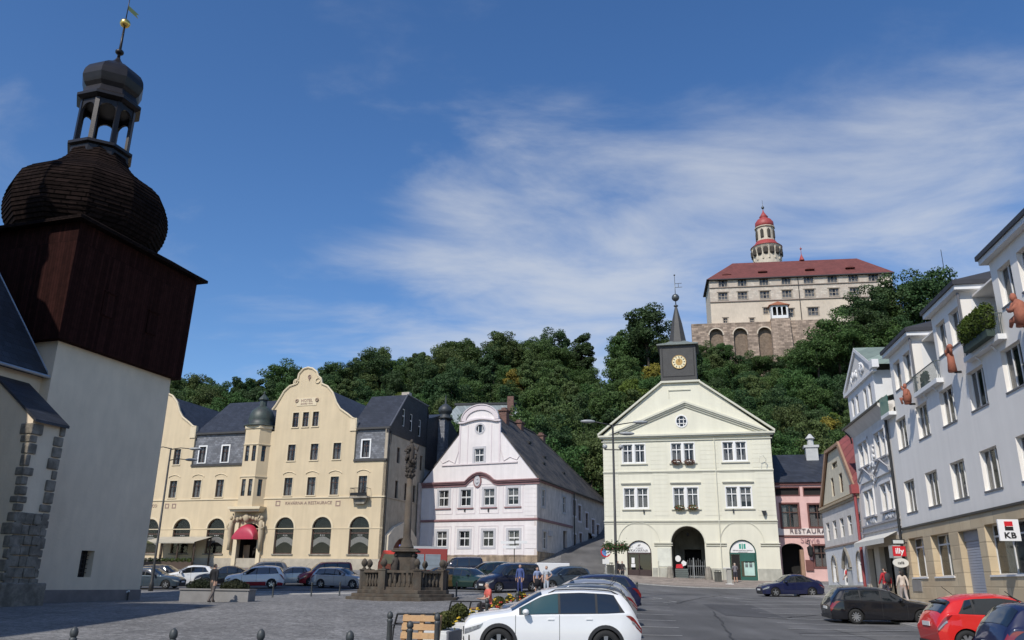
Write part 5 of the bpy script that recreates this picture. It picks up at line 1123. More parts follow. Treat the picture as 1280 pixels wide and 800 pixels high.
m=MB();q=[(13.4,1.15),(15.6,1.15),(15.6,2.1)]+[(14.5+1.1*math.cos(PI*i/10),2.1+.8*math.sin(PI*i/10)) for i in range(11)];m.prism(q,.38,.4);m.build('green_window_poster',M('poster_teal',(.03,.13,.11),.5,bump=0),KP)
m=MB();m.box(dr[0],dr[1],.27,.3,-1.2,3.1);
for k in range(34): z=-1.1+k*.12;m.box(dr[0]+.05,dr[1]-.05,.24,.27,z,z+.10)
m.build('roller_shutter',M('shutter_grey',(.38,.41,.48),.5,metal=.2,var=.05),KP)
m=MB();m.box(dr[0],dr[1],.2,.26,2.65,3.1);m.build('shutter_box',M('shutter_box_grey',(.3,.31,.34),.5),KP)
m=MB();vx,vz=kf.uz(1147.5,732);m.box(vx-.8,vx+.8,-.06,0,vz-.3,vz+.3);m.build('wall_vent',M('vent_grey',(.28,.26,.24),.6),KP)
# side pier stone between KP & grey: projecting sign KB
ks=thing('bank_sign','white square sign with red and black block above the letters KB, on the bank','sign',kf.world(kf.uz(1261,663,-.5)[0],-.5,kf.uz(1261,663,-.5)[1]-.4),kf.rot)
TK=lambda x,y,z:(-y,x,z)
m=MB();m.T=TK;m.box(-.38,.38,-.05,.05,0,.82);o=m.build('sign_panel',M('sign_white_panel',(.82,.82,.82),.4,bump=0,var=.01),ks)
m=MB();m.T=TK;m.box(-.15,.15,-.065,-.051,.55,.74);m.build('red_block',M('sign_red',(.6,.02,.03)),o);m=MB();m.T=TK;m.box(-.15,.15,-.065,-.051,.40,.55);m.build('black_block',blackm,o);m=MB();m.T=TK;m.box(-.09,.15,-.07,-.064,.54,.555);m.build('white_line',whitep,o)
text(o,'KB',.062,0,.2,.3,blackm,'sign_lettering',rot=(PI/2,0,PI/2),sx=1.15,spacing=1.1,bold=.03,ext=.006)
m=MB();m.box(-.03,.03,.38,.55,.1,.14);m.box(-.03,.03,.38,.55,.7,.74);m.build('sign_bracket',blackm,ks)
# top storey: three (and more) pavilions, recessed roof terraces between them
PV=[(1.75,6.0),(9.35,13.25),(16.75,21.0),(24.3,28.2),(31.7,36)]
REC=3.4
wt=[]
for a,b_ in PV:
    c=(a+b_)/2;ws=[(c-1.55,c-.3,11.35,12.95),(c+.3,c+1.55,11.35,12.95)]
    m=MB();m.wall(rect(a,b_,10.3,13.5),[rect(*w_) for w_ in ws],0,.45);m.build('pavilion_wall',kw,KP)
    m=MB();m.box(a,a+.02,.45,REC+2,10.3,13.5);m.build('pavilion_side_wall',kwh,KP)
    T=lambda x,y,z,b_=b_:(b_-y,x,z)
    m=MB();m.box(b_-.02,b_,.45,REC+2,10.3,13.5);m.build('pavilion_side_wall',kwh,KP)
    for i,w_ in enumerate(ws):
        win(KP,*w_,y=.17,fm=whitep,nx=2,tr=0,fw=.05,cur=1,seed=200+int(a)*3+i);s=MB();s.box(w_[0]-.05,w_[1]+.05,-.04,.17,w_[2]-.07,w_[2]-.005);s.build('sill',M('grey_sill',(.16,.16,.17)),KP)
    m=MB();m.box(a-.25,b_+.35,-.3,REC+2,13.5,13.72);m.build('white_eaves',kwh,KP)
    m=MB();m.add([(a-.35,-.38,13.72),(b_+.45,-.38,13.72),(b_+.45,REC+4,13.72),(a-.45,REC+4,13.72),(a-.35,-.38,13.92),(b_+.45,-.38,13.92),(b_+.45,REC+4,13.92),(a-.45,REC+4,13.92),(a+.8,3,15.0),(b_-.8,3,15.0),(a+.8,8,15.8),(b_-.8,8,15.8)],
       [(0,3,2,1),(0,1,5,4),(1,2,6,5),(3,0,4,7),(2,3,7,6),(4,5,9,8),(8,9,11,10),(5,6,11,9),(4,8,10,7)]);m.build('pavilion_roof',M('dark_sheet_roof',(.035,.035,.04),.6,var=.15,bump=.1),KP)
gaps=[(0.02,1.75)]+[(PV[i][1],PV[i+1][0]) for i in range(4)]
for gi,(a,b_) in enumerate(gaps):
    m=MB();m.box(a,b_,REC,REC+.3,10.3,13.3);m.build('terrace_rear_wall',kw,KP)
    m=MB();m.box(a,b_,REC-.4,REC+2,13.3,13.55);m.build('white_eaves',kwh,KP)
    m=MB();m.add([(a,REC-.5,13.56),(b_,REC-.5,13.56),(b_,8,15.2),(a,8,15.2)],[(0,1,2,3)]);m.build('pavilion_roof',M('dark_sheet_roof',(.035,.035,.04)),KP)
    if gi: 
        c=(a+b_)/2;o=win(KP,c-.3,c+.9,11.0,12.9,y=REC-.05,fm=whitep,nx=2,tr=.6,cur=1,seed=gi+240)
        m=MB();m.box(a+.15,b_+.4,-.32,REC,10.1,10.32);o=m.build('terrace_slab',kwh,KP)
        m=MB();x0_,x1_=a+.2,b_+.36
        k=int((x1_-x0_)/.14)
        for j in range(k+1): x=x0_+(x1_-x0_)*j/k;m.tube([(x,-.27,10.3),(x,-.27,11.2)],.013,4)
        m.box(x0_,x1_,-.29,-.25,11.18,11.22);
        for x in (x0_,x1_): m.box(x-.02,x+.02,-.27,0,11.18,11.22);[m.tube([(x,-y_,10.28),(x,-y_,11.2)],.013,4) for y_ in(.1,.19)]
        m.build('terrace_railing',M('grey_green_railing',(.12,.14,.13),.5),o)
        m=MB();m.tube([(a+.12,-.12,13.4),(a+.12,-.12,10.3)],.06,6);m.build('drainpipe',M('grey_pipe',(.14,.14,.15),.5),KP)
        for bb in (a+1.2,b_-.6): m=MB();m.tube([(bb,-.24,10.1),(bb,-.02,9.85)],.04,5);m.build('slab_bracket',kwh,o)
m=MB();m.box(.0,XK,.1,.5,10.25,10.32);m.box(0,.3,.5,12,-3,13.3);m.box(0,XK,11.8,12,-3,13.5);m.box(XK-.2,XK,0.1,12,-3,13.5);m.box(0.0,XK,0.5,12,13.2,13.28);m.build('rear_wall',kw,KP)
m=MB();m.add([(0,7,14.8),(XK,7,14.8),(XK,9.5,16.0),(0,9.5,16.0),(XK,12.2,13.5),(0,12.2,13.5)],[(0,1,2,3),(3,2,4,5)]);m.build('roof',M('dark_sheet_roof',(.035,.035,.04)),KP)
for x,y in((8.2,6.5),(14.8,6.5),(23,6.8)):
    m=MB();m.box(x-.5,x+.5,y-.4,y+.4,14,16.2);m.box(x-.6,x+.6,y-.5,y+.5,16.2,16.35);m.build('chimney',M('ochre_chimney',(.42,.3,.18),.9,brick=(.3,.1,.8,'')),KP)
m=MB();m.tube([(17.3,-.03,4.1),(17.5,-.1,4.4)],.03,4);m.build('wall_lamp',blackm,KP)
# small glass balcony of the corner flat next to the ornate house
m=MB();m.box(.05,1.75,-.4,0,10.1,10.3);o=m.build('terrace_slab',kwh,KP)
m=MB();m.box(.1,1.7,-.38,-.36,10.3,11.3);m.box(.08,.1,-.38,0,10.3,11.3);m.build('teal_balcony_screen',M('teal_glass',(.03,.16,.13),.3,bump=0),o)

# ================================================================ HILLSIDE HOUSE behind the gable
hh=Fac(650,560,150,100)
hx=at(602,560,150);
WP=thing('hillside_villa','white house with a grey mansard roof showing above the baroque gable','building',(hx[0],150,hx[2]),R(-8))
m=MB();w_=9.5
zt=at(600,530,150)[2]-hx[2]
zr=at(600,502,150)[2]-hx[2]
holes=[(-5.7+i*1.7,-4.9+i*1.7,zt-1.9,zt-.7) for i in range(7)]
m.wall(rect(-w_+2,w_-2.5,-12,zt),[rect(*h) for h in holes],0,.3);m.build('front_wall',kwh,WP)
for i,h in enumerate(holes): win(WP,*h,y=.1,fm=M('weathered_frame',(.35,.25,.22)),seed=i+300)
m=MB();m.add([(-w_+1.5,-.5,zt),(w_-1.5,-.5,zt),(w_-1.5,10,zt),(-w_+1.5,10,zt),(-w_+4,3,zr),(w_-4,3,zr),(w_-4,8,zr),(-w_+4,8,zr)],[(0,1,5,4),(1,2,6,5),(2,3,7,6),(3,0,4,7),(4,5,6,7),(0,1,2,3)]);m.build('roof',M('grey_metal_roof',(.22,.25,.25),.5,var=.15,brick=(.6,20,.7,'')),WP)
m=MB();m.box(-w_+3.5,w_-3.5,2.8,8,zr,zr+.4);m.build('roof_edge',blackm,WP)
m=MB();m.box(-w_+2,-w_+2.3,.3,10,-12,zt);m.box(w_-2.8,w_-2.5,.3,10,-12,zt);m.box(-w_+2,w_-2.5,9.7,10,-12,zt);m.build('side_wall',kwh,WP)
m=MB();m.box(w_-5,w_-3.8,1,2,zt,zr+1.2);m.build('chimney',brick,WP)

# ================================================================ CASTLE
qf=Fac(885,440,250,99,z0=0)
KZ=81.0
ca=thing('castle','large pale castle with red hipped roof and red-capped round tower above the trees','castle',(qf.o[0],qf.o[1],KZ),qf.rot)
qf.z0=KZ
cst=M('castle_render',(.62,.53,.42),.92,var=.10,scale=.15,stain=.06,bump=.3,bscale=2)
crs=M('castle_bossed_wall',(.62,.55,.46),.95,var=.16,scale=.6,brick=(1.1,.55,.72,''),bump=.9,bscale=2,c2=(.46,.39,.32))
crr=M('castle_rubble',(.34,.26,.20),.95,var=.3,scale=.5,brick=(1.3,.6,.6,''),bump=.8,bscale=2)
credr=M('castle_red_tiles',(.155,.045,.038),.8,var=.12,scale=.3,brick=(.8,.5,.75,''),bump=.2)
zk=zoomf(860,240,3.811);zk2=zoomf(880,300,6.667)
xl=qf.uz(*zk(105,500))[0];xr=qf.uz(*zk(965,375))[0]
ze=(qf.uz(*zk(105,427))[1]+qf.uz(*zk(960,378))[1])/2
z_b1=(qf.uz(*zk2(55,418))[1]+qf.uz(*zk2(780,357))[1])/2
z_b2=(qf.uz(*zk2(55,535))[1]+qf.uz(*zk2(780,480))[1])/2
W1=[];
for p in((160,402),(320,375),(500,362),(685,355)): x,z=qf.uz(*zk2(*p));W1.append((x-1.4,x+1.4,z_b1+.3,z_b1+2.6))
zk3=zoomf(1000,320,7.27)
for p in((78,225),(295,225),(485,212),(665,190)): x,z=qf.uz(*zk3(*p));W1.append((x-1.5,x+1.5,z_b1+.3,z_b1+2.6))
W2=[]
for p in((162,515),(325,495),(510,488),(695,478)): x,z=qf.uz(*zk2(*p));W2.append((x-1.5,x+1.5,z_b2+.8,z_b2+3.2))
for p in((92,370),(312,350),(500,340)): x,z=qf.uz(*zk3(*p));W2.append((x-1.5,x+1.5,z_b2+.8,z_b2+3.2))
W3=[]
for p,w_,h_ in(((180,690),1.3,1.6),((402,685),1.3,1.3),((518,615),1.5,2.0),((725,630),2.0,2.3)): x,z=qf.uz(*zk2(*p));W3.append((x-w_/2,x+w_/2,z,z+h_))
x,z=qf.uz(*zk3(125,540));W3.append((x-1.6,x+1.6,z,z+2.6))
x,z=qf.uz(*zk3(400,540));W3.append((x-1.6,x+1.6,z,z+2.6))
base=-8
allh=W1+W2+W3
m=MB();m.wall(rect(xl,xr,z_b2,ze),[rect(*h) for h in W1+W2],0,.5);m.build('upper_wall',crs,ca)
m=MB();m.wall(rect(xl,xr,base,z_b2),[rect(*h) for h in W3],-.05,.5);m.build('lower_wall',cst,ca)
sf=M('castle_window_frame',(.40,.34,.27),.8)
for i,h in enumerate(allh):
    win(ca,*h,y=.25,fm=sf,nx=3 if h[1]-h[0]>2.5 else 2,tr=.5,fw=.12,cur=.9,seed=i+400);s=MB();s.box(h[0]-.4,h[1]+.4,-.25,0,h[3]+.15,h[3]+.35);s.wall(rect(h[0]-.25,h[1]+.25,h[2]-.25,h[3]+.15),[rect(*h)],-.12,.12);s.build('window_surround',sf,ca)
m=MB();m.box(xl-.1,xr+.1,-.3,0,z_b1-.1,z_b1+.1);m.box(xl-.1,xr+.1,-.35,0,z_b2-.15,z_b2+.1);m.build('string_course',M('castle_band',(.24,.19,.16),.9),ca)
m=MB();D=16
m.box(xl,xl+.4,.5,D,base,ze);m.box(xr-.4,xr,.5,D,base,ze);m.box(xl,xr,D-.4,D,base,ze);m.build('side_wall',cst,ca)
rl=qf.uz(*zk2(238,195),D/2);rr_=qf.uz(*zk3(515,22),D/2);zr=(rl[1]+rr_[1])/2
m=MB();m.add([(xl-.8,-.8,ze),(xr+.8,-.8,ze),(xr+.8,D+.8,ze),(xl-.8,D+.8,ze),(rl[0],D/2,rl[1]),(rr_[0],D/2,rr_[1])],[(0,1,5,4),(1,2,5),(2,3,4,5),(3,0,4),(0,3,2,1)]);ro=m.build('roof',credr,ca)
m=MB();m.box(xl-.85,xr+.85,-.9,.1,ze-.3,ze);m.box(xl-.85,xl,-.9,D,ze-.3,ze);m.build('eaves',M('castle_dark_eaves',(.05,.045,.05),.8),ca)
for p in((188,285),(488,258)): 
    x,z=qf.uz(*zk2(*p),1.5);m=MB();m.prism([(x-1.5,z-.3),(x-.7,z+.1),(x,z+.28),(x+.7,z+.1),(x+1.5,z-.3)],1.0,4);m.build('eyebrow_dormer',M('dormer_dark',(.15,.04,.035),.8),ro)
for p in((88,115),(455,100)):
    x,z=qf.uz(*zk3(*p),1.5);m=MB();m.prism([(x-1.5,z-.3),(x-.7,z+.1),(x,z+.28),(x+.7,z+.1),(x+1.5,z-.3)],1.0,4);m.build('eyebrow_dormer',M('dormer_dark',(.13,.03,.03)),ro)
px_=qf.uz(*zk2(788,400))[0];m=MB();m.tube([(px_,-.2,ze-.3),(px_,-.2,base+6)],.12,6);m.build('drainpipe',blackm,ca)
# loggia bay
lx0=qf.uz(*zk2(548,620))[0];lx1=qf.uz(*zk2(692,620))[0];lz0=qf.uz(*zk2(620,672))[1];lz1=qf.uz(*zk2(620,565))[1];lc=(lx0+lx1)/2
m=MB();ls=(lx1-lx0-.8)/3
m.wall(rect(lx0,lx1,lz0,lz1),[arch(lx0+.4+i*ls+.18,lx0+.4+(i+1)*ls-.18,lz0+1.0,lz1-.4) for i in range(3)],-2.6,.4);m.box(lx0,lx0+.2,-2.6,0,lz0,lz1);m.box(lx1-.2,lx1,-2.6,0,lz0,lz1);o=m.build('loggia',kwh,ca)
m=MB();m.box(lx0+.2,lx1-.2,-1.2,-1.1,lz0,lz1);m.build('loggia_interior',dark,o)
m=MB();lt=qf.uz(*zk2(605,515),-1.5)[1];m.add([(lx0-.6,-3.2,lz1),(lx1+.6,-3.2,lz1),(lx1+.6,0,lz1),(lx0-.6,0,lz1),(lc,-1.0,lt+.3),(lc,0,lt+.5)],[(0,1,4),(1,2,5,4),(3,0,4,5),(0,3,2,1)]);m.build('loggia_roof',M('orange_tiles',(.33,.12,.06),.8,var=.15,brick=(.4,.3,.7,'')),o)
m=MB();m.add([(lx0-.2,-2.7,lz0),(lx1+.2,-2.7,lz0),(lx1+.2,0,lz0),(lx0-.2,0,lz0),(lx0-.4,-3.6,base-10),(lx1+.6,-3.6,base-10),(lx1+.6,0,base-10),(lx0-.4,0,base-10)],[(0,1,5,4),(1,2,6,5),(3,0,4,7),(0,3,2,1)]);m.build('loggia_pier',crr,ca)
# terrace wall with blind arches, standing in front of the lower wall
tx0=qf.uz(*zk(38,655))[0]+1.5;tz=(qf.uz(*zk(45,650))[1]+qf.uz(*zk(395,615))[1])/2-.2
ar=[]
for a,b_,t_ in((103,168,662),(218,284,648),(335,400,638)):
    x0=qf.uz(*zk(a,700),-1.6)[0];x1=qf.uz(*zk(b_,700),-1.6)[0];ar.append((x0,x1,tz-13,tz-1.5))
m=MB();m.wall(rect(tx0-3,lx0-.2,tz-24,tz),[arch(*a) for a in ar],-1.7,1.2,edge=False);m.box(tx0-3,lx0-.2,-1.8,-.1,tz,tz+.35);m.build('terrace_wall',crr,ca)
m=MB();m.box(tx0-3,lx0,-.45,-.3,tz-24,tz);m.build('arch_backing',M('castle_rubble_dark',(.2,.15,.11),.95,var=.3),ca)
m=MB();m.box(lx1,lx1+10,-1.5,-.1,tz-20,tz+.6);m.build('terrace_wall',crr,ca)
m=MB();
for a in ar:
    xc_=(a[0]+a[1])/2;w_=(a[1]-a[0])/2
    for i in range(14): a0,a1=PI*i/14,PI*(i+1)/14;P=lambda t,q:(xc_+q*math.cos(t),a[3]-w_+q*math.sin(t));m.prism([P(a0,w_),P(a1,w_),P(a1,w_+.35),P(a0,w_+.35)],-1.85,-1.69)
m.build('arch_moulding',cst,ca)
# round tower behind the roof
ty=D+9;tcx=qf.uz(957,300,ty)[0]
def tq(py,px=957): return qf.uz(px,py,ty)[1]
sc_=ty
def rad(npx,py):
    a=qf.uz(957-npx/2,py,ty)[0];b_=qf.uz(957+npx/2,py,ty)[0];return (b_-a)/2
zA_,zB_,zC_,zD_=tq(330),tq(312),tq(306),tq(303)
r1=rad(34,320);r2=rad(38,311);r3=rad(22.5,295)
tr=M('tower_cream_render',(.60,.53,.42),.9,var=.1,stain=.08)
m=MB();m.lathe(tcx,ty,[(r1,0),(r1,zB_-.8),(r2*.98,zB_),(r2,zB_+.4)],24);tw_=m.build('round_tower',tr,ca)
m=MB()
for k in range(14):
    a=2*PI*k/14;m.lathe(tcx+(r1+.05)*math.cos(a),ty+(r1+.05)*math.sin(a),[(.35,zB_-3.4),(.85,zB_-2.9),(.9,zB_-1.2),(.5,zB_-.6)],6)
m.build('gallery_openings',M('tower_arch_dark',(.06,.05,.04),.9),tw_)
m=MB()
for k in range(14): a=2*PI*(k+.5)/14;m.tube([(tcx+r1*math.cos(a),ty+r1*math.sin(a),zB_-5),(tcx+r1*math.cos(a),ty+r1*math.sin(a),zB_-2.4),(tcx+r2*math.cos(a),ty+r2*math.sin(a),zB_-.4)],.35,6)
m.build('gallery_corbels',tr,tw_)
red=M('tower_red_roof',(.34,.055,.05),.55,var=.1,bump=.1)
m=MB();m.smooth=True;z_=zB_+.4;zl0=tq(303);m.lathe(tcx,ty,[(r2+.3,z_),(r2*.93,z_+.6),(r3*1.3,z_+(zl0-z_)*.55),(r3*1.12,zl0-.1)],24);m.build('gallery_roof',red,tw_)
zt1=tq(287);m=MB();m.lathe(tcx,ty,[(r3,zl0-.5),(r3,zt1),(r3*1.15,zt1+.2),(r3*1.15,zt1+.5)],12);m.build('upper_drum',tr,tw_)
m=MB()
for k in range(8):
    a=2*PI*(k+.35)/8;m.lathe(tcx+(r3-.18)*math.cos(a),ty+(r3-.18)*math.sin(a),[(.3,zl0+.8),(.62,zl0+1.0),(.62,zt1-1.3),(.2,zt1-.6)],8)
m.build('drum_openings',M('tower_arch_dark',(.06,.05,.04)),tw_)
m=MB();m.smooth=True;rb=rad(23.5,280);z0_=zt1+.5;m.lathe(tcx,ty,[(r3*1.05,z0_),(rb,z0_+1.1),(rb*.98,tq(279)),(rb*.75,tq(275.5)),(rb*.42,tq(273.5)),(rb*.34,tq(272.5)),(rb*.48,tq(271.5)),(rb*.3,tq(269)),(.3,tq(265)),(.1,tq(262))],20);m.build('red_onion_cap',red,tw_)
m=MB();m.smooth=True;m.tube([(tcx,ty,tq(264)),(tcx,ty,tq(250))],[.15,.05],6);m.blob((tcx,ty,tq(259.5)),.55,10,8);m.build('finial',M('dull_metal',(.12,.13,.13)),tw_)
x=qf.uz(1002,322,D/2)[0];z=qf.uz(1002,322,D/2)[1];m=MB();m.lathe(x,D/2,[(.9,z-1),(.3,z+.6),(.1,z+1.2),(.05,z+4)],6);m.blob((x,D/2,z+3.2),.35,8,6);m.build('roof_spirelet',red,ro)
# ================================================================ GROUND
def grid_mesh(name,xs,ys,mat,off=0,kind='structure',fn=None):
    X,Y=np.meshgrid(xs,ys);Z=height(X,Y)+off
    if fn is not None: Z=fn(X,Y,Z)
    v=np.stack([X,Y,Z],-1).reshape(-1,3);nx,ny=len(xs),len(ys)
    i=np.arange((ny-1)*(nx-1));r,c=i//(nx-1),i%(nx-1);a=r*nx+c
    f=np.stack([a,a+1,a+nx+1,a+nx],-1)
    me=bpy.data.meshes.new(name);me.from_pydata(v.tolist(),[],f.tolist());me.materials.append(mat);me.polygons.foreach_set('use_smooth',[True]*len(f));me.update()
    o=bpy.data.objects.new(name,me);col.objects.link(o);o['kind']=kind;return o
def paving_mat():
    m=bpy.data.materials.new('granite_setts');nt,N,L=nodes(m);b=N['Principled BSDF'];b.inputs['Roughness'].default_value=.85
    tc=N.new('ShaderNodeTexCoord');v=N.new('ShaderNodeTexVoronoi');v.inputs['Scale'].default_value=7;L.new(tc.outputs['Object'],v.inputs[0]);v.feature='F1'
    v2=N.new('ShaderNodeTexVoronoi');v2.feature='DISTANCE_TO_EDGE';v2.inputs['Scale'].default_value=7;L.new(tc.outputs['Object'],v2.inputs[0])
    n=N.new('ShaderNodeTexNoise');n.inputs['Scale'].default_value=.35;n.inputs['Detail'].default_value=7;n.inputs['Roughness'].default_value=.65;L.new(tc.outputs['Object'],n.inputs[0])
    bw=N.new('ShaderNodeRGBToBW');L.new(v.outputs['Color'],bw.inputs[0])
    m1=N.new('ShaderNodeMapRange');L.new(bw.outputs[0],m1.inputs[0]);m1.inputs[3].default_value=.62;m1.inputs[4].default_value=1.38
    m2=N.new('ShaderNodeMapRange');L.new(n.outputs[0],m2.inputs[0]);m2.inputs[1].default_value=.35;m2.inputs[2].default_value=.65;m2.inputs[3].default_value=.8;m2.inputs[4].default_value=1.15
    m3=N.new('ShaderNodeMapRange');L.new(v2.outputs[0],m3.inputs[0]);m3.inputs[1].default_value=0;m3.inputs[2].default_value=.08;m3.inputs[3].default_value=.42;m3.inputs[4].default_value=1
    a=N.new('ShaderNodeMath');a.operation='MULTIPLY';L.new(m1.outputs[0],a.inputs[0]);L.new(m2.outputs[0],a.inputs[1]);c=N.new('ShaderNodeMath');c.operation='MULTIPLY';L.new(a.outputs[0],c.inputs[0]);L.new(m3.outputs[0],c.inputs[1])
    wv=N.new('ShaderNodeTexNoise');wv.inputs['Scale'].default_value=2.6;wv.inputs['Detail'].default_value=8;wv.inputs['Roughness'].default_value=.75;L.new(tc.outputs['Object'],wv.inputs[0])
    mw=N.new('ShaderNodeMapRange');L.new(wv.outputs[0],mw.inputs[0]);mw.inputs[1].default_value=.3;mw.inputs[2].default_value=.7;mw.inputs[3].default_value=.72;mw.inputs[4].default_value=1.26
    br=N.new('ShaderNodeTexBrick');br.inputs['Scale'].default_value=1;br.inputs['Brick Width'].default_value=5.2;br.inputs['Row Height'].default_value=5.2;br.offset=0;br.inputs['Mortar Size'].default_value=.16;br.inputs['Mortar Smooth'].default_value=.5;br.inputs['Color1'].default_value=(1,1,1,1);br.inputs['Color2'].default_value=(.93,.93,.93,1);br.inputs['Mortar'].default_value=(1.1,1.1,1.08,1)
    rm_=N.new('ShaderNodeMapping');rm_.inputs['Rotation'].default_value=(0,0,R(-11));L.new(tc.outputs['Object'],rm_.inputs[0]);L.new(rm_.outputs[0],br.inputs[0]);bb=N.new('ShaderNodeRGBToBW');L.new(br.outputs[0],bb.inputs[0])
    c1=N.new('ShaderNodeMath');c1.operation='MULTIPLY';L.new(c.outputs[0],c1.inputs[0]);L.new(mw.outputs[0],c1.inputs[1]);c2_=N.new('ShaderNodeMath');c2_.operation='MULTIPLY';L.new(c1.outputs[0],c2_.inputs[0]);L.new(bb.outputs[0],c2_.inputs[1]);c=c2_
    mx=N.new('ShaderNodeMix');mx.data_type='RGBA';mx.blend_type='MULTIPLY';mx.inputs[0].default_value=1;mx.inputs[6].default_value=(.215,.208,.20,1);L.new(c.outputs[0],mx.inputs[7]);L.new(mx.outputs[2],b.inputs['Base Color'])
    bp=N.new('ShaderNodeBump');bp.inputs['Strength'].default_value=.5;bp.inputs['Distance'].default_value=.02;L.new(m3.outputs[0],bp.inputs['Height']);L.new(bp.outputs[0],b.inputs['Normal']);return m
def asphalt_mat(name,c,rough=.85):
    m=bpy.data.materials.new(name);nt,N,L=nodes(m);b=N['Principled BSDF'];b.inputs['Roughness'].default_value=rough
    tc=N.new('ShaderNodeTexCoord');n=N.new('ShaderNodeTexNoise');n.inputs['Scale'].default_value=.22;n.inputs['Detail'].default_value=6;L.new(tc.outputs['Object'],n.inputs[0])
    n2=N.new('ShaderNodeTexNoise');n2.inputs['Scale'].default_value=60;n2.inputs['Detail'].default_value=3;L.new(tc.outputs['Object'],n2.inputs[0])
    mp=N.new('ShaderNodeMapping');mp.inputs['Scale'].default_value=(1,.12,1);mp.inputs['Rotation'].default_value=(0,0,R(8));L.new(tc.outputs['Object'],mp.inputs[0]);n4=N.new('ShaderNodeTexNoise');n4.inputs['Scale'].default_value=.9;n4.inputs['Detail'].default_value=4;L.new(mp.outputs[0],n4.inputs[0])
    def mr(s,a,b_,lo,hi): x=N.new('ShaderNodeMapRange');L.new(s,x.inputs[0]);x.inputs[1].default_value=a;x.inputs[2].default_value=b_;x.inputs[3].default_value=lo;x.inputs[4].default_value=hi;return x.outputs[0]
    def ml(a,b_): x=N.new('ShaderNodeMath');x.operation='MULTIPLY';L.new(a,x.inputs[0]);L.new(b_,x.inputs[1]);return x.outputs[0]
    s=ml(ml(mr(n.outputs[0],.35,.65,.76,1.2),mr(n2.outputs[0],.3,.7,.75,1.25)),mr(n4.outputs[0],.35,.65,.84,1.14))
    mx=N.new('ShaderNodeMix');mx.data_type='RGBA';mx.blend_type='MULTIPLY';mx.inputs[0].default_value=1;mx.inputs[6].default_value=(*c,1);L.new(s,mx.inputs[7]);L.new(mx.outputs[2],b.inputs['Base Color'])
    bp=N.new('ShaderNodeBump');bp.inputs['Strength'].default_value=.4;bp.inputs['Distance'].default_value=.01;L.new(n2.outputs[0],bp.inputs['Height']);L.new(bp.outputs[0],b.inputs['Normal']);return m
paving=paving_mat();asph=asphalt_mat('asphalt',(.105,.104,.104));asph2=asphalt_mat('old_asphalt',(.12,.115,.11))
hillm=M('hill_soil',(.035,.045,.02),.95,var=.4,scale=.3,bump=.4)
xs=np.concatenate([[-2500,-1200,-500,-250,-120],np.arange(-72,72.1,1.2),[120,250,500,1200,2500]]);ys=np.concatenate([[-2500,-1000,-300,-100,-50],np.arange(-28,127,1.2)])
grid_mesh('square_paving',xs,ys,paving)
xs2=np.concatenate([[-2500,-1400,-800],np.arange(-420,520,9),[800,1400,2500]]);ys2=np.concatenate([np.arange(ys[-1]-.6,290,7),np.arange(300,520,25),[700,1100,1800,3000]])
grid_mesh('hill',xs2,ys2,hillm,off=-.05)
def strip(name,left,right,n,mat,off,m_=16,kind='structure'):
    """ground sheet between two polylines (points by world x,y), following the terrain"""
    def res(P,n):
        P=np.array(P,float);d=np.r_[0,np.cumsum(np.hypot(*(P[1:]-P[:-1]).T))];t=np.linspace(0,d[-1],n);return np.c_[np.interp(t,d,P[:,0]),np.interp(t,d,P[:,1])]
    A,B=res(left,n),res(right,n);vs=[];
    for i in range(n):
        for k in range(m_+1):
            p=A[i]+(B[i]-A[i])*k/m_;vs.append(p)
    vs=np.array(vs);z=height(vs[:,0],vs[:,1])+off
    f=[(i*(m_+1)+k,i*(m_+1)+k+1,(i+1)*(m_+1)+k+1,(i+1)*(m_+1)+k) for i in range(n-1) for k in range(m_)]
    me=bpy.data.meshes.new(name);me.from_pydata(np.c_[vs,z].tolist(),[],f);me.materials.append(mat);me.update();o=bpy.data.objects.new(name,me);col.objects.link(o)
    if kind:o['kind']=kind
    return o
def kx(y,off=0): return kf.o[0]+(y-kf.o[1])*math.tan(R(9.3))+off
# asphalt road: between the planter line on the left and the pavement of the right-hand row
RL=[(-3,-20),(-2.2,10),(-1.6,20),(-.4,27),(1.8,36),(3.4,44),(4.2,52),(4.8,60),(6.5,68),(10.2,77.5)]
RR=[(kx(-20,-4.2),-20),(kx(10,-4.2),10),(kx(20,-4.2),20),(kx(27,-4.2),27),(kx(36,-4.2),36),(kx(44,-4.2),44),(kx(52,-4.2),52),(kx(60,-4.2),60),(kx(68,-5.0),68),(kx(75,-4.8),75)]
strip('asphalt_road',RL,RR,130,asph,.035,34)
strip('side_street',[(3.6,60.5),(5.2,84),(6.2,100),(14.5,126)],[(6.2,66),(9.0,83),(12.3,100),(23,126)],60,asph2,.055,10)
strip('market_lane',[(-62,63.5),(-40,62.5),(-14,60.5),(4.4,57)],[(-62,86),(-40,86),(-14,84),(6.3,70)],90,asph,.03,24)
kerbm=M('granite_kerb',(.34,.33,.31),.9,var=.15,scale=3,bump=.3)
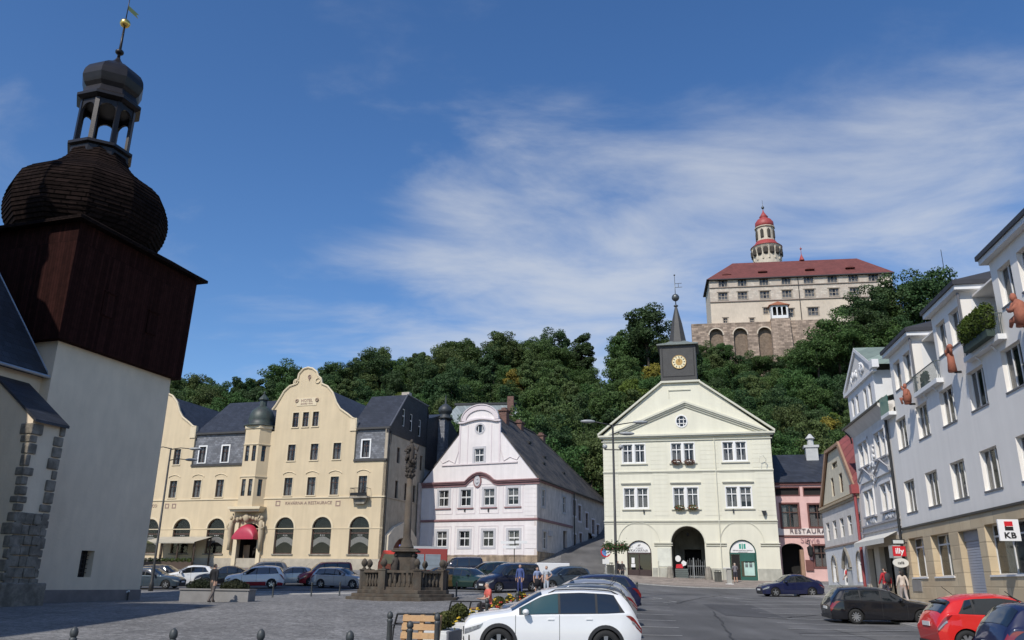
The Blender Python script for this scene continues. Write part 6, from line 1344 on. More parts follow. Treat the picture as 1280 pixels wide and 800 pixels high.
def kerb(name,P,w=.25,h=.12,n=120,mat=kerbm):
    P=np.array(P,float);d=np.r_[0,np.cumsum(np.hypot(*(P[1:]-P[:-1]).T))];t=np.linspace(0,d[-1],n);x=np.interp(t,d,P[:,0]);y=np.interp(t,d,P[:,1])
    tx,ty=np.gradient(x),np.gradient(y);l=np.hypot(tx,ty);nx,ny=-ty/l*w/2,tx/l*w/2;z=height(x,y)
    m=MB();vs=[];
    for i in range(n): vs+=[(x[i]-nx[i],y[i]-ny[i],z[i]-.2),(x[i]-nx[i],y[i]-ny[i],z[i]+h),(x[i]+nx[i],y[i]+ny[i],z[i]+h),(x[i]+nx[i],y[i]+ny[i],z[i]-.2)]
    m.add(vs,[(i*4+k,i*4+k+1,i*4+k+5,i*4+k+4) for i in range(n-1) for k in range(3)]+[(0,1,2,3),((n-1)*4,(n-1)*4+1,(n-1)*4+2,(n-1)*4+3)]);o=m.build(name,mat);o['kind']='structure';return o
pav=M('brown_pavement_slabs',(.27,.225,.19),.9,var=.2,scale=1,brick=(.6,.4,.8,'xy'),bump=.2)
pav2=M('grey_pavement_slabs',(.26,.25,.24),.9,var=.15,scale=1,brick=(.5,.5,.8,'xy'),bump=.2)
TL=[(kx(y,-4.1),y) for y in(-20,0,20,40,60,67)];TR=[(kx(y,.3),y) for y in(-20,0,20,40,60,76)]
strip('right_pavement',TL,TR,110,pav2,.13,8)
kerb('pavement_kerb',TL)
FL=[(10.0,76.2),(12.5,73.6),(16,71.6),(20,70.6),(23.5,69.5),(kx(67,-4.1),67)];FR=[(9.9,84.2),(13.6,83.4),(17.7,82.3),(21.7,81.3),(25.7,80.3),(kx(78,.3),80)]
strip('town_hall_pavement',FL,FR,50,pav,.13,12)
kerb('town_hall_kerb',FL)
kerb('square_kerb',[(-17.5,54.5),(-11,55.5),(-5.5,57.5)],w=.5,h=.05,mat=M('pale_kerb',(.5,.48,.45),.9))
kerb('road_edge_kerb',RL[3:9],w=.3,h=.05)
# painted markings
pm=M('road_paint',(.36,.36,.35),.8,var=.25,scale=6,bump=.1)
def mark(name,segs,w=.1,mt=None):
    m=MB()
    for (x0,y0),(x1,y1) in segs:
        L_=math.hypot(x1-x0,y1-y0);n=max(2,int(L_/.5));nx,ny=-(y1-y0)/L_*w/2,(x1-x0)/L_*w/2;vs=[]
        for i in range(n+1):
            x=x0+(x1-x0)*i/n;y=y0+(y1-y0)*i/n
            for s in(-1,1): vs.append((x+nx*s,y+ny*s,gz(x+nx*s,y+ny*s)+.052))
        m.add(vs,[(i*2,i*2+1,i*2+3,i*2+2) for i in range(n)])
    o=m.build(name,mt or pm);o['kind']='structure';return o
mark('parking_lines_right',[((kx(y,-4.4),y),(kx(y,-9.6),y-.25)) for y in np.arange(21.5,56,2.75)],w=.11)
mark('parking_lines_left',[((4.4+(y-22)*.16-1.6,y),(4.4+(y-22)*.16+.3,y-.05)) for y in np.arange(15.2,50,2.7)],w=.11)
m=MB();ax,ay=14.2,53.0;q=[(-.12,-1.6),(.12,-1.6),(.12,.3),(.5,.3),(0,1.6),(-.5,.3),(-.12,.3)];ca,sa=math.cos(.35),math.sin(.35)
p_=at(908,750,1);
m.add([(ax+x*ca-y*sa,ay+x*sa+y*ca,gz(ax+x*ca-y*sa,ay+x*sa+y*ca)+.055) for x,y in q],[(0,1,2,6),(5,3,4)]);o=m.build('road_arrow',pm);o['kind']='structure'
_r=random.Random(21);tar=M('tar_seam',(.03,.03,.032),.6,bump=0)
for k,(xa,ya,xb,yb) in enumerate(((6.5,24,9.5,40),(10,30,16,33),(9,46,15,60),(12,38,18,44),(7,52,13,50),(8.5,28,12.5,23))):
    P_=[(xa+(xb-xa)*i/14+_r.gauss(0,.07),ya+(yb-ya)*i/14+_r.gauss(0,.07)) for i in range(15)];mark('tar_seam',list(zip(P_[:-1],P_[1:])),w=.07,mt=tar)
mark('curved_marking',[((8.4,50),(9.2,51.2)),((9.2,51.2),(8.9,52.6)),((8.4,46.5),(9.3,47.4)),((9.3,47.4),(9.1,48.4))],w=.13)
m=MB()
for x,y in((-13.2,37.5),(-18.3,30),(-3.,30),(-9.4,47)):
    z=gz(x,y);m.vprism([(x-.35,y-.25),(x+.35,y-.25),(x+.35,y+.25),(x-.35,y+.25)],z+.004,z+.012)
o=m.build('drain_covers',M('drain_iron',(.07,.07,.07),.7));o['kind']='structure'
m=MB();m.vprism([(10.5,44),(17.5,42.8),(17.6,44),(10.6,45.2)],0,0)  # placeholder footprint for a repaired trench strip
strip('road_repair',[(11.5,22),(12.2,33)],[(12.8,22),(13.3,32.6)],16,asphalt_mat('repair_asphalt',(.115,.113,.11)),.045,4)
strip('road_patch',[(9.6,38),(10.4,46)],[(12.2,37.5),(12.9,45.6)],14,asphalt_mat('patched_asphalt',(.065,.065,.068)),.045,5)

# ================================================================ PLAGUE COLUMN
mx_,my_=-5.85,48.2
mz=gz(mx_,my_)-.05;s_=48.2/1067
st=M('weathered_sandstone',(.135,.105,.078),.92,var=.3,scale=2,c2=(.09,.078,.062),stain=.3,bump=.6,bscale=9)
std=M('dark_carved_stone',(.06,.05,.042),.95,var=.3,scale=3,bump=.8,bscale=8)
PC=thing('plague_column','weathered stone plague column on a stepped base inside an octagonal balustrade with stone finials','monument',(mx_,my_,mz))
RB=2.35
m=MB()
m.lathe(0,0,[(3.28,-.3),(3.28,.16)],8,PI/8);m.lathe(0,0,[(2.98,.162),(2.98,.33)],8,PI/8);m.lathe(0,0,[(2.66,.332),(2.66,.52)],8,PI/8)
m.build('steps',st,PC,bevel=.02)
m=MB()
for k in range(8):
    a=PI/8+k*PI/4;x,y=RB*math.cos(a),RB*math.sin(a);m.obox((x,y,.52+.5),a,.36,.42,1.0);m.obox((x,y,1.56),a,.42,.48,.08)
m.build('balustrade_piers',st,PC)
m=MB()
for k in range(8):
    a0=PI/8+k*PI/4;a1=a0+PI/4;p0=Vector((RB*math.cos(a0),RB*math.sin(a0),0));p1=Vector((RB*math.cos(a1),RB*math.sin(a1),0));c=(p0+p1)/2;an=math.atan2(p1.y-p0.y,p1.x-p0.x);L_=(p1-p0).length-.3
    m.obox((c.x,c.y,1.47),an,L_,.28,.13);m.obox((c.x,c.y,.60),an,L_,.28,.16)
m.build('balustrade_rails',st,PC)
nb=0
for k in range(8):
    a0=PI/8+k*PI/4;a1=a0+PI/4;p0=Vector((RB*math.cos(a0),RB*math.sin(a0),0));p1=Vector((RB*math.cos(a1),RB*math.sin(a1),0))
    for i in range(1,6):
        q=p0+(p1-p0)*(i/6*.86+.07)
        if nb==0:
            m=MB();m.smooth=True;m.lathe(0,0,[(.07,.68),(.05,.74),(.1,.92),(.085,1.02),(.045,1.2),(.06,1.3),(.075,1.41)],8);b0=m.build('baluster',st,PC);o=b0
        else:
            o=b0.copy();col.objects.link(o);o.parent=PC
        o.location=(q.x,q.y,0);nb+=1
for k in range(8):
    a=PI/8+k*PI/4
    if k==0:
        m=MB();m.smooth=True;m.lathe(0,0,[(.13,1.6),(.08,1.65),(.06,1.7),(.13,1.77),(.18,1.88),(.17,1.98),(.10,2.1),(.03,2.16)],10);f0=m.build('stone_finial',st,PC);o=f0
    else: o=f0.copy();col.objects.link(o);o.parent=PC
    o.location=(RB*math.cos(a),RB*math.sin(a),0)
m=MB();m.box(-.62,.62,-.62,.62,.5,.9);m.box(-.48,.48,-.48,.48,.9,2.55);m.box(-.75,.75,-.75,.75,2.55,2.66);m.box(-.65,.65,-.65,.65,2.66,2.74);m.build('pedestal',st,PC,bevel=.03)
m=MB();m.smooth=True
for sx,sy in((-1,-1),(1,-1),(1,1),(-1,1)):
    x,y=sx*.5,sy*.5;m.tube([(x,y,.9),(x,y,1.3),(x*1.08,y*1.1,1.7),(x,y,2.1),(x*.95,y*.95,2.25)],[.2,.17,.22,.2,.08],8);m.blob((x,y,2.38),(.12,.12,.15),8,6);m.tube([(x,y,2.05),(x*1.4,y*1.3,1.8),(x*1.2,y*1.4,2.1)],[.07,.06,.05],6)
m.build('corner_statues',std,PC)
def cz(py,px=503): return at(px,py,my_)[2]-mz
zc0,zc1=2.74,cz(598)
m=MB();m.smooth=True;m.lathe(0,0,[(.42,zc0),(.42,zc0+.12),(.32,zc0+.22),(.30,zc0+.4),(.225,zc0+.55),(.22,zc0+.8),(.165,zc1)],20);m.build('column_shaft',st,PC)
m=MB();m.smooth=True;m.lathe(0,0,[(.17,zc1),(.23,zc1+.08),(.18,zc1+.15),(.26,zc1+.5),(.32,zc1+.6)],16);rr=random.Random(3)
for i in range(16): a=i*PI/8;m.blob((.25*math.cos(a),.25*math.sin(a),zc1+.2+.25*(i%2)),(.07,.07,.1),6,5)
m.build('capital',std,PC)
zs=zc1+.6;zt=cz(549);h=zt-zs
m=MB();m.smooth=True;m.tube([(0,0,zs),(0,0,zs+h*.3),(.02,0,zs+h*.55),(.0,0,zs+h*.78),(0,0,zs+h*.86)],[.21,.17,.19,.17,.07],12);m.blob((0,-.02,zs+h*.92),(.1,.1,.14),10,8)
m.tube([(-.18,0,zs+h*.74),(-.34,-.1,zs+h*.58),(-.12,-.22,zs+h*.55)],[.09,.07,.05],8);m.blob((-.1,-.2,zs+h*.66),(.1,.1,.13),8,6)
m.tube([(.18,0,zs+h*.74),(.36,-.05,zs+h*.6),(.44,-.1,zs+h*.8)],[.09,.07,.05],8)
for i in range(14): a=rr.uniform(0,6.28);m.blob((.26*math.cos(a),.26*math.sin(a),zs+rr.uniform(0,h*.45)),(.1,.1,.15),6,5,jit=.4,seed=i)
m.build('crowning_statue',std,PC)

# ================================================================ STREET LAMPS, SIGNS, BOLLARDS
def lamp(name,label,x,y,h,arms,group=None,basket=False,globes=False):
    z=gz(x,y);T_=thing(name,label,'street lamp',(x,y,z),0)
    m=MB();m.smooth=True;m.lathe(0,0,[(.17,-.1),(.17,.5),(.12,.6),(.11,1.6),(.085,1.7),(.06,h)],10);m.build('pole',M('lamp_pole_black',(.035,.035,.035),.5),T_)
    for (dx,dz,l) in arms:
        m=MB();m.smooth=True;m.tube([(0,0,h+dz),(dx*.5,-.05,h+dz+.12),(dx,-.1,h+dz+.05 if not l else h+dz+.22)],[.04,.035,.03],6);a=m.build('arm',M('lamp_pole_black',(.035,.035,.035)),T_)
        m=MB();m.smooth=True;m.blob((dx+(.35 if dx>0 else -.35),-.1,h+dz+(.05 if not l else .22)),(.48,.17,.11),10,6);m.build('lamp_head',M('lamp_head_grey',(.35,.36,.36),.4,bump=0),a)
    return T_
p=at(770,700,50)
LB=lamp('street_lamp','tall black street lamp with curved arms, two floodlights and a ring flower basket',p[0],50,at(765,532,50)[2]-gz(p[0],50),[(1.35,.0,1),(-1.2,.0,1),(.5,-.55,0)])
hL=at(765,532,50)[2]-gz(p[0],50)
m=MB();zb_=at(768,562,50)[2]-gz(p[0],50)
m.box(-.55,.5,-.03,.03,zb_-.04,zb_+.02)
m.build('cross_bar',M('lamp_pole_black',(.03,.03,.03)),LB)
for sx in(-.52,.45): m=MB();m.smooth=True;m.blob((sx,-.08,zb_+.16),.15,10,8);m.build('floodlight',M('lamp_head_grey',(.3,.3,.3)),LB)
zk_=at(770,683,50)[2]-gz(p[0],50)
rr=random.Random(5)
m=MB()
for i in range(1500):
    a=rr.uniform(0,2*PI);q=rr.gauss(.55,.16);zz=zk_+rr.gauss(0,.13)-abs(q-.5)*.25;s=rr.uniform(.03,.07);x,y=q*math.cos(a),q*math.sin(a)
    d=Vector((rr.gauss(0,1),rr.gauss(0,1),rr.gauss(0,1))).normalized();e=d.orthogonal().normalized();g=d.cross(e);c=Vector((x,y,zz));m.add([c-e*s,c+g*s*.6,c+e*s,c-g*s*.6],[(0,1,2,3)])
fb=m.build('flower_basket',leafmat('basket_leaves',(.06,.10,.025)),LB)
m=MB()
for i in range(70):
    a=rr.uniform(0,2*PI);q=rr.uniform(.45,.8);m.blob((q*math.cos(a),q*math.sin(a),zk_+rr.uniform(-.2,.1)),rr.uniform(.02,.04),5,4)
m.build('flowers',M('pink_flowers',(.45,.12,.14),.7),fb)
p=at(189,733,60)
lamp('street_lamp','slim black street lamp with short arms between the church and the yellow hotel',p[0],60,at(207,560,60)[2]-gz(p[0],60),[(1.5,-.1,0),(-1.1,-.05,0),(1.3,-.9,0)])
# overhead camera-like pole lamp hanging on a wire (seen before the wood)
p=at(738,539,50);
# --- bollards
bm_=M('bollard_iron',(.055,.06,.06),.5,var=.15,bump=.2)
def make_bollard(label,group,h=.95):
    T_=thing('bollard',label,'bollard',(0,0,0),0,group)
    m=MB();m.smooth=True;m.lathe(0,0,[(.06,-.1),(.06,.02),(.045,.06),(.045,h*.82),(.055,h*.84),(.055,h*.87),(.035,h*.885)],12);m.build('post',bm_,T_)
    m=MB();m.smooth=True;m.lathe(0,0,[(.035,h*.88),(.055,h*.905),(.058,h*.94),(.045,h*.975),(.012,h)],12);m.build('knob',bm_,T_);return T_
b0=make_bollard('black iron bollard with a round knob on the paving in the foreground','bollards in the foreground')
labs=['leftmost black bollard at the bottom edge of the paving, below the church','black foreground bollard on the paving, second from the left','black foreground bollard on the paving, third from the left','black foreground bollard on the paving just left of the pallet bench']
fi=0
for px,py,Y in((94,783,10.6),(218,785,10.3),(327,786,10.2),(438,788,10.1)):
    p=at(px,py,Y);o=b0 if fi==0 else dup(b0);zg=gz(p[0],Y);o.location=(p[0],Y,p[2]-.95*1.1);s=1.1;o.scale=(.85,.85,s);o['label']=labs[fi];fi+=1
mids=[(488,764,17.5,'bollard with black knob on the left of the pallet bench'),(513,776,15.5,'grey bollard in front of the wooden pallet bench'),(547,766,16.5,'tall bollard between the pallet bench and the nearest planter'),
(609,746,26,'grey bollard in front of the white planter beside the seated man'),(647,735,30,'slim bollard before the farther flower planter, near the man in blue'),(674.5,733,36,'small bollard behind the flower planter, by the woman in a black skirt'),
(571,727,50,'thin bollard on the asphalt edge beside the dark green estate car'),(126,731,46,'short black bollard at the foot of the church tower'),(342,732,50,'bollard on the kerb in front of the white hatchback with a red sill'),
(390,731,51,'bollard on the kerb in front of the red people carrier'),(425.5,727,52,'bollard on the kerb beside the monument steps'),(151,724,52,'short bollard beyond the church corner beside a white bar'),
(796,727,44,'small dark bollard behind the row of parked cars, by the curved marking')]
for px,py,Y,lb in mids:
    p=at(px,py,Y);o=dup(b0);zg=gz(p[0],Y);o.location=(p[0],Y,zg);sc=max(.85,min((p[2]-zg)/.95,1.35));o.scale=(1.1,1.1,sc);o['label']=lb;o['group']='bollards round the square'
# bench / bin posts by town hall
def bin_(px,py,Y,lb,h=1.05,w=.5):
    p=at(px,py,Y);z=gz(p[0],Y)+.1;T_=thing('litter_bin',lb,'litter bin',(p[0],Y,z),.3)
    m=MB();m.box(-w/2,w/2,-w/2,w/2,0,h*.8);m.box(-w/2-.03,w/2+.03,-w/2-.03,w/2+.03,h*.8,h*.86);m.build('bin_body',M('bin_grey',(.10,.10,.085),.7,var=.2),T_,bevel=.02)
    m=MB();m.box(-w/2+.05,w/2-.05,-w/2+.05,w/2-.05,h*.95,h);[m.box(x-.02,x+.02,y-.02,y+.02,h*.86,h*.96) for x in(-w/2+.08,w/2-.08) for y in(-w/2+.08,w/2-.08)];m.build('bin_lid',M('bin_grey',(.10,.10,.085)),T_)
bin_(897,712,79,'dark narrow litter bin against the cream wall beside the passage');bin_(763,705,78,'grey litter bin by the left corner of the cream town hall',h=1.5)
p=at(911,713,76);z=gz(p[0],76)+.12;T_=thing('info_stand','narrow pale information stand on the pavement before the green shopfront','stand',(p[0],76,z),.1)
m=MB();m.box(-.2,.2,-.1,.1,0,1.35);m.build('stand_body',M('stand_grey',(.4,.39,.35),.7),T_);m=MB();m.box(-.55,.1,-.2,-.1,1.35,1.42);m.box(-.3,.3,-.25,.25,0,.06);m.build('stand_shelf',whitep,T_)
# chef figure board in the passage
p=Vector(tf.world(pas[0]+.75,.9,0));z=tf.z0+g1[1]
T_=thing('menu_easel','low menu stand with a white and red painted board inside the town hall passage','menu board',(p.x,p.y,z),tf.rot)
m=MB();m.box(-.55,.7,-.05,.05,0,.9);
for k in range(5): m.box(-.55,.7,-.08,-.05,.05+k*.17,.15+k*.17)
m.build('slatted_stand',M('stand_slate',(.12,.14,.13),.7),T_)
m=MB();m.prism([(-.45,.95),(.25,.95),(.2,1.35),(-.4,1.3)],-.06,-.03);m.build('red_board',M('sign_red',(.6,.02,.03)),T_)
m=MB();m.prism([(-.2+.27*math.cos(i*PI/8),1.85+.3*math.sin(i*PI/8)) for i in range(16)],-.06,-.03);m.prism([(.15,1.1),(.55,1.25),(.6,1.5),(.3,1.7),(.1,1.5)],-.06,-.03);m.build('white_board',whitep,T_)
# round no-stopping sign
p=at(757,690,55);z=gz(p[0],55);T_=thing('traffic_sign','round blue and white traffic sign with red rim left of the town hall corner','traffic sign',(p[0],55,z),0);hz=p[2]-z
m=MB();m.smooth=True;m.tube([(0,0,-.1),(0,0,hz+.35)],.035,8);m.build('post',M('galvanised',(.4,.4,.4),.4,metal=.5,bump=0),T_)
m=MB();m.prism([(.33*math.cos(i*PI/12),hz+.33*math.sin(i*PI/12)) for i in range(24)],-.06,-.04);o=m.build('disc',M('sign_red',(.6,.02,.03)),T_)
m=MB();m.prism([(.25*math.cos(i*PI/12),hz+.25*math.sin(i*PI/12)) for i in range(24)],-.07,-.06);m.build('disc_blue',M('sign_blue',(.12,.25,.5),.4,bump=0),o)
m=MB();m.prism([(.02,hz-.28),(.3,hz-.1),(.32,hz+.15),(.05,hz+.3)],-.075,-.071);m.box(-.22,.22,-.07,-.05,hz-.75,hz-.45);m.build('white_plate',whitep,o)
p=at(643,678,86);z=gz(p[0],86);T_=thing('signpost','thin direction signpost with two white street plates in front of the pink baroque house','signpost',(p[0],86,z),0);hz=p[2]-z
m=MB();m.tube([(0,0,-.1),(0,0,hz+.3)],.05,6);m.build('post',blackm,T_)
for dz,x0,x1 in((0,-1.4,.0),(-.45,-1.2,.2),(.05,.1,1.3)): m=MB();m.box(x0,x1,-.06,-.03,hz+dz-.15,hz+dz+.12);m.build('sign_plate',whitep,T_)
# white box stand / awning near c15
# ================================================================ PLANTERS & FURNITURE
conc=M('white_concrete',(.62,.61,.58),.85,var=.08,scale=3,stain=.1,bump=.15)
shade_conc=M('shade_side_grey',(.14,.14,.15),.8,var=.15)
shr=leafmat('box_shrub_leaves',(.075,.085,.02),rnd=.1);yel=M('yellow_petals',(.75,.5,.04),.7,var=.1,bump=0);redp=M('red_petals',(.5,.06,.03),.7,var=.1,bump=0)
def leafball(m,c,r,n,s,seed,flat=1):
    g=np.random.default_rng(seed);d=g.normal(size=(n,3));d/=np.linalg.norm(d,axis=1)[:,None];rad=g.uniform(.55,1.05,n)**.5
    for i in range(n):
        p=Vector((c[0]+d[i,0]*r[0]*rad[i],c[1]+d[i,1]*r[1]*rad[i],c[2]+d[i,2]*r[2]*rad[i]));q=Vector(g.normal(size=3)+d[i]*1.2).normalized();e=q.orthogonal().normalized();e=(Matrix.Rotation(g.uniform(0,6.28),3,q)@e);f=q.cross(e);ss=s*g.uniform(.6,1.3)
        m.add([p-e*ss,p+f*ss*.55,p+e*ss,p-f*ss*.55],[(0,1,2,3)])
def planter(x,y,rot,label,balls,fl,sz=(1.1,1.1,.75),seed=0,redf=False,dx=0):
    z=gz(x,y);T_=thing('planter',label,'planter',(x,y,z),rot,'planters along the edge of the square')
    a,b_,h=sz
    m=MB();m.box(-a/2,a/2,-b_/2,b_/2,-.2,h);
    for k in range(3): m.box(-a/2-.012,a/2+.012,-b_/2-.012,b_/2+.012,.1+k*(h-.12)/3,.1+(k+1)*(h-.12)/3-.03)
    m.build('concrete_box',conc,T_,bevel=.015)
    m=MB();m.box(a/2,a/2+.05,-b_/2,b_/2,.0,h-.02);m.build('painted_shade_end',shade_conc,T_)  # dark slab paints the shade of the planter's right side into its colour
    m=MB()
    for i,(bx,by,bz,r) in enumerate(balls): leafball(m,(bx,by,h+bz),(r,r,r*.85),900,.045,seed*9+i)
    s=m.build('shrub',shr,T_)
    m=MB();g=random.Random(seed)
    for i,(bx,by,bz,r) in enumerate(balls): m.smooth=True;m.blob((bx,by,h+bz),(r*.72,r*.72,r*.62),8,6,jit=.2,seed=i)
    m.build('shrub_core',M('shrub_inner',(.02,.025,.008),.9),s)
    m=MB()
    for i in range(fl):
        cx,cy=g.uniform(-a/2,a/2*1.15),g.uniform(-b_/2-.1,b_/2);m.smooth=False;p=(cx+dx,cy,h+g.uniform(.02,.34));
        for k in range(3): m.blob((p[0]+g.gauss(0,.03),p[1]+g.gauss(0,.03),p[2]+g.gauss(0,.02)),(.045,.045,.02),5,3)
    m.build('yellow_flowers',yel,T_)
    m=MB()
    for i in range(int(fl*.6)):
        cx,cy=g.uniform(-a/2,a/2*1.1),g.uniform(-b_/2,b_/2);leafball(m,(cx+dx,cy,h+.1),(.14,.14,.16),22,.04,seed*31+i)
    m.build('flower_foliage',shr,T_)
    if redf:
        m=MB()
        for i in range(16): m.blob((g.uniform(-a/2,a/2),g.uniform(-b_/2-.05,b_/2),h+g.uniform(.02,.25)),(.05,.05,.035),5,3)
        m.build('red_flowers',redp,T_)
    return T_
p=at(553,783,21);planter(p[0],21,R(-9),'white concrete planter with a rounded green shrub and yellow flowers beside the pallet bench',[(.02,-.35,.2,.22),(.05,.2,.22,.22)],8,(.56,1.5,.72),1)
p=at(577,770,24.6);planter(p[0],24.8,R(-9),'planter with one olive shrub and yellow flowers just behind the nearest planter',[(-.05,-.2,.28,.26),(.28,.2,.12,.16)],14,(.62,1.5,.68),2)
p=at(627,756,32.5);planter(p[0],32.8,R(-9),'planter with an olive shrub and orange flowers beside the seated man in the coral shirt',[(-.1,-.1,.2,.25)],12,(.62,1.5,.5),3,True)
p=at(649,742,37);planter(p[0],38,R(-4),'farther planter with low shrubs and mixed red and yellow flowers near the standing couple',[(-.4,0,.08,.2),(.08,.1,.22,.24)],14,(.95,1.2,.42),4,True)
# white low wall block where the man sits
p=at(612,757,33);zz=gz(p[0],33.5);SB=thing('seat_block','white concrete seating block with a timber top under the man in the coral shirt','bench',(p[0]+.15,33.5,zz),.05)
m=MB();m.box(-1.0,.9,-.3,.45,-.2,.40);m.build('concrete_block',conc,SB,bevel=.02);m=MB()
for k in range(5): m.box(-.95,.85,-.28+k*.145,-.16+k*.145,.40,.45)
m.build('timber_seat',M('bench_timber',(.24,.13,.07),.7,var=.2),SB,bevel=.006)
# curved bench back frames
def backframe(px,py,Y,lb):
    p=at(px,py,Y);z=gz(p[0],Y);T_=thing('metal_bench',lb,'bench',(p[0],Y,z),.15)
    m=MB();top=p[2]-z
    for x in(-.5,-.2,.1,.4): m.tube([(x,.35,.4),(x+.03,.42,top*.7),(x+.1,.3,top)],.025,6)
    m.tube([(-.4,.3,top),(.5,.3,top)],.025,6);m.tube([(-.45,.4,top*.8),(.45,.4,top*.8)],.02,6);m.build('back_frame',blackm,T_)
    m=MB()
    for k in range(4): m.box(-.55,.5,-.1+k*.12,-.01+k*.12,.40,.44)
    m.build('seat_slats',M('bench_timber',(.24,.13,.07)),T_)
    for x in(-.45,.4): m=MB();m.box(x-.03,x+.03,-.08,.36,-.05,.4);m.build('leg',blackm,T_)
backframe(582,752,25.5,'black bench back frame rising behind the second planter with the olive shrub');backframe(519,768,20,'black bench frame behind the wooden pallet bench')
# pallet bench
p=at(519,790,16.2);z=gz(p[0],16.2);PB=thing('pallet_bench','rough pale wooden bench made of pallets with a leaning slatted back','bench',(p[0]-.05,16.2,z),R(-12));PB.scale=(.8,1,1)
wd=M('pallet_wood',(.50,.31,.15),.8,var=.3,scale=4,c2=(.36,.21,.10),bump=.4,bscale=18)
zt=p[2]-z
m=MB()
for j in range(2):
    zz=.02+j*.17
    for x in(-.42,0,.42): m.box(x-.05,x+.05,-.45,.45,zz,zz+.1)
    for k in range(6): m.box(-.48,.48,-.45+k*.16,-.34+k*.16,zz+.1,zz+.125)
    for x in(-.42,0,.42):
        for y in(-.4,.0,.4): m.box(x-.06,x+.06,y-.05,y+.05,zz-.02,zz+.05)
m.build('pallet_seat',wd,PB,bevel=.004)
m=MB();m.T=lambda x,y,z:(x,.30+(z-.3)*.28+y,z)
for x in(-.42,0,.42): m.box(x-.05,x+.05,.03,.12,.34,1.16)
for k in range(5): m.box(-.48,.48,0,.028,.42+k*.155,.53+k*.155)
m.build('slatted_back',wd,PB,bevel=.004)
for sx in(-.46,.46): m=MB();m.box(sx-.04,sx+.04,-.4,-.3,.3,.62);m.box(sx-.06,sx+.06,-.45,.4,.6,.64);m.build('armrest',wd,PB,bevel=.004)
# iron rail by the bench
p=at(494,768,17);z=gz(p[0],17);T_=thing('iron_rail','low iron handrail between the left bollard and the pallet bench','railing',(p[0],17.3,z),0)
m=MB();m.tube([(-.1,0,0),(-.1,0,.95),(.45,0,.95),(.45,0,0)],.022,6);m.tube([(-.1,0,.55),(.45,0,.55)],.018,6);m.build('rail_frame',blackm,T_)
# big dark planter in the tower's shadow
p=at(268,742,42.5);z=gz(p[0],42.5);T_=thing('long_planter','long grey planter trough with two low dark shrubs in the shadow of the church tower','planter',(p[0],43.2,z),0)
m=MB();m.box(-1.75,1.65,-.6,.6,-.2,.55);m.box(-1.8,1.7,-.65,.65,.55,.62);m.build('stone_trough',M('trough_stone',(.26,.25,.24),.9,var=.15),T_)
for bx in(-.95,.75): m=MB();leafball(m,(bx,0,.72),(.75,.5,.32),1500,.05,int(bx*10)+50);s=m.build('shrub',leafmat('dark_shrub_leaves',(.03,.04,.015)),T_);m=MB();m.blob((bx,0,.7),(.6,.4,.25),10,6);m.build('shrub_core',M('shrub_inner',(.02,.025,.008)),s)
p=at(150,735,47);z=gz(p[0],47);T_=thing('white_bar','low white diagonal barrier bar beside the church bollards','barrier',(p[0],47,z),0);m=MB();m.tube([(-.5,0,.05),(.55,0,.5)],.05,6);m.build('bar',whitep,T_);m=MB();m.tube([(.5,0,0),(.5,0,.5)],.04,6);m.build('post',blackm,T_)
# cafe terrace by the hotel
cx0=hf.uz(178,700,-3)[0];cx1=hf.uz(241,700,-3)[0]
T_=thing('cafe_terrace','cafe terrace with pale canvas roof and dark posts before the yellow hotel','cafe terrace',hf.world((cx0+cx1)/2,-3,-.25),hf.rot)
w=(cx1-cx0)/2;zt=hf.uz(215,677,-3)[1]+.25
m=MB()
for x in(-w,-w*.3,w*.35,w): m.box(x-.06,x+.06,-.06,.06,-.4,zt);m.box(x-.06,x+.06,2.7,2.82,-.4,zt+.5)
m.box(-w,w,-.08,.08,zt-.15,zt-.03);m.box(-w,w,-.05,.05,.9,1.0);m.build('frame',M('terrace_wood',(.07,.045,.03),.7),T_)
m=MB();m.add([(-w-.2,-.4,zt-.05),(w+.2,-.4,zt-.05),(w+.1,2.9,zt+.7),(-w-.1,2.9,zt+.7),(-w-.2,-.4,zt-.2),(w+.2,-.4,zt-.2)],[(0,1,2,3),(0,1,5,4)]);m.build('canvas_roof',M('terrace_canvas',(.42,.38,.30),.8,var=.1),T_)
m=MB()
for i in range(9):
    x=-w+.4+i*(2*w-.8)/8;leafball(m,(x,-.1,1.0),(.35,.2,.25),160,.08,i+200)
m.build('plant_trough_leaves',leafmat('basket_leaves',(.06,.10,.025)),T_)
m=MB();m.box(-w,w,-.2,.1,-.3,.85);m.build('plant_trough',M('terrace_wood',(.07,.045,.03)),T_)
m=MB()
for i in range(4):
    x=-w*.7+i*w*.45;m.lathe(x,1.3,[(.25,-.3),(.03,-.25),(.03,.7),(.4,.72),(.4,.76)],10)
m.build('tables',blackm,T_)
p=Vector(hf.world((cx0+cx1)/2-2.5,-5,-.25));T_=thing('green_parasol','green leafy-coloured parasol half hidden behind the church edge','parasol',(p.x,p.y,p.z),0);m=MB();m.tube([(0,0,0),(0,0,3.0)],.04,6);m.build('pole',blackm,T_);m=MB();m.lathe(0,0,[(1.6,2.75),(1.5,2.85),(.1,3.4)],8);m.build('canopy',M('olive_canvas',(.10,.11,.045),.8),T_)
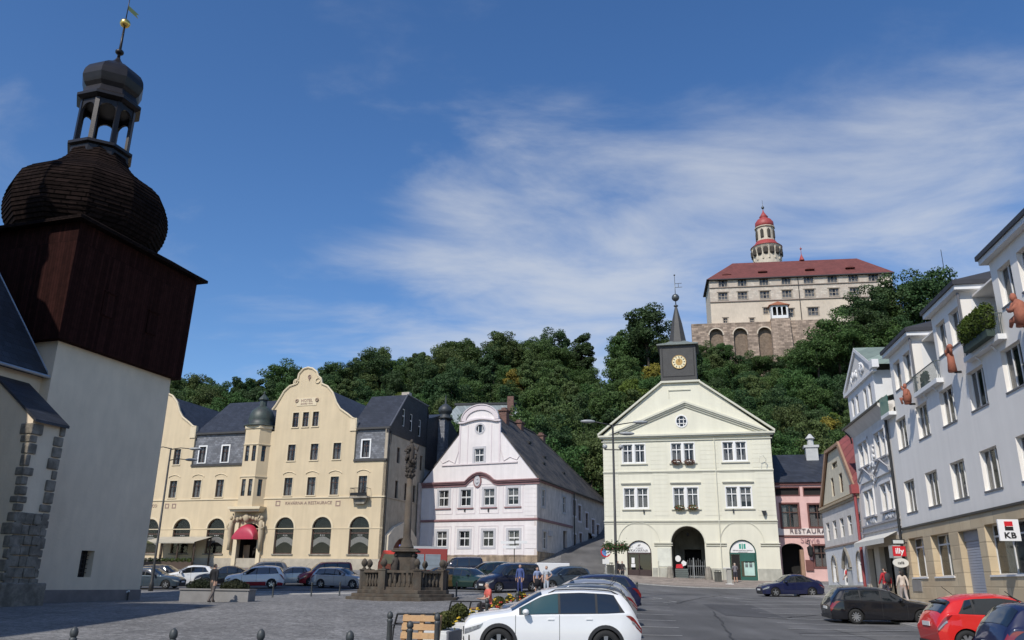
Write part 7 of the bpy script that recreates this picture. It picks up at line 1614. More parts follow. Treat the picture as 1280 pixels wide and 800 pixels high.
# town hall window flower boxes
for (px,py,n_) in((854,578,0),(858,635,1)):
    x,z=tf.uz(px,py);wx,wy,wz=tf.world(x,-.25,z)
    for k,sx in enumerate((-.64,.62)):
        q=tf.world(x+sx,-.25,z);T_=thing('flower_box',('%s flower box under the %s middle window of the town hall, %s of the pair'%(('reddish','green')[n_],('upper','lower')[n_],('left','right')[k])),'flower box',q,tf.rot,'window boxes on the town hall')
        m=MB();m.box(-.45,.45,-.1,.12,-.2,0);m.build('box',M('bin_grey',(.10,.10,.085)),T_)
        m=MB();leafball(m,(0,-.05,.0),(.55,.18,.28),260,.07,n_*7+k);m.build('plants',leafmat('box_plants_%d'%n_,(.13,.06,.025) if n_==0 else (.08,.12,.03)),T_)
        if n_: m=MB();[m.blob((random.Random(i).uniform(-.5,.5),-.2,random.Random(i+9).uniform(-.2,.2)),.035,5,3) for i in range(14)];m.build('blossoms',redp,T_)
# ================================================================ CARS
tyre=M('tyre_rubber',(.018,.018,.018),.85,var=.1,bump=.1)
rimm=M('alloy_rim',(.50,.51,.52),.3,metal=.8,var=.05,bump=0)
plastic=M('black_plastic',(.022,.022,.023),.6,var=.1,bump=.05)
cglass=M('car_glass',(.012,.015,.017),.04,var=0,bump=.12,bscale=2.2,spec=.9,coat=.5)
tealglass=M('car_glass_tinted_light',(.03,.07,.065),.05,var=0,bump=0,spec=.9,coat=.6)
redlamp=M('tail_lamp_red',(.20,.006,.01),.15,var=.05,bump=0,coat=1)
headl=M('headlamp_clear',(.22,.23,.24),.08,var=.5,scale=20,bump=0,coat=1,spec=.8)
platem=M('number_plate',(.7,.7,.68),.5,var=.02,bump=0)
def paint(name,c,rough=.28,metal=0): return M('car_paint_'+name,c,.4,var=.02,bump=0,metal=metal,coat=1,spec=.15)
TYPES={
# L,W,H, wheel r, front axle, rear axle, top profile, belt profile, ws(x0,x1), rear window (x0,x1), side window x range, pillars
'suv':dict(L=4.55,W=1.86,H=1.68,r=.36,fa=.88,ra=3.6,top=[(0,.82),(.12,.96),(.6,1.05),(1.18,1.13),(1.95,1.56),(2.3,1.645),(3.0,1.68),(3.7,1.655),(4.12,1.58),(4.42,1.14),(4.5,1.0),(4.55,.85)],belt=[(0,.72),(.6,.93),(1.2,1.03),(3.6,1.09),(4.3,1.14),(4.55,.8)],ws=(1.2,2.0),rw=(4.13,4.42),sw=(1.42,4.08),pil=[2.42,3.38],low=.24),
'wagon':dict(L=4.6,W=1.76,H=1.45,r=.31,fa=.9,ra=3.6,top=[(0,.62),(.15,.76),(.7,.86),(1.35,.96),(2.05,1.36),(2.5,1.43),(3.3,1.45),(4.1,1.40),(4.45,1.0),(4.55,.92),(4.6,.7)],belt=[(0,.58),(.7,.80),(1.4,.90),(3.5,.94),(4.4,.98),(4.6,.68)],ws=(1.38,2.1),rw=(4.12,4.44),sw=(1.6,4.15),pil=[2.5,3.35],low=.2),
'hatch':dict(L=3.95,W=1.72,H=1.5,r=.31,fa=.78,ra=3.25,top=[(0,.66),(.1,.8),(.5,.92),(1.0,1.02),(1.75,1.43),(2.2,1.5),(2.9,1.48),(3.45,1.38),(3.78,1.05),(3.88,.95),(3.95,.75)],belt=[(0,.6),(.5,.84),(1.0,.94),(3.0,1.0),(3.7,1.04),(3.95,.7)],ws=(1.05,1.8),rw=(3.46,3.77),sw=(1.25,3.35),pil=[2.1,2.95],low=.2),
'sedan':dict(L=4.4,W=1.74,H=1.46,r=.31,fa=.85,ra=3.45,top=[(0,.62),(.12,.76),(.6,.88),(1.25,.97),(2.0,1.39),(2.45,1.46),(3.0,1.43),(3.85,1.10),(4.2,1.07),(4.34,.98),(4.4,.72)],belt=[(0,.58),(.6,.80),(1.3,.9),(3.2,.97),(3.8,1.0),(4.4,.68)],ws=(1.28,2.05),rw=(3.1,3.82),sw=(1.5,3.55),pil=[2.35,3.1],low=.2),
'mpv':dict(L=4.4,W=1.8,H=1.82,r=.32,fa=.85,ra=3.5,top=[(0,.7),(.1,.86),(.5,1.0),(1.0,1.14),(1.6,1.68),(1.95,1.8),(3.0,1.82),(4.2,1.78),(4.33,1.3),(4.38,1.1),(4.4,.8)],belt=[(0,.64),(.5,.9),(1.0,1.02),(3.0,1.08),(4.3,1.1),(4.4,.75)],ws=(1.03,1.65),rw=(4.2,4.34),sw=(1.2,4.05),pil=[1.95,3.0],low=.22),
}
TYPES['hatch5']=dict(TYPES['hatch'],L=3.8,H=1.45)
def car(kind,label,paintm,x,y,rot,cat='car',group='cars parked round the square',seed=0,rails=False,clad=False,nspoke=5,cover=None,z=None,plate=True,spoiler=False,scale=1,teal=False,name='parked_car',lowred=None,pitch=True,zoff=0):
    t=TYPES[kind];L=t['L'];H=t['H'];W=t['W'];r=t['r'];fa,ra=t['fa'],t['ra']
    cx,cy=L/2,0
    ca,sa=math.cos(rot),math.sin(rot)
    if z is None: z=gz(x,y)+.04+zoff
    # follow the ground slope
    e=1.3;zf=gz(x-ca*e,y-sa*e);zb=gz(x+ca*e,y+sa*e);zl=gz(x+sa*.8,y-ca*.8);zr_=gz(x-sa*.8,y+ca*.8)
    T_=thing(name,label,cat,(x,y,z),0,group)
    T_.rotation_euler=(math.atan2(zr_-zl,1.6),-math.atan2(zb-zf,2*e),rot);T_.scale=(scale,)*3
    tp=np.array(t['top']);bp=np.array(t['belt'])
    def sm(P,x_):
        return float(np.mean([np.interp(np.clip(x_+d,0,L),P[:,0],P[:,1]) for d in(-.09,-.045,0,.045,.09)])) if .1<x_<L-.1 else float(np.interp(x_,P[:,0],P[:,1]))
    ztop=lambda x_:sm(tp,x_);zbelt=lambda x_:min(sm(bp,x_),ztop(x_)-.02)
    def hw(x_):
        a=max(0,1-x_/.75);b_=max(0,1-(L-x_)/.6);return W/2*(1-.26*a**2.4-.17*b_**1.8-.02*(1-min(1,x_/1.5)))
    def fz(zz): # lateral factor by height on lower body
        u=zz/ (H*.62);return .965+.035*math.sin(PI*min(max((u-.1)/.8,0),1))-.03*max(0,u-.85)/.4
    def P3(x_,v,side):
        """v 0..1 lower side, 1..2 window band, 2..3 roof edge to centre"""
        zb_=low(x_);zB=zbelt(x_);zT=ztop(x_);w=hw(x_);k=min(1,max(0,(zT-zB)/(.36)))
        xo=0
        if v<=1:
            zz=zb_+(zB-zb_)*v;yy=w*fz(zz)
        else:
            yb=w*fz(zB);yw=w*(.93*(1-k)+.755*k)
            ze_=zT-.035-.02*k if k>.05 else zT-.012
            if v<=2:
                q=v-1;zz=zB+(ze_-zB)*q;yy=yb*(1-.012)+(yw-yb)*q**1.25
            else:
                q=v-2;c_=.045 if k>.5 else .03;zz=ze_+(zT-ze_)*min(1,q*2.6)+c_*math.sin(q*PI/2);yy=yw*(1-q)
        # lean the nose and tail
        fr=max(0,1-x_/.25);x2=x_+fr*(.10*abs(zz/H-.36)*2.0)*.8
        bk=max(0,1-(L-x_)/.25);x2=x2-bk*bk*(.12*abs(zz/H-.42)*2)*.8
        return Vector((x2-cx,side*yy,zz))
    arch_r=r+.045
    def low(x_):
        zz=t['low']
        for a in(fa,ra):
            d=abs(x_-a)
            if d<arch_r: zz=max(zz,r+math.sqrt(arch_r**2-d**2))
        return zz
    xs=sorted(set([0,L]+[round(v,4) for v in np.linspace(0,L,56)]+[round(a+arch_r*math.cos(q),4) for a in(fa,ra) for q in np.linspace(0,PI,17)]))
    vs=[0,.12,.25,.4,.55,.7,.85,.95,1.0,1.02,1.25,1.5,1.75,1.96,2.0,2.06,2.2,2.5,3.0]
    m=MB();m.smooth=True
    for side in(-1,1):
        n=len(vs);pts=[P3(x_,v,side) for x_ in xs for v in vs];m.add(pts,[(i*n+k,i*n+k+1,(i+1)*n+k+1,(i+1)*n+k) for i in range(len(xs)-1) for k in range(n-1)])
    m.smooth=False
    for x_ in(0,L):
        A_=[P3(x_,v,-1) for v in vs];B_=[P3(x_,v,1) for v in vs];n=len(vs);m.add(A_+B_,[(k,k+1,n+k+1,n+k) for k in range(n-1)])
    body=m.build('body',paintm,T_)
    for p in body.data.polygons: p.use_smooth=True
    m=MB();m.box(-cx+.12,L-cx-.12,-W/2+.16,W/2-.16,t['low']-.03,t['low']+.3);
    for a in(fa,ra): m.smooth=False;m.box(a-cx-arch_r-.01,a-cx+arch_r+.01,-W/2+.1,W/2-.1,t['low'],r+arch_r-.03)
    m.build('underbody',M('underbody_black',(.01,.01,.01),.9,bump=0),T_)
    def patch(name,x0,x1,v0,v1,side,mt,off=.008,nx=10,nv=5,par=None,fn=None):
        m=MB();m.smooth=True;pts=[]
        for i in range(nx+1):
            for k in range(nv+1):
                x_=x0+(x1-x0)*i/nx;v=v0+(v1-v0)*k/nv
                if fn: x_,v=fn(i/nx,k/nv)
                p=P3(x_,v,side);dxp=P3(min(L,x_+.02),v,side)-P3(max(0,x_-.02),v,side);dv=P3(x_,min(3,v+.02),side)-P3(x_,max(0,v-.02),side);nrm=dxp.cross(dv)
                if nrm.length<1e-9:nrm=Vector((0,side,0))
                nrm.normalize();c=p-Vector((0,0,H*.4))
                if nrm.dot(Vector((c.x*.3,c.y,c.z)))<0:nrm=-nrm
                pts.append(p+nrm*off)
        n=nv+1;m.add(pts,[(i*n+k,i*n+k+1,(i+1)*n+k+1,(i+1)*n+k) for i in range(nx) for k in range(nv)]);return m.build(name,mt,par or T_)
    # glass
    a,b_=t['ws']
    for nm,(a,b_),mt in(('windscreen',t['ws'],cglass),('rear_window',t['rw'],cglass)):
        m=MB();m.smooth=True;pts=[];nx,nv=8,12
        for i in range(nx+1):
            x_=a+(b_-a)*(i/nx)*.97+.01
            for k in range(nv+1):
                s=-1+2*k/nv;v=3-abs(s)*.93;p=P3(x_,v,1 if s>0 else -1);d=P3(min(L,x_+.03),v,1)-P3(max(0,x_-.03),v,1);nn=Vector((-d.z,0,d.x)).normalized();pts.append(p+nn*.009)
        n=nv+1;m.add(pts,[(i*n+k,i*n+k+1,(i+1)*n+k+1,(i+1)*n+k) for i in range(nx) for k in range(nv)]);m.build(nm,mt,T_)
    x0,x1=t['sw'];cuts=[x0]+t['pil']+[x1]
    for side in(-1,1):
        patch('window_trim',x0,x1,0,0,side,plastic,off=.004,nx=24,nv=4,fn=lambda u,w_:((x0-.03)+(x1-x0+.06-.26*w_*(1 if kind!='mpv' else .1)*(u>.5)*(u-.5)*2)*u,1.03+.93*w_))
        for i in range(len(cuts)-1):
            a=cuts[i]+(.03 if i==0 else .03);b_=cuts[i+1]-(.03 if i==len(cuts)-2 else .03)
            def fn(u,w_,a=a,b_=b_,i=i):
                x_=a+(b_-a)*u;top_=1.93
                if i==len(cuts)-2: x_=a+(b_-a-.22*w_*(1 if kind!='mpv' else .1)-.16*max(0,.45-w_)*(kind!='mpv'))*u
                return x_,1.06+(top_-1.06)*w_
            patch('side_window',a,b_,0,0,side,tealglass if (teal and i==0) else cglass,off=.007,nx=8,nv=5,fn=fn)
        # door shut lines and handles
        for dxl in(t['pil'][0],t['pil'][1],t['ws'][0]+.1):
            if dxl<ra-arch_r-.02 or dxl>ra+arch_r: patch('door_gap',dxl-.006,dxl+.006,.12,1.0,side,plastic,off=.004,nx=1,nv=6)
        for dxl in(t['pil'][0]-.22,t['pil'][1]-.2):
            p=P3(dxl,.86,side);m=MB();m.box(p.x-.08,p.x+.08,p.y-.02 if side<0 else p.y,p.y if side<0 else p.y+.02,p.z-.012,p.z+.018);m.build('door_handle',paintm,T_)
        p=P3(t['ws'][0]+.35,1.05,side);m=MB();m.smooth=True;m.blob((p.x,p.y+side*.13,p.z+.07),(.09,.13,.075),8,6);m.tube([(p.x,p.y-.02*side,p.z),(p.x,p.y+side*.1,p.z+.04)],.025,5);m.build('wing_mirror',paintm if not clad else paintm,T_)
        # lights
        patch('headlight',.03,.5,.72,.93,side,headl,off=.01,fn=lambda u,w_:(.02+.46*u*(1-.15*(1-w_)),.66+.1*u+(.24-.1*u)*w_))
        hl=L
        patch('tail_light',L-.3,L-.01,.7,.98,side,redlamp,off=.012,fn=lambda u,w_:(L-(.42 if kind!='mpv' else .13)*(1-u)*(.35+.65*w_)-.004,.70+.23*w_))
        if kind in('suv','hatch','sedan'): patch('reverse_lamp',L-.2,L-.02,0,0,side,headl,off=.018,nx=4,nv=2,fn=lambda u,w_:(L-.24*(1-u)-.03,.745+.07*w_))
        if kind=='wagon' or kind=='mpv': patch('tail_light',L-.2,L-.01,.7,.98,side,redlamp,off=.014,fn=lambda u,w_:(L-.12*(1-u)-.004,.62+.4*w_))
    if clad:
        for side in(-1,1):
            patch('sill_cladding',fa+arch_r,ra-arch_r,0,.16,side,plastic,off=.014)
            for a in(fa,ra):
                m=MB();m.smooth=False;n=16
                for i in range(n):
                    q0,q1=PI*i/n,PI*(i+1)/n;ro_,ri_=arch_r+.075,arch_r-.01
                    def pp(q,rr_):
                        X=a+rr_*math.cos(q);Z=r+rr_*math.sin(q);return X-cx,side*(hw(min(max(X,0),L))*fz(Z)+.012),Z
                    A_=[pp(q0,ri_),pp(q1,ri_),pp(q1,ro_),pp(q0,ro_)];m.add(A_+[(x_,y_-side*.08,z_) for x_,y_,z_ in A_],[(0,1,2,3),(3,2,6,7),(0,1,5,4)])
                m.build('arch_cladding',plastic,T_)
    # bumpers' darker lower edge, grille, plates
    m=MB();w0=hw(0)
    m.box(-cx-.01,-cx+.06,-w0*.8,w0*.8,t['low']+.03,t['low']+.17);m.build('front_intake',plastic,T_)
    m=MB();m.box(-cx-.02,-cx+.1,-w0*.62,w0*.62,zbelt(0)*.74,zbelt(0)*.93);m.build('grille',plastic,T_)
    m=MB();m.box(L-cx-.08,L-cx+.012,-hw(L)*.9,hw(L)*.9,t['low'],t['low']+(.22 if clad else .12));m.build('rear_bumper_trim',plastic,T_)
    if plate:
        m=MB();m.box(-cx-.035,-cx-.02,-.26,.26,.42,.53);m.build('number_plate',platem,T_)
        m=MB();zz=.75 if kind in('suv','hatch','mpv') else .62;m.box(L-cx+.0,L-cx+.02,-.26,.26,zz-.05,zz+.06);m.build('number_plate',platem,T_)
    if rails:
        for side in(-1,1):
            m=MB();m.smooth=True;x0_,x1_=t['ws'][1]+.15,t['rw'][0]-.15;pts=[];k=10
            for i in range(k+1):
                x_=x0_+(x1_-x0_)*i/k;p=P3(x_,2.1,side);pts.append((p.x,p.y,p.z+(.045 if 0<i<k else -.01)))
            m.tube(pts,.018,6);m.build('roof_rail',rimm if rails=='silver' else plastic,T_)
    if spoiler:
        m=MB();x_=t['rw'][0];zt=ztop(x_);m.add([(x_-cx-.15,-.55,zt+.03),(x_-cx-.15,.55,zt+.03),(x_-cx+.16,.5,zt-.03),(x_-cx+.16,-.5,zt-.03),(x_-cx-.15,-.55,zt-.02),(x_-cx-.15,.55,zt-.02),(x_-cx+.16,.5,zt-.06),(x_-cx+.16,-.5,zt-.06)],[(0,1,2,3),(4,5,6,7),(2,3,7,6),(0,1,5,4),(1,2,6,5),(0,3,7,4)]);m.build('roof_spoiler',plastic,T_)
    if lowred:
        for side in(-1,1): patch('coloured_sill',fa+arch_r+.02,ra-arch_r-.02,.0,.34,side,lowred,off=.008);patch('coloured_sill',.05,fa-arch_r-.03,.0,.25,side,lowred,off=.008,nx=4);patch('coloured_sill',ra+arch_r+.03,L-.05,.0,.25,side,lowred,off=.008,nx=4)
    m=MB();m.tube([(t['rw'][0]-cx-.35,0,ztop(t['rw'][0]-.35)+.03),(t['rw'][0]-cx-.05,0,ztop(t['rw'][0]-.35)+.28)],.008,4);m.build('aerial',plastic,T_)
    # wheels
    for a in(fa,ra):
        for side in(-1,1):
            wy=side*(hw(a)*.985);e=MB();e.smooth=True
            prof=[(r*.62,-.0),(r*.72,.015),(r*.9,.01),(r*.985,-.02),(r,-.07),(r,-.14),(r*.98,-.19),(r*.6,-.2)];vs_=[];n=24
            for rr_,d in prof:
                for k in range(n): q=2*PI*k/n;vs_.append((a-cx+rr_*math.cos(q),wy+side*d,r+rr_*math.sin(q)))
            e.add(vs_,[(i*n+k,i*n+(k+1)%n,(i+1)*n+(k+1)%n,(i+1)*n+k) for i in range(len(prof)-1) for k in range(n)])
            wo=e.build('wheel',tyre,T_)
            e=MB();ns=nspoke;yy=wy-side*.02
            def disc(r0,r1,y0,y1,nn=20):
                vs_=[]
                for rr_,yv in((r0,y0),(r1,y1)):
                    for k in range(nn): q=2*PI*k/nn;vs_.append((a-cx+rr_*math.cos(q),yv,r+rr_*math.sin(q)))
                e.add(vs_,[(k,(k+1)%nn,nn+(k+1)%nn,nn+k) for k in range(nn)])
            disc(r*.66,r*.58,wy+side*.0,yy-side*.02);disc(r*.0,r*.16,yy,yy)
            for k in range(ns):
                q=2*PI*k/ns+.3
                for o_ in((-.11,.11) if ns<8 else(0,)):
                    A1=q+o_*.9;hw_=.06 if ns<8 else .05;u=(math.cos(A1),math.sin(A1));nrm_=(-u[1],u[0]);r0,r1=r*.1,r*.62
                    e.add([(a-cx+u[0]*rr_+nrm_[0]*s*hw_*r*1.6,yy+side*(.0 if rr_==r0 else .012),r+u[1]*rr_+nrm_[1]*s*hw_*r*1.6) for rr_,s in((r0,-1),(r0,1),(r1,1),(r1,-1))],[(0,1,2,3)])
            e.build('rim',rimm,wo)
            e=MB();
            vs_=[];n=20
            for rr_ in(0.001,r*.63):
                for k in range(n): q=2*PI*k/n;vs_.append((a-cx+rr_*math.cos(q),wy-side*.085,r+rr_*math.sin(q)))
            e.add(vs_,[(k,(k+1)%n,n+(k+1)%n,n+k) for k in range(n)]);e.build('brake_disc',M('brake_dark',(.03,.03,.03),.6,metal=.5,bump=0),wo)
    return T_
def place(px,Y,front=True):
    return at(px,735,Y)[0]
PT=dict(white=paint('white',(.78,.78,.77)),silver=paint('silver',(.42,.43,.44),.3,.6),grey=paint('grey',(.16,.165,.17),.3,.5),black=paint('black',(.008,.008,.011)),navy=paint('navy',(.012,.016,.055)),
 red=paint('red',(.62,.022,.018)),dred=paint('deep_red',(.26,.012,.018)),green=paint('dark_green',(.01,.03,.025)),blueg=paint('blue_grey',(.06,.085,.11),.3,.4),gold=paint('bronze',(.13,.085,.03),.35,.4),dblue=paint('dark_blue',(.01,.014,.035)))
PI_=PI
# front toward -x when rot=0
SX=at(688,780,22.7)[0]
car('suv','white sport utility car with black wheel arch trim, nearest in the row',PT['white'],SX+.0,22.9,R(3),rails='black',clad=True,teal=True,zoff=-.0)
car('suv','dark grey utility car with roof rails directly behind the white one',paint('mid_grey',(.14,.145,.15),.3,.5),at(706,740,28)[0],28.0,R(3),rails='silver',scale=.95)
car('hatch','silver car with a black rear quarter, third in the row behind the white one',PT['silver'],at(722,735,32)[0],32.0,R(3),scale=1.05)
car('wagon','glossy dark blue estate car, farthest in the row behind the white one',PT['navy'],at(732,735,39)[0],39,R(4),scale=1.04)
car('sedan','dark navy saloon car with silver wheels, parked alone before the pink restaurant',PT['navy'],at(987,735,60)[0],60,R(4))
car('wagon','black estate car with silver wheels beside the right pavement',PT['black'],at(1099,750,37.0)[0],37.0,R(175),nspoke=10,plate=True)
car('hatch','bright red hatchback with a roof spoiler, beside the bank',PT['red'],at(1250,770,23.9)[0],23.9,R(174),nspoke=7,spoiler=True)
car('wagon','dark navy car cut off by the right edge in front of the red hatchback',PT['navy'],at(1372,790,18.8)[0],18.8,R(174),name='parked_car')
# along the hotel
lg='cars parked before the yellow hotel'
car('wagon','blue-grey estate car half hidden behind the church edge',PT['blueg'],at(190,728,63)[0],63,R(178),group=lg)
car('wagon','dark estate car behind the blue-grey one near the church',PT['black'],at(207,720,73)[0],73,R(175),group=lg)
car('hatch','small white five-door car, leftmost white car before the cafe terrace',PT['white'],at(237,722,67)[0],67,R(18),group=lg)
car('sedan','black saloon car with bright headlamps beside the small white car',PT['black'],at(275,722,66)[0],67,R(22),group=lg)
car('suv','dark grey utility car behind the white and red hatchback',PT['grey'],at(325,718,72)[0],72.5,R(15),group=lg)
car('suv','white hatchback with dark roof glass and a deep red lower sill',PT['white'],at(320,722,63.5)[0],63.5,R(10),group=lg,lowred=PT['dred'],scale=.93)
car('hatch','silver hatchback between the white car and the red people carrier',PT['silver'],at(364,722,68)[0],68,R(12),group=lg,scale=.95)
car('mpv','deep red people carrier facing left before the arched windows',PT['dred'],at(405,720,67.5)[0],68,R(24),group=lg,scale=.97)
car('wagon','silver-grey estate car seen from its rear quarter, left of the monument',PT['silver'],at(428,722,64)[0],64,R(160),group=lg,scale=1.0)
# middle group before the baroque house
mg='cars parked before the baroque house'
car('hatch','bronze car half hidden by the right end of the balustrade',PT['gold'],at(548,722,62)[0],62,R(20),group=mg)
car('mpv','dark blue van behind the bronze car, against the baroque house',PT['dblue'],at(574,712,76)[0],76,R(10),group=mg)
car('wagon','dark green estate car seen from behind with a white number plate',PT['green'],at(588,722,61)[0],61.5,R(140),group=mg)
car('suv','dark green utility car behind the dark blue van',PT['green'],at(610,715,70)[0],70,R(25),group=mg)
car('mpv','dark blue people carrier with bright headlamp, beside the man in blue',PT['dblue'],at(637,720,57.5)[0],58,R(32),group=mg,scale=1.0)
car('suv','blue-grey utility car right of the three standing people',PT['blueg'],at(703,718,60)[0],60.5,R(28),group=mg,scale=.95)
p=at(690,708,67);T_=thing('box_trailer','low white box trailer standing behind the three standing people','trailer',(p[0],67,gz(p[0],67)+.03),.1)
m=MB();m.box(-1.3,1.3,-.7,.7,.45,1.7);m.build('box',PT['white'],T_,bevel=.04);m=MB();m.box(-1.3,-2.1,-.05,.05,.4,.5);m.build('drawbar',plastic,T_)
for sx in(-.75,.75): m=MB();m.T=lambda x,y,z:(y,x,z);m.prism([(.28*math.cos(i*PI/10),.28+.28*math.sin(i*PI/10)) for i in range(20)],-.3,.3) if False else m.prism([(.0,0),(.1,0),(.1,.1)],0,.01);m.T=None;m.lathe(0,0,[(.01,0),(.01,.01)],4);m=MB();vs_=[(.28*math.cos(2*PI*k/16),sx+dy,.28+.28*math.sin(2*PI*k/16)) for dy in(-.09,.09) for k in range(16)];m.add(vs_,[(k,(k+1)%16,16+(k+1)%16,16+k) for k in range(16)]+[tuple(range(16)),tuple(range(16,32))]);m.build('wheel',tyre,T_)
# fire engine
p0=at(474,700,71);p1=at(557,700,73);L_=math.hypot(p1[0]-p0[0],p1[1]-p0[1]);cxx=(p0[0]+p1[0])/2
FE=thing('fire_engine','red fire engine with grey roller shutters, pale roof and blue beacon, behind the monument balustrade','fire engine',(cxx,72,gz(cxx,72)+.04),R(6))
fr=PT['dred'];h=L_/2
zt=at(520,683,72)[2]-gz(cxx,72)
m=MB();m.prism([(-h,.5),(h*1,.5),(h,zt-.25),(-h*.38,zt-.25),(-h*.38,.5)][1:4]+[(-h*.38,.5)],-1.15,1.15);m.build('rear_body',fr,FE,bevel=.05)
m=MB();m.prism([(-h,.5),(-h*.4,.5),(-h*.4,zt-.45),(-h*.86,zt-.45),(-h*.99,1.45)],-1.12,1.12);cab=m.build('cab',PT['red'],FE,bevel=.05)
m=MB();m.prism([(-h*.93,1.45),(-h*.5,1.45),(-h*.5,zt-.75),(-h*.82,zt-.75)],-1.14,1.14);m.add([(-h*.995,-1,1.5),(-h*.995,1,1.5),(-h*.88,1,zt-.6),(-h*.88,-1,zt-.6)],[(0,1,2,3)]);m.build('cab_window',cglass,cab)
m=MB();m.box(-h*.12,h*.32,-1.17,1.17,1.0,zt-.7);m.box(h*.36,h*.8,-1.17,1.17,1.0,zt-.7);m.build('roller_shutter',M('shutter_aluminium',(.3,.33,.35),.4,metal=.5,bump=0,brick=(10,.1,.7,'')),FE)
m=MB();m.box(-h*.3,-h*.18,-1.17,1.17,.6,zt-.5);m.build('white_stripe',whitep,FE)
m=MB();m.box(-h*.24,-h*.2,-1.18,1.18,.6,zt-.5);m.build('yellow_stripe',yel,FE)
m=MB();m.box(-h*.2,h*.96,-1.05,1.05,zt-.25,zt-.05);m.build('roof_equipment',M('roof_grey',(.42,.44,.44),.6),FE)
m=MB();m.box(-h*.42,-h*.08,-.9,.9,zt-.25,zt+.05);m.build('blue_beacon',M('beacon_blue',(.02,.08,.55),.2,bump=0,coat=1),FE,bevel=.08)
m=MB();m.box(-h,h,-1.0,1.0,.35,.52);m.build('chassis',plastic,FE)
for a in(-h*.62,h*.45):
    for side in(-1,1):
        m=MB();vs_=[(a+.48*math.cos(2*PI*k/20),side*1.1+dy,.48+.48*math.sin(2*PI*k/20)) for dy in(-.14,.07) for k in range(20)];m.add(vs_,[(k,(k+1)%20,20+(k+1)%20,20+k) for k in range(20)]+[tuple(range(20)),tuple(range(20,40))]);wo=m.build('wheel',tyre,FE)
        m=MB();vs_=[(a+.26*math.cos(2*PI*k/16),side*1.12+dy,.48+.26*math.sin(2*PI*k/16)) for dy in(-.02,.07) for k in range(16)];m.add(vs_,[tuple(range(16)),tuple(range(16,32))]);m.build('rim',rimm,wo)
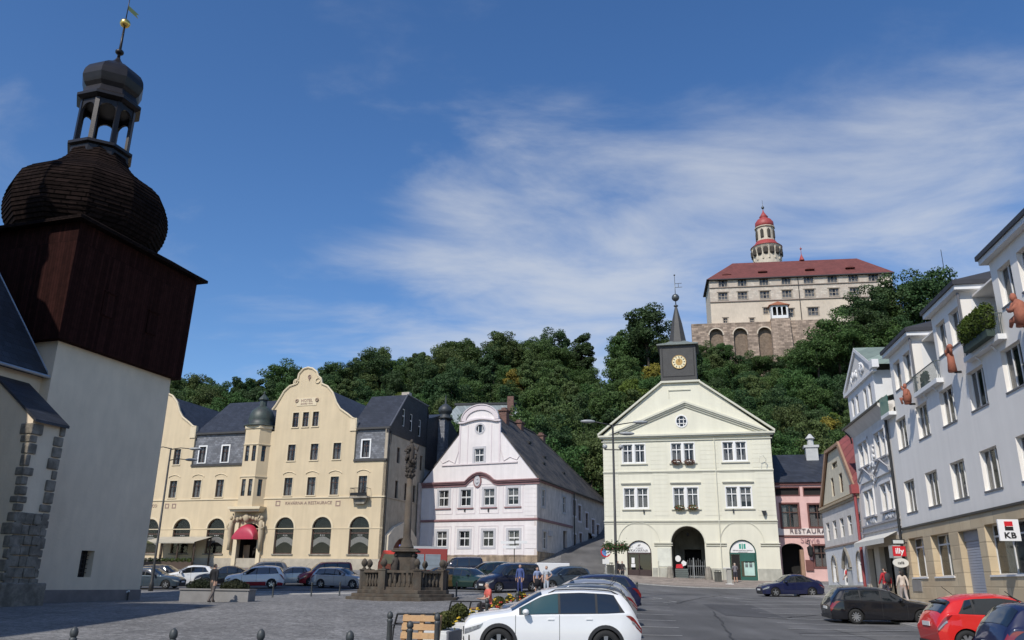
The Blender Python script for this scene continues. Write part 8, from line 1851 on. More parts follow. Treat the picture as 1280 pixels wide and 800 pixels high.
# ================================================================ PEOPLE
skin=M('skin',(.52,.32,.23),.6,var=.05,bump=0)
def hairm(n,c): return M('hair_'+n,c,.7,var=.2,scale=20,bump=.2)
def person(label,px,Y,face,pose='stand',shirt=(.3,.3,.3),legs=(.05,.05,.08),hair=('dark',(.02,.015,.01)),skirt=False,shorts=False,h=1.74,z=None,shirtname='a',legname='a',hat=None,group=None,xyz=None,bag=None,seat=.46,shoes=(.03,.03,.03)):
    """front of the body looks to -y before it is turned by face"""
    x=at(px,735,Y)[0] if xyz is None else xyz[0]
    zz=(gz(x,Y)+.02) if z is None else z
    T_=thing('person',label,'person',(x,Y,zz),face,group);k=h/1.74;T_.scale=(k,k,k)
    J={};E=[]
    def j(n,p,r,par=None):
        J[n]=(Vector(p),r if isinstance(r,tuple) else (r,r));
        if par:E.append((par,n))
    dz=0;leg=[]
    if pose=='sit': dz=seat-.93+.10
    lean=-.16 if pose in('sit','lean') else 0
    B=lambda p:(p[0],p[1]+lean*max(0,(p[2]-.95)/.5)*.6,p[2]+dz)
    j('pelvis',B((0,0,.95)),(.155,.115));j('waist',B((0,0,1.1)),(.13,.10),'pelvis');j('chest',B((0,-.0,1.3)),(.165,.115),'waist');j('upper',B((0,.0,1.41)),(.13,.09),'chest')
    j('neck',B((0,0,1.5)),(.052,.052),'upper');j('jaw',B((0,-.025,1.57)),(.068,.078),'neck');j('skull',B((0,-.005,1.66)),(.082,.095),'jaw');j('crown',B((0,0,1.72)),(.05,.055),'skull')
    j('nose',B((0,-.115,1.615)),(.014,.014),'jaw')
    for s,n in((-1,'l'),(1,'r')):
        j('sh'+n,B((s*.175,0,1.42)),.058,'upper')
        if pose=='sit': el,wr,hd=(s*.21,-.10,1.17),(s*.13,-.33,1.13),(s*.10,-.40,1.14)
        elif pose=='walk': el,wr,hd=(s*.24,.02-s*.06,1.16),(s*.25,-.06-s*.14,.93),(s*.245,-.09-s*.16,.85)
        elif pose=='lean': el,wr,hd=(s*.25,-.08,1.17),(s*.17,-.30,1.12),(s*.13,-.38,1.13)
        elif pose=='hip' and s>0: el,wr,hd=(s*.36,.04,1.18),(s*.22,-.08,1.03),(s*.17,-.1,1.0)
        else: el,wr,hd=(s*.235,.015,1.15),(s*.25,-.05,.91),(s*.245,-.08,.83)
        j('el'+n,B(el),.042,'sh'+n);j('wr'+n,B(wr),.028,'el'+n);j('hd'+n,B(hd),(.036,.02),'wr'+n)
        d=(Vector(hd)-Vector(wr)).normalized();side=Vector((0,1,0)) if abs(d.z)>.6 else Vector((1,0,0))
        for q,(o_,l_) in enumerate(((-.028,.065),(-.01,.078),(.01,.074),(.028,.058))):
            b_=Vector(hd)+side*o_+d*.02;m1=b_+d*l_*.55;m2=b_+d*l_+Vector((-s*.012,-.012,0))
            j('f%s%d'%(n,q),B(m1),.0105,'hd'+n);j('g%s%d'%(n,q),B(m2),.009,'f%s%d'%(n,q))
        tb=Vector(hd)-d*.01+side*-.045;j('t'+n,B(tb+d*.02),.011,'hd'+n)
        j('hip'+n,B((s*.09,0,.90)),(.095,.1),'pelvis')
        if pose=='sit': kn,an,to=(s*.12,-.44,.93+.01),(s*.13,-.40,.93-.43+.0),(s*.15,-.56,.93-.46)
        elif pose=='walk': kn,an,to=(s*.09,-.05-s*.10,.49),(s*.09,.06-s*.26,.09),(s*.10,-.09-s*.26,.035)
        else: kn,an,to=(s*.105,-.01,.5),(s*.115,.03,.085),(s*.14,-.12,.035)
        if pose=='sit':
            an=(an[0],an[1],.085-dz);to=(to[0],to[1],.035-dz)
        def L(p): return (p[0],p[1],p[2]+dz)
        j('kn'+n,L(kn),.06,'hip'+n);j('an'+n,L(an),.04,'kn'+n);j('to'+n,L(to),(.04,.03),'an'+n)
        hl=(an[0],an[1]+.045,max(an[2]-.045,.03-dz));j('he'+n,L(hl),.035,'an'+n)
    names=list(J);idx={n:i for i,n in enumerate(names)}
    me=bpy.data.meshes.new('body');me.from_pydata([J[n][0] for n in names],[(idx[a],idx[b_]) for a,b_ in E],[]);me.update()
    o=bpy.data.objects.new('body',me);col.objects.link(o)
    sk=o.modifiers.new('Skin','SKIN')
    if not me.skin_vertices:
        bpy.context.view_layer.objects.active=o
    sv=me.skin_vertices[0].data if me.skin_vertices else None
    if sv is None: raise RuntimeError('skin')
    for n in names:
        v=sv[idx[n]];v.radius=J[n][1];v.use_root=(n=='pelvis')
    sk.use_smooth_shade=True;ss=o.modifiers.new('S','SUBSURF');ss.levels=1;ss.render_levels=1
    bpy.context.view_layer.update()
    ev=bpy.data.meshes.new_from_object(o.evaluated_get(bpy.context.evaluated_depsgraph_get()));bpy.data.objects.remove(o)
    ev.materials.clear();ev.materials.append(skin)
    for p in ev.polygons: p.use_smooth=True;p.material_index=0
    ev.update();ob=bpy.data.objects.new('body',ev);col.objects.link(ob);ob.parent=T_
    V=[v.co.copy() for v in ev.vertices];Nn=[v.normal.copy() for v in ev.vertices];F=[tuple(p.vertices) for p in ev.polygons]
    elz=B((0,0,1.17))[2]
    def shell(name,test,off,mat):
        fs=[f for f in F if all(test(V[i]) for i in f)]
        used=sorted({i for f in fs for i in f});mp={u:i for i,u in enumerate(used)}
        if not fs:return
        m=bpy.data.meshes.new(name);m.from_pydata([V[u]+Nn[u]*off for u in used],[],[tuple(mp[i] for i in f) for f in fs]);m.materials.append(mat)
        for p in m.polygons:p.use_smooth=True
        q=bpy.data.objects.new(name,m);col.objects.link(q);q.parent=T_;return q
    zP,zN,zH=B((0,0,.93))[2],B((0,0,1.485))[2],B((0,0,1.655))[2]
    wristy=[Vector(J['wrl'][0]),Vector(J['wrr'][0])];elb=[J['ell'][0],J['elr'][0]]
    def arm(p,cut):
        # true when the point lies beyond the elbow or wrist of either arm
        for s,n in((-1,'l'),(1,'r')):
            a=J['sh'+n][0];e=J['el'+n][0];w=J['wr'+n][0];g_=J['hd'+n][0]
            if cut=='el':
                if (p-(e+w)/2).length<(e-w).length/2+.02 or (p-g_).length<.13: return True
            else:
                if (p-g_).length<.1 or (p-w).length<.03: return True
        return False
    short=shirtname.startswith('short')
    sh=M('shirt_'+shirtname,shirt,.85,var=.12,scale=8,bump=.1)
    legset=lambda p:p.z<zP+.06 and not (abs(p.x)>.19 and p.z>zP-.22) and not any((p-J[q][0]).length<.12 for q in('hdl','hdr'))
    hipsit=(lambda p:p.z<zP+.12) if pose=='sit' else legset
    shell('shirt',lambda p:p.z>zP-.02 and p.z<zN+.02 and not arm(p,'el' if short else 'wr') and not(pose=='sit' and p.y<-.12 and p.z<zP+.10),.016,sh)
    if skirt:
        m=MB();m.smooth=True;m.lathe(0,B((0,0,.95))[1],[(.16,zP+.08),(.20,zP-.06),(.25,zP-.42),(.23,zP-.421)],14,sy=.75);m.build('skirt',M('cloth_'+legname,legs,.85,bump=.1),T_)
    else:
        kz=(.5 if not shorts else .52)
        lo=.07 if not shorts else .47
        shell('shorts' if shorts else 'trousers',lambda p:(p.z<zP+.06) and p.z>lo and not any((p-J[q][0]).length<.13 for q in('hdl','hdr','wrl','wrr')) and (pose!='sit' or True) and not (abs(p.x)>.2 and p.z>.72),.014,M('cloth_'+legname,legs,.85,bump=.1))
    shell('shoes',lambda p:p.z<.09,.01,M('shoe_%d'%int(shoes[0]*100),shoes,.6))
    hm=hairm(*hair) if not hat else M('hat_'+hat[0],hat[1],.8)
    cyh=B((0,0,1.66))[1]
    shell('hair' if not hat else 'cap',lambda p:p.z>zN+.09 and (p.z>B((0,0,1.645))[2]+max(0,-(p.y-cyh))*.42 or p.y>cyh-.005) and abs(p.x)<.13,.014,hm)
    if hair[0].startswith('long') :
        m=MB();m.smooth=True;m.blob((0,cyh+.06,zH-.1),(.10,.07,.17),10,8);m.build('long_hair',hm,T_)
    for s in(-1,1):
        m=MB();m.smooth=True;m.blob((s*.032,cyh-.092,B((0,0,1.645))[2]),(.012,.008,.009),6,4);m.build('eye',blackm,ob)
        m=MB();m.smooth=True;m.blob((s*.088,cyh+.005,B((0,0,1.63))[2]),(.014,.02,.03),6,5);m.build('ear',skin,ob)
    m=MB();m.smooth=True;m.blob((0,cyh-.098,B((0,0,1.575))[2]),(.024,.008,.007),6,4);m.build('mouth',M('lips',(.35,.14,.12),.6,bump=0),ob)
    if bag=='backpack':
        bp_=thing('backpack','dark backpack worn by the person in the red jacket outside the cafe','backpack',(x,Y,zz),face);bp_.scale=(k,k,k)
        m=MB();m.smooth=True;m.blob((0,.2,1.24),(.17,.10,.25),12,8);m.build('bag_body',M('pack_dark',(.04,.035,.04),.8),bp_)
        for s in(-1,1): m=MB();m.tube([(s*.1,.14,1.45),(s*.1,0,1.5),(s*.12,-.14,1.4),(s*.13,-.13,1.15),(s*.12,.12,1.08)],.018,6);m.build('strap',M('pack_dark',(.04,.035,.04)),bp_)
    return T_
grp='people out on the square'
person('person in dark top and patterned loose trousers standing before the long planter',266,41.3,R(160),'walk',(.015,.015,.018),(.13,.11,.10),shirtname='black',legname='patterned',h=1.78,group=grp)
def box3(c):pass
person('man in a coral short-sleeved shirt and dark trousers seated on the concrete block',613,33.4,R(-65),'sit',(.62,.13,.10),(.025,.02,.022),hair=('grey',(.35,.33,.30)),shirtname='short_coral',legname='dark',z=gz(at(613,735,33.4)[0],33.4)+.0,seat=.46,h=1.78,group=grp)
person('man in a blue shirt and blue trousers standing before the dark people carrier',650,55.5,R(-20),'stand',(.06,.09,.24),(.035,.05,.16),hair=('grey',(.35,.33,.30)),shirtname='blue',legname='blue',h=1.82,group=grp)
person('woman in a light blue blouse and black skirt standing beside the man in white',671.5,54.5,R(15),'hip',(.22,.27,.42),(.012,.012,.016),skirt=True,hair=('reddish',(.16,.06,.03)),shirtname='short_lightblue',legname='black',h=1.68,group=grp)
person('man in pale grey shirt and light trousers, right of the woman in black skirt',683,54.2,R(-25),'hip',(.42,.45,.5),(.42,.46,.52),hair=('grey',(.35,.33,.30)),shirtname='short_pale',legname='pale',h=1.78,group=grp)
fz_=tf.z0+g1[1]
def tz_(px,Y): X=at(px,735,Y)[0];return gz(X,Y)+.15
person('man in dark clothes standing right beside the tall lamp near the left town hall shop',773,77,R(10),'stand',(.02,.02,.025),(.025,.025,.03),shirtname='black',legname='darkgrey',z=gz(at(773,735,77)[0],77)+.13,h=1.7,group=grp)
person('person in a dark jacket right of the man at the lamp, before the cream wall',778.5,75.5,R(-10),'walk',(.035,.03,.03),(.02,.02,.025),shirtname='charcoal',legname='black2',z=gz(at(778,735,75.5)[0],75.5)+.13,h=1.75,group=grp)
person('person in a grey top and shorts looking into the green shopfront',920.5,78,R(172),'lean',(.16,.15,.16),(.035,.035,.05),shorts=True,shirtname='short_grey',legname='shorts_dark',hair=('brown',(.12,.07,.04)),z=gz(at(920,735,78)[0],78)+.13,h=1.74,group=grp,hat=('straw',(.4,.35,.28)))
person('person in a bright red shirt and dark shorts walking past the white doorway',1062,63.5,R(-150),'walk',(.55,.03,.035),(.03,.025,.03),shorts=True,shirtname='short_red',legname='shorts_black',z=gz(at(1062,735,63.5)[0],63.5)+.13,h=1.76,group=grp)
person('person in a red jacket with a dark backpack on the pavement outside the cafe',1108,45.5,R(190),'walk',(.42,.02,.03),(.05,.05,.07),shirtname='redjacket',legname='jeans',z=gz(at(1108,735,45.5)[0],45.5)+.13,h=1.8,group=grp,bag='backpack')
person('woman with long dark hair in a pale cream top by the drainpipe',1129,44.5,R(175),'walk',(.60,.50,.42),(.42,.36,.33),hair=('longdark',(.02,.013,.01)),shirtname='cream',legname='creamt',z=gz(at(1129,735,44.5)[0],44.5)+.13,h=1.7,group=grp)
# terracotta figures on brackets of the bank building
terra=M('terracotta',(.33,.115,.07),.85,var=.2,scale=4,bump=.3)
def figure(px,py,lb,kind):
    x,z=kf.uz(px,py,-.45);T_=thing('terracotta_sculpture',lb,'sculpture',kf.world(x,-.45,z),kf.rot,'terracotta figures on the bank facade');T_.scale=(.74,.74,.9)
    m=MB();m.smooth=True
    m.lathe(0,0,[(.25,0),(.24,.1),(.2,.2)],12);m.build('plinth',terra,T_)
    m=MB();m.box(-.06,.06,.1,.5,-.06,.05);m.build('bracket',blackm,T_)
    m=MB();m.smooth=True
    if kind==0: # kneeling bust with raised arms and a bundle
        m.tube([(0,0,.05),(0,0,.5),(0,0,.85),(0,0,1.0)],[.27,.22,.2,.12],12);m.blob((-.05,-.02,1.2),(.15,.15,.19),12,8)
        m.tube([(.15,0,.92),(.38,-.05,1.05),(.3,-.1,1.32)],[.1,.09,.08],8);m.tube([(-.15,0,.92),(-.42,-.05,.98),(-.35,-.12,1.2)],[.1,.09,.07],8);m.blob((.25,-.05,1.25),(.22,.18,.17),10,8);m.blob((-.3,-.05,1.12),(.16,.15,.14),10,8)
    elif kind==1:
        m.tube([(.05,0,.1),(.05,0,.45),(0,0,.8),(-.02,0,.92)],[.26,.3,.22,.1],12);m.blob((-.06,-.03,1.1),(.13,.14,.17),12,8)
        m.tube([(.18,0,.8),(.3,-.1,.55),(.05,-.3,.45)],[.1,.08,.06],8);m.tube([(-.18,0,.82),(-.4,-.1,.95),(-.5,-.15,1.18)],[.09,.07,.05],8);m.tube([(-.1,-.1,.3),(-.25,-.38,.35),(-.2,-.3,.05)],[.15,.12,.08],8)
    else:
        m.tube([(.1,0,.1),(.2,0,.5),(.05,0,.95),(-.08,0,1.15)],[.3,.32,.28,.12],12);m.blob((-.2,-.06,1.33),(.17,.17,.2),12,8)
        m.tube([(-.1,-.15,1.0),(-.45,-.2,.8),(-.75,-.2,.95)],[.12,.09,.07],8);m.tube([(-.05,-.1,.4),(-.5,-.2,.35),(-.7,-.2,.15)],[.17,.13,.08],8);m.tube([(.25,-.1,.9),(.1,-.35,.7),(-.3,-.35,.75)],[.12,.1,.07],8)
    m.build('figure',terra,T_);return T_
figure(1191,465,'terracotta figure with raised arms on a cylindrical base, between the two left roof pavilions',0)
figure(1135,505,'small crouching terracotta figure nearest the green balcony screen',1)
figure(1277,408,'large terracotta figure leaning out at the right edge of the photo',2)
# balcony plants
def bplant(x0,x1,z0,h,lb,dens,m_,dep=-.5,w=.32):
    T_=thing('terrace_plant',lb,'plant',kf.world((x0+x1)/2,dep,z0),kf.rot)
    m=MB();W2=(x1-x0)/2;m.box(-W2,W2,-.16,.16,0,.3);m.build('trough',M('plant_trough_green',(.03,.05,.04),.7),T_)
    m=MB();n=max(1,int(W2*2/.5))
    for i in range(n+1): x=-W2+.2+(2*W2-.4)*i/n;leafball(m,(x,0,.3+h*.45),(.45,w,h*.55),int(dens),.06,int(x0*9)+i)
    s=m.build('foliage',m_,T_)
    m=MB()
    for i in range(n+1): x=-W2+.2+(2*W2-.4)*i/n;m.blob((x,0,.3+h*.4),(.33,w*.7,h*.42),8,6,jit=.3,seed=i)
    m.build('inner_foliage',M('shrub_inner',(.02,.025,.008)),s)
bplant(14.3,16.9,10.3,1.2,'large clipped green hedge behind the terrace railing between the middle and right pavilions',900,leafmat('hedge_leaves',(.07,.11,.015),rnd=.05),dep=-.45,w=.34)
bplant(7.3,7.9,10.3,.55,'small potted green plant on the left terrace railing',300,leafmat('dark_pot_leaves',(.03,.07,.03)),dep=-.12,w=.12)
# ================================================================ TREES
trunkm=M('bark',(.07,.055,.04),.95,var=.3,bump=.6,bscale=8)
LM=[leafmat('leaves_mid',(.062,.115,.03),rnd=.14),leafmat('leaves_dark',(.044,.086,.028),rnd=.16),leafmat('leaves_olive',(.078,.115,.034),rnd=.12),leafmat('leaves_bright',(.11,.15,.022),rnd=.12),leafmat('leaves_yellow',(.22,.19,.03),rnd=.1)]
def crown_mesh(seed,rx,rz,h0,ls,nc=30,per=150,conic=0):
    g=np.random.default_rng(seed);C=[];
    for i in range(nc):
        d=g.normal(size=3);d/=np.linalg.norm(d);rad=g.uniform(.25,.92)**.6
        c=np.array([d[0]*rx*rad,d[1]*rx*rad,d[2]*rz*rad]);
        if conic: f=1-conic*(c[2]/rz+1)/2;c[0]*=f;c[1]*=f
        C.append((c,g.uniform(.24,.42)*rx))
    P=[];D=[]
    for c,r in C:
        d=g.normal(size=(per,3));d/=np.linalg.norm(d,axis=1)[:,None];d[:,2]=d[:,2]*.8+.1
        rr=r*g.uniform(.55,1.12,per)[:,None]**.7;P.append(c+d*rr*np.array([1,1,.8]));D.append(d)
    P=np.concatenate(P);D=np.concatenate(D)+g.normal(size=(len(P),3))*.6;D/=np.linalg.norm(D,axis=1)[:,None]
    t=np.cross(D,g.normal(size=D.shape));t/=np.linalg.norm(t,axis=1)[:,None];b=np.cross(D,t);s=(ls*g.uniform(.6,1.35,len(P)))[:,None]
    P[:,2]+=h0
    v=np.stack([P-t*s,P-b*s*.6+D*s*.15,P+t*s,P+b*s*.6+D*s*.15],1).reshape(-1,3)
    n=len(P);me=bpy.data.meshes.new('crown');me.vertices.add(4*n);me.vertices.foreach_set('co',v.ravel());me.loops.add(4*n);me.loops.foreach_set('vertex_index',np.arange(4*n));me.polygons.add(n);me.polygons.foreach_set('loop_start',np.arange(n)*4);me.update(calc_edges=True);return me
def trunk_mesh(seed,h,r,rx):
    g=random.Random(seed);m=MB();m.smooth=True;m.tube([(0,0,-1),(0,0,h*.3),(g.uniform(-.3,.3),g.uniform(-.3,.3),h*.65),(0,0,h*1.1)],[r,r*.8,r*.55,r*.2],7)
    for i in range(7):
        a=i*2*PI/7+g.random();z=h*g.uniform(.4,.8);l=rx*g.uniform(.5,.85);m.tube([(0,0,z),(l*.5*math.cos(a),l*.5*math.sin(a),z+l*.35),(l*math.cos(a),l*math.sin(a),z+l*.75)],[r*.4,r*.25,r*.08],5)
    return m
protos=[]
kinds=[(4.6,4.6,8.5,0,0),(4.2,5.4,9.5,1,0),(5.2,4.4,8,0,0),(3.6,5.6,9,2,.25),(4.4,4.2,7.5,1,0),(3.2,6.2,8.5,1,.6),(4.8,5.0,9,2,0),(3.8,4.4,7.5,3,0),(3.4,3.8,7,4,0),(4.5,5,9,0,.15)]
for i,(rx,rz,h0,mi,cn) in enumerate(kinds):
    root=thing('forest_tree','','tree',(0,0,0));protos.append(root)
    me=crown_mesh(100+i,rx,rz,h0,.21,nc=44,per=230,conic=cn);me.materials.append(LM[mi]);o=bpy.data.objects.new('crown',me);col.objects.link(o);o.parent=root
    trunk_mesh(i,h0,.28,rx).build('trunk',trunkm,root)
def put(proto,X,Y,s,lb,grp,first={}):
    if id(proto) in first: o=proto.copy();col.objects.link(o);[setattr(c2,'parent',o) or col.objects.link(c2) for c2 in [c.copy() for c in KIDS[id(proto)]]]
    else: first[id(proto)]=1;o=proto
    o.location=(X,Y,gz(X,Y)-.3);o.scale=(s,s,s*random.uniform(.9,1.12));o.rotation_euler=(0,0,random.uniform(0,6.28));o['label']=lb;o['group']=grp;o['category']='tree';return o
KIDS={id(p):list(p.children) for p in protos}
random.seed(11)
KL=['green leafy tree on the wooded hillside','dark green tree on the wooded hillside','broad green tree on the wooded hillside','olive green tree on the wooded hillside','low dark tree on the wooded hillside','tall narrow dark tree on the wooded hillside','olive broad-crowned tree on the wooded hillside','bright yellow-green tree on the wooded hillside','yellowing tree on the wooded hillside','tall mid-green tree on the wooded hillside']
def visible(X,Y,zt):
    D_=Y*CF[1]+(zt-EYE)*CF[2];x_=640+FPX*(X*CR[0]+Y*CR[1]+(zt-EYE)*CR[2])/D_;return x_
cnt=0
rows=[]
def incastle(X,Y):
    x,y,z=qf.local(X,Y,0);return xl-4<x<xr+3 and -5.5<y<46
pts=[]
Y=126
while Y<250:
    sp=6.6 if Y<215 else 6.2
    x0_,x1_=-.47*Y,.62*Y
    X=x0_+random.uniform(0,sp)
    while X<x1_:
        x_,y_=X+random.uniform(-1.8,1.8),Y+random.uniform(-2.2,2.2);pts.append((x_,y_));X+=sp*random.uniform(.85,1.2)
    Y+=9.2 if Y<160 else 10.5
sel=[]
for X,Y in pts:
    if incastle(X,Y): continue
    px=visible(X,Y,gz(X,Y)+8)
    if px<205 or px>1215: continue
    # hidden low behind the town: skip those wholly behind the buildings
    ztop=gz(X,Y)+15
    D_=Y*CF[1]+(ztop-EYE)*CF[2];py=400-FPX*(X*CU[0]+Y*CU[1]+(ztop-EYE)*CU[2])/D_
    lim=np.interp(px,[205,340,345,450,455,560,561,640,700,755,756,800,850,900,965,966,1050,1070,1110,1215],[500,500,470,480,500,545,545,520,560,625,530,500,475,490,535,600,600,500,400,335])
    if py>lim+8: continue
    # right shoulder: keep the castle's left half free
    if 60<X<150 and Y<244:
        lx,ly,_=qf.local(X,Y,0)
        topz=qf.z0
        px2=px
        if 868<px<1010 and py<438: continue
        if 1010<=px<1040 and py<405: continue
        if 1040<=px<1070 and py<372: continue
    if 735<px<772 and py<452: continue
    sel.append((X,Y,px,py))
random.shuffle(sel);sel=sel[:286]
for X,Y,px,py in sel:
    r=random.random();k=[0,1,2,3,4,5,6,9][int(r*8)%8]
    if random.random()<.05:k=7
    if random.random()<.025:k=8
    if px>1010 and py<470: k=random.choice([1,4,1,0])
    put(protos[k],X,Y,random.uniform(.72,1.05),KL[k],KL[k].replace('tree','trees').split(' on ')[0]+' of the hillside wood')
    cnt+=1
for i,p in enumerate(protos):
    if not p.get('label') : pass
# individually placed skyline trees
def sky_tree(px,pytop,Y,h,k,lb,sx=1):
    p=at(px,pytop,Y);z=gz(p[0],Y);o=put(protos[k],p[0],Y,1,lb,'skyline trees');H=kinds[k][2]+kinds[k][1];zb=min(z,p[2]-h);s=h/H;o.scale=(s*sx,s*sx,s);o.location=(p[0],Y,p[2]-h);return o
sky_tree(808,381,205,20,1,'tall dark tree standing highest on the skyline left of the town hall clock turret',1.15)
sky_tree(782,412,210,15,9,'tree on the skyline just left of the tallest dark tree',1.1)
sky_tree(728,413,215,14,5,'narrow tree on the skyline left of the gap in the wood',1.2)
sky_tree(690,428,215,12,0,'rounded tree on the skyline above the rear wing of the baroque house',1.2)
sky_tree(630,418,215,13,6,'olive tree on the skyline above the baroque gable',1.3)
sky_tree(570,424,215,13,2,'broad tree on the skyline right of the hotel roof',1.3)
sky_tree(468,442,212,13,4,'dark tree on the skyline above the right part of the hotel roof',1.25)
sky_tree(418,452,212,12,1,'dark tree on the skyline right of the hotel gable',1.2)
sky_tree(355,452,212,12,0,'tree on the skyline left of the hotel gable top',1.2)
sky_tree(1120,342,205,22,1,'great dark tree on the skyline right of the castle roof',1.15)
sky_tree(1160,342,200,20,4,'dark spreading tree on the skyline at the right end of the wood',1.1)
sky_tree(1075,362,203,18,1,'dark tree overlapping the right end of the castle',1.15)
sky_tree(1042,392,202,15,0,'mid-green tree before the castle, left of the darker ones',1.15)
sky_tree(1018,420,200,13,2,'lower green tree at the foot of the castle wall',1.1)
sky_tree(1185,352,200,18,1,'dark tree behind the roofs of the bank building',1.1)
sky_tree(880,428,232,9,0,'small tree under the castle terrace arches',1.0)
sky_tree(905,428,236,8,2,'small olive tree before the terrace arches',1.0)
for i_,(a_,b_) in enumerate(((898,436),(1010,425),(1022,432),(925,447),(945,440),(965,446),(985,440),(1003,432),(935,462),(958,466),(980,462),(1000,455),(915,450))):
    o_=sky_tree(a_,b_,237 if i_<8 else 226,11,(1,0,2,4,0,1,0,2,1,4,0,1,2)[i_],'leafy tree in the belt just below the castle wall',1.15);o_['group']='trees below the castle wall'
for i_,(a_,b_) in enumerate(((1098,372),(1118,384),(1085,392),(1105,402),(1062,408),(1130,398))):
    o_=sky_tree(a_,b_,(206,204,201,199,200,197)[i_],15,(0,1,4,0,2,1)[i_],'dark leafy tree in the belt before the right end of the castle',1.15);o_['group']='trees before the right end of the castle'
# drop prototypes never placed
for p in protos:
    if p.location.length<.01:
        for c in list(p.children): bpy.data.objects.remove(c)
        bpy.data.objects.remove(p)
# undergrowth seen between the trees
g=np.random.default_rng(5);n=30000
X=g.uniform(-110,165,n);Y=g.uniform(127,250,n);ok=np.ones(n,bool)
for i in range(n):
    if incastle(X[i],Y[i]): ok[i]=False
X,Y=X[ok],Y[ok];Z=height(X,Y)+g.uniform(-.2,2.4,len(X));P=np.c_[X,Y,Z];D=g.normal(size=P.shape);D[:,2]=abs(D[:,2]);D/=np.linalg.norm(D,axis=1)[:,None];t=np.cross(D,g.normal(size=D.shape));t/=np.linalg.norm(t,axis=1)[:,None];b=np.cross(D,t);s=g.uniform(.4,1.0,len(P))[:,None]
v=np.stack([P-t*s,P-b*s*.7,P+t*s,P+b*s*.7],1).reshape(-1,3);n=len(P)
me=bpy.data.meshes.new('undergrowth');me.vertices.add(4*n);me.vertices.foreach_set('co',v.ravel());me.loops.add(4*n);me.loops.foreach_set('vertex_index',np.arange(4*n));me.polygons.add(n);me.polygons.foreach_set('loop_start',np.arange(n)*4);me.update(calc_edges=True);me.materials.append(LM[1])
o=bpy.data.objects.new('undergrowth',me);col.objects.link(o);tag(o,'dense leafy undergrowth covering the hillside between the trees','undergrowth',kind='stuff')
# radio mast on the hill
p=at(1176,312,230);T_=thing('radio_mast','thin radio mast rising above the dark trees right of the castle','mast',(p[0],230,gz(p[0],230)));m=MB();m.tube([(0,0,0),(0,0,p[2]-gz(p[0],230))],[.25,.08],5);m.build('mast_pole',blackm,T_)
# parasol seen on the hill and retaining wall under the right-hand trees
BANKS=[(690,360,.30,.86),(870,230,.16,.42),(560,370,.22,.5),(1110,200,.26,.5),(1230,310,.24,.38),(735,75,.10,.34),(330,60,.30,-.45),(940,330,.3,.3)]
SKYSAT=1.24;SKYHUE=.506;CLOUD=(4.6,4.8,5.1,1);EXPO=0.0
# ---------------------------------------------------------------- camera, sky, sun
cam=bpy.data.cameras.new('camera');co=bpy.data.objects.new('camera',cam);col.objects.link(co);scene.camera=co
cam.sensor_fit='HORIZONTAL';cam.sensor_width=36;cam.lens=36*FPX/1280;cam.clip_start=.1;cam.clip_end=6000
mat=Matrix(((CR[0],CU[0],-CF[0],0),(CR[1],CU[1],-CF[1],0),(CR[2],CU[2],-CF[2],EYE),(0,0,0,1)));co.matrix_world=mat
SAZ,SEL=R(210),R(45)
sd=Vector((math.sin(SAZ)*math.cos(SEL),math.cos(SAZ)*math.cos(SEL),math.sin(SEL)))
sl=bpy.data.lights.new('sun','SUN');sl.energy=3.8;sl.angle=R(.5);sl.color=(1,.95,.87);so=bpy.data.objects.new('sun',sl);col.objects.link(so)
so.rotation_euler=sd.to_track_quat('Z','Y').to_euler();so.location=(0,-20,60)
w=bpy.data.worlds.new('World');scene.world=w;w.use_nodes=True;nt=w.node_tree;N=nt.nodes;L=nt.links;bg=N['Background']
sky=N.new('ShaderNodeTexSky');sky.sky_type='NISHITA';sky.sun_disc=False;sky.sun_elevation=SEL;sky.sun_rotation=SAZ;sky.altitude=350;sky.air_density=1.0;sky.dust_density=.5;sky.ozone_density=2.2
bg.inputs[1].default_value=.145
tc=N.new('ShaderNodeTexCoord');sep=N.new('ShaderNodeSeparateXYZ');L.new(tc.outputs['Generated'],sep.inputs[0])
def mth(op,a,b=None,c=None):
    n=N.new('ShaderNodeMath');n.operation=op
    for i,v in enumerate((a,b,c)):
        if v is None: continue
        if isinstance(v,(int,float)): n.inputs[i].default_value=v
        else: L.new(v,n.inputs[i])
    return n.outputs[0]
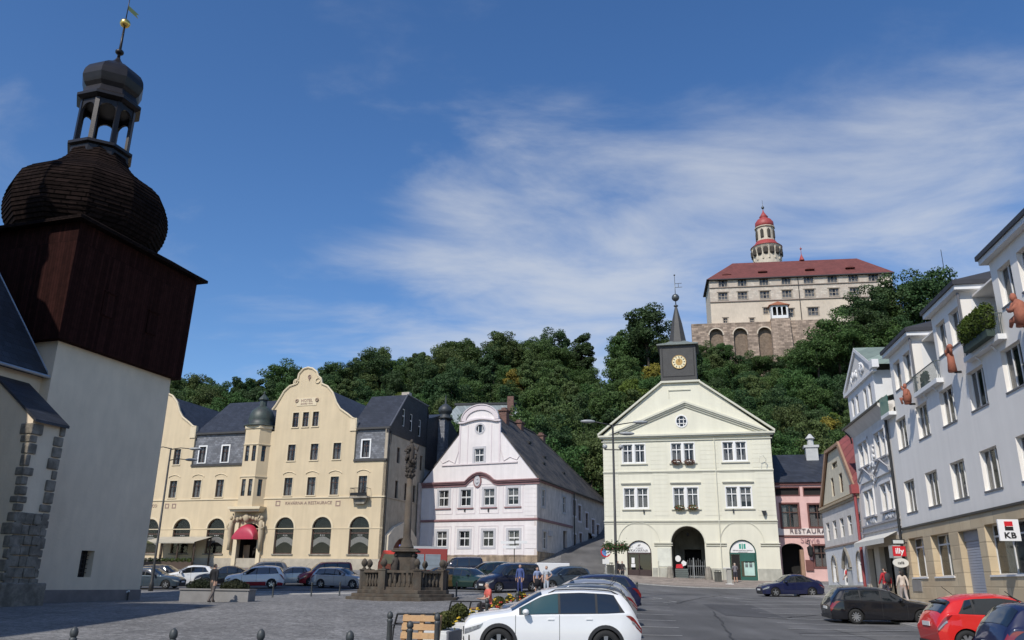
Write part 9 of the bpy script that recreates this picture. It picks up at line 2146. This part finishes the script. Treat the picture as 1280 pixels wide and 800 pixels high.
# clouds live on a high flat layer: direction / height
zc=mth('MAXIMUM',sep.outputs[2],.03);zc=mth('ADD',zc,.12)
cx=mth('DIVIDE',sep.outputs[0],zc);cy=mth('DIVIDE',sep.outputs[1],zc)
cv=N.new('ShaderNodeCombineXYZ');L.new(cx,cv.inputs[0]);L.new(cy,cv.inputs[1])
mp=N.new('ShaderNodeMapping');L.new(cv.outputs[0],mp.inputs[0]);mp.inputs['Rotation'].default_value=(0,0,R(38));mp.inputs['Scale'].default_value=(.75,1.25,1);mp.inputs['Location'].default_value=(1.7,.4,0)
n1=N.new('ShaderNodeTexNoise');L.new(mp.outputs[0],n1.inputs[0]);n1.inputs['Scale'].default_value=2.3;n1.inputs['Detail'].default_value=11;n1.inputs['Roughness'].default_value=.58;n1.inputs['Distortion'].default_value=.45
n2=N.new('ShaderNodeTexNoise');L.new(cv.outputs[0],n2.inputs[0]);n2.inputs['Scale'].default_value=.55;n2.inputs['Detail'].default_value=3
# cloud fields: broad banks of cloud standing in certain directions
def bank(px,py,rad,st_):
    d=Vector(ray(px,py)).normalized();vm=N.new('ShaderNodeVectorMath');vm.operation='DISTANCE';nv=N.new('ShaderNodeVectorMath');nv.operation='NORMALIZE';L.new(tc.outputs['Generated'],nv.inputs[0])
    L.new(nv.outputs[0],vm.inputs[0]);vm.inputs[1].default_value=d
    m=N.new('ShaderNodeMapRange');m.interpolation_type='SMOOTHSTEP';L.new(vm.outputs['Value'],m.inputs[0]);m.inputs[1].default_value=0;m.inputs[2].default_value=rad;m.inputs[3].default_value=st_;m.inputs[4].default_value=0
    return m.outputs[0]
f=None
for a in BANKS:
    b_=bank(*a);f=b_ if f is None else mth('ADD',f,b_)
s=mth('ADD',n1.outputs[0],mth('MULTIPLY',f,.34));s=mth('ADD',s,mth('MULTIPLY',n2.outputs[0],.12))
mr=N.new('ShaderNodeMapRange');mr.interpolation_type='SMOOTHSTEP';L.new(s,mr.inputs[0]);mr.inputs[1].default_value=.54;mr.inputs[2].default_value=1.08;mr.inputs[3].default_value=0;mr.inputs[4].default_value=.75
mx=N.new('ShaderNodeMix');mx.data_type='RGBA';L.new(mr.outputs[0],mx.inputs[0])
hs=N.new('ShaderNodeHueSaturation');hs.inputs['Saturation'].default_value=SKYSAT;hs.inputs['Hue'].default_value=SKYHUE;L.new(sky.outputs[0],hs.inputs['Color'])
L.new(hs.outputs[0],mx.inputs[6]);mx.inputs[7].default_value=CLOUD
L.new(mx.outputs[2],bg.inputs[0])
scene.view_settings.view_transform='Standard';scene.view_settings.look='None';scene.view_settings.gamma=1;scene.view_settings.exposure=EXPO
scene.render.engine='CYCLES';scene.cycles.max_bounces=6;scene.cycles.diffuse_bounces=3;scene.cycles.glossy_bounces=3;scene.cycles.transparent_max_bounces=8;scene.cycles.use_denoising=True
scene.cycles.caustics_reflective=False;scene.cycles.caustics_refractive=False
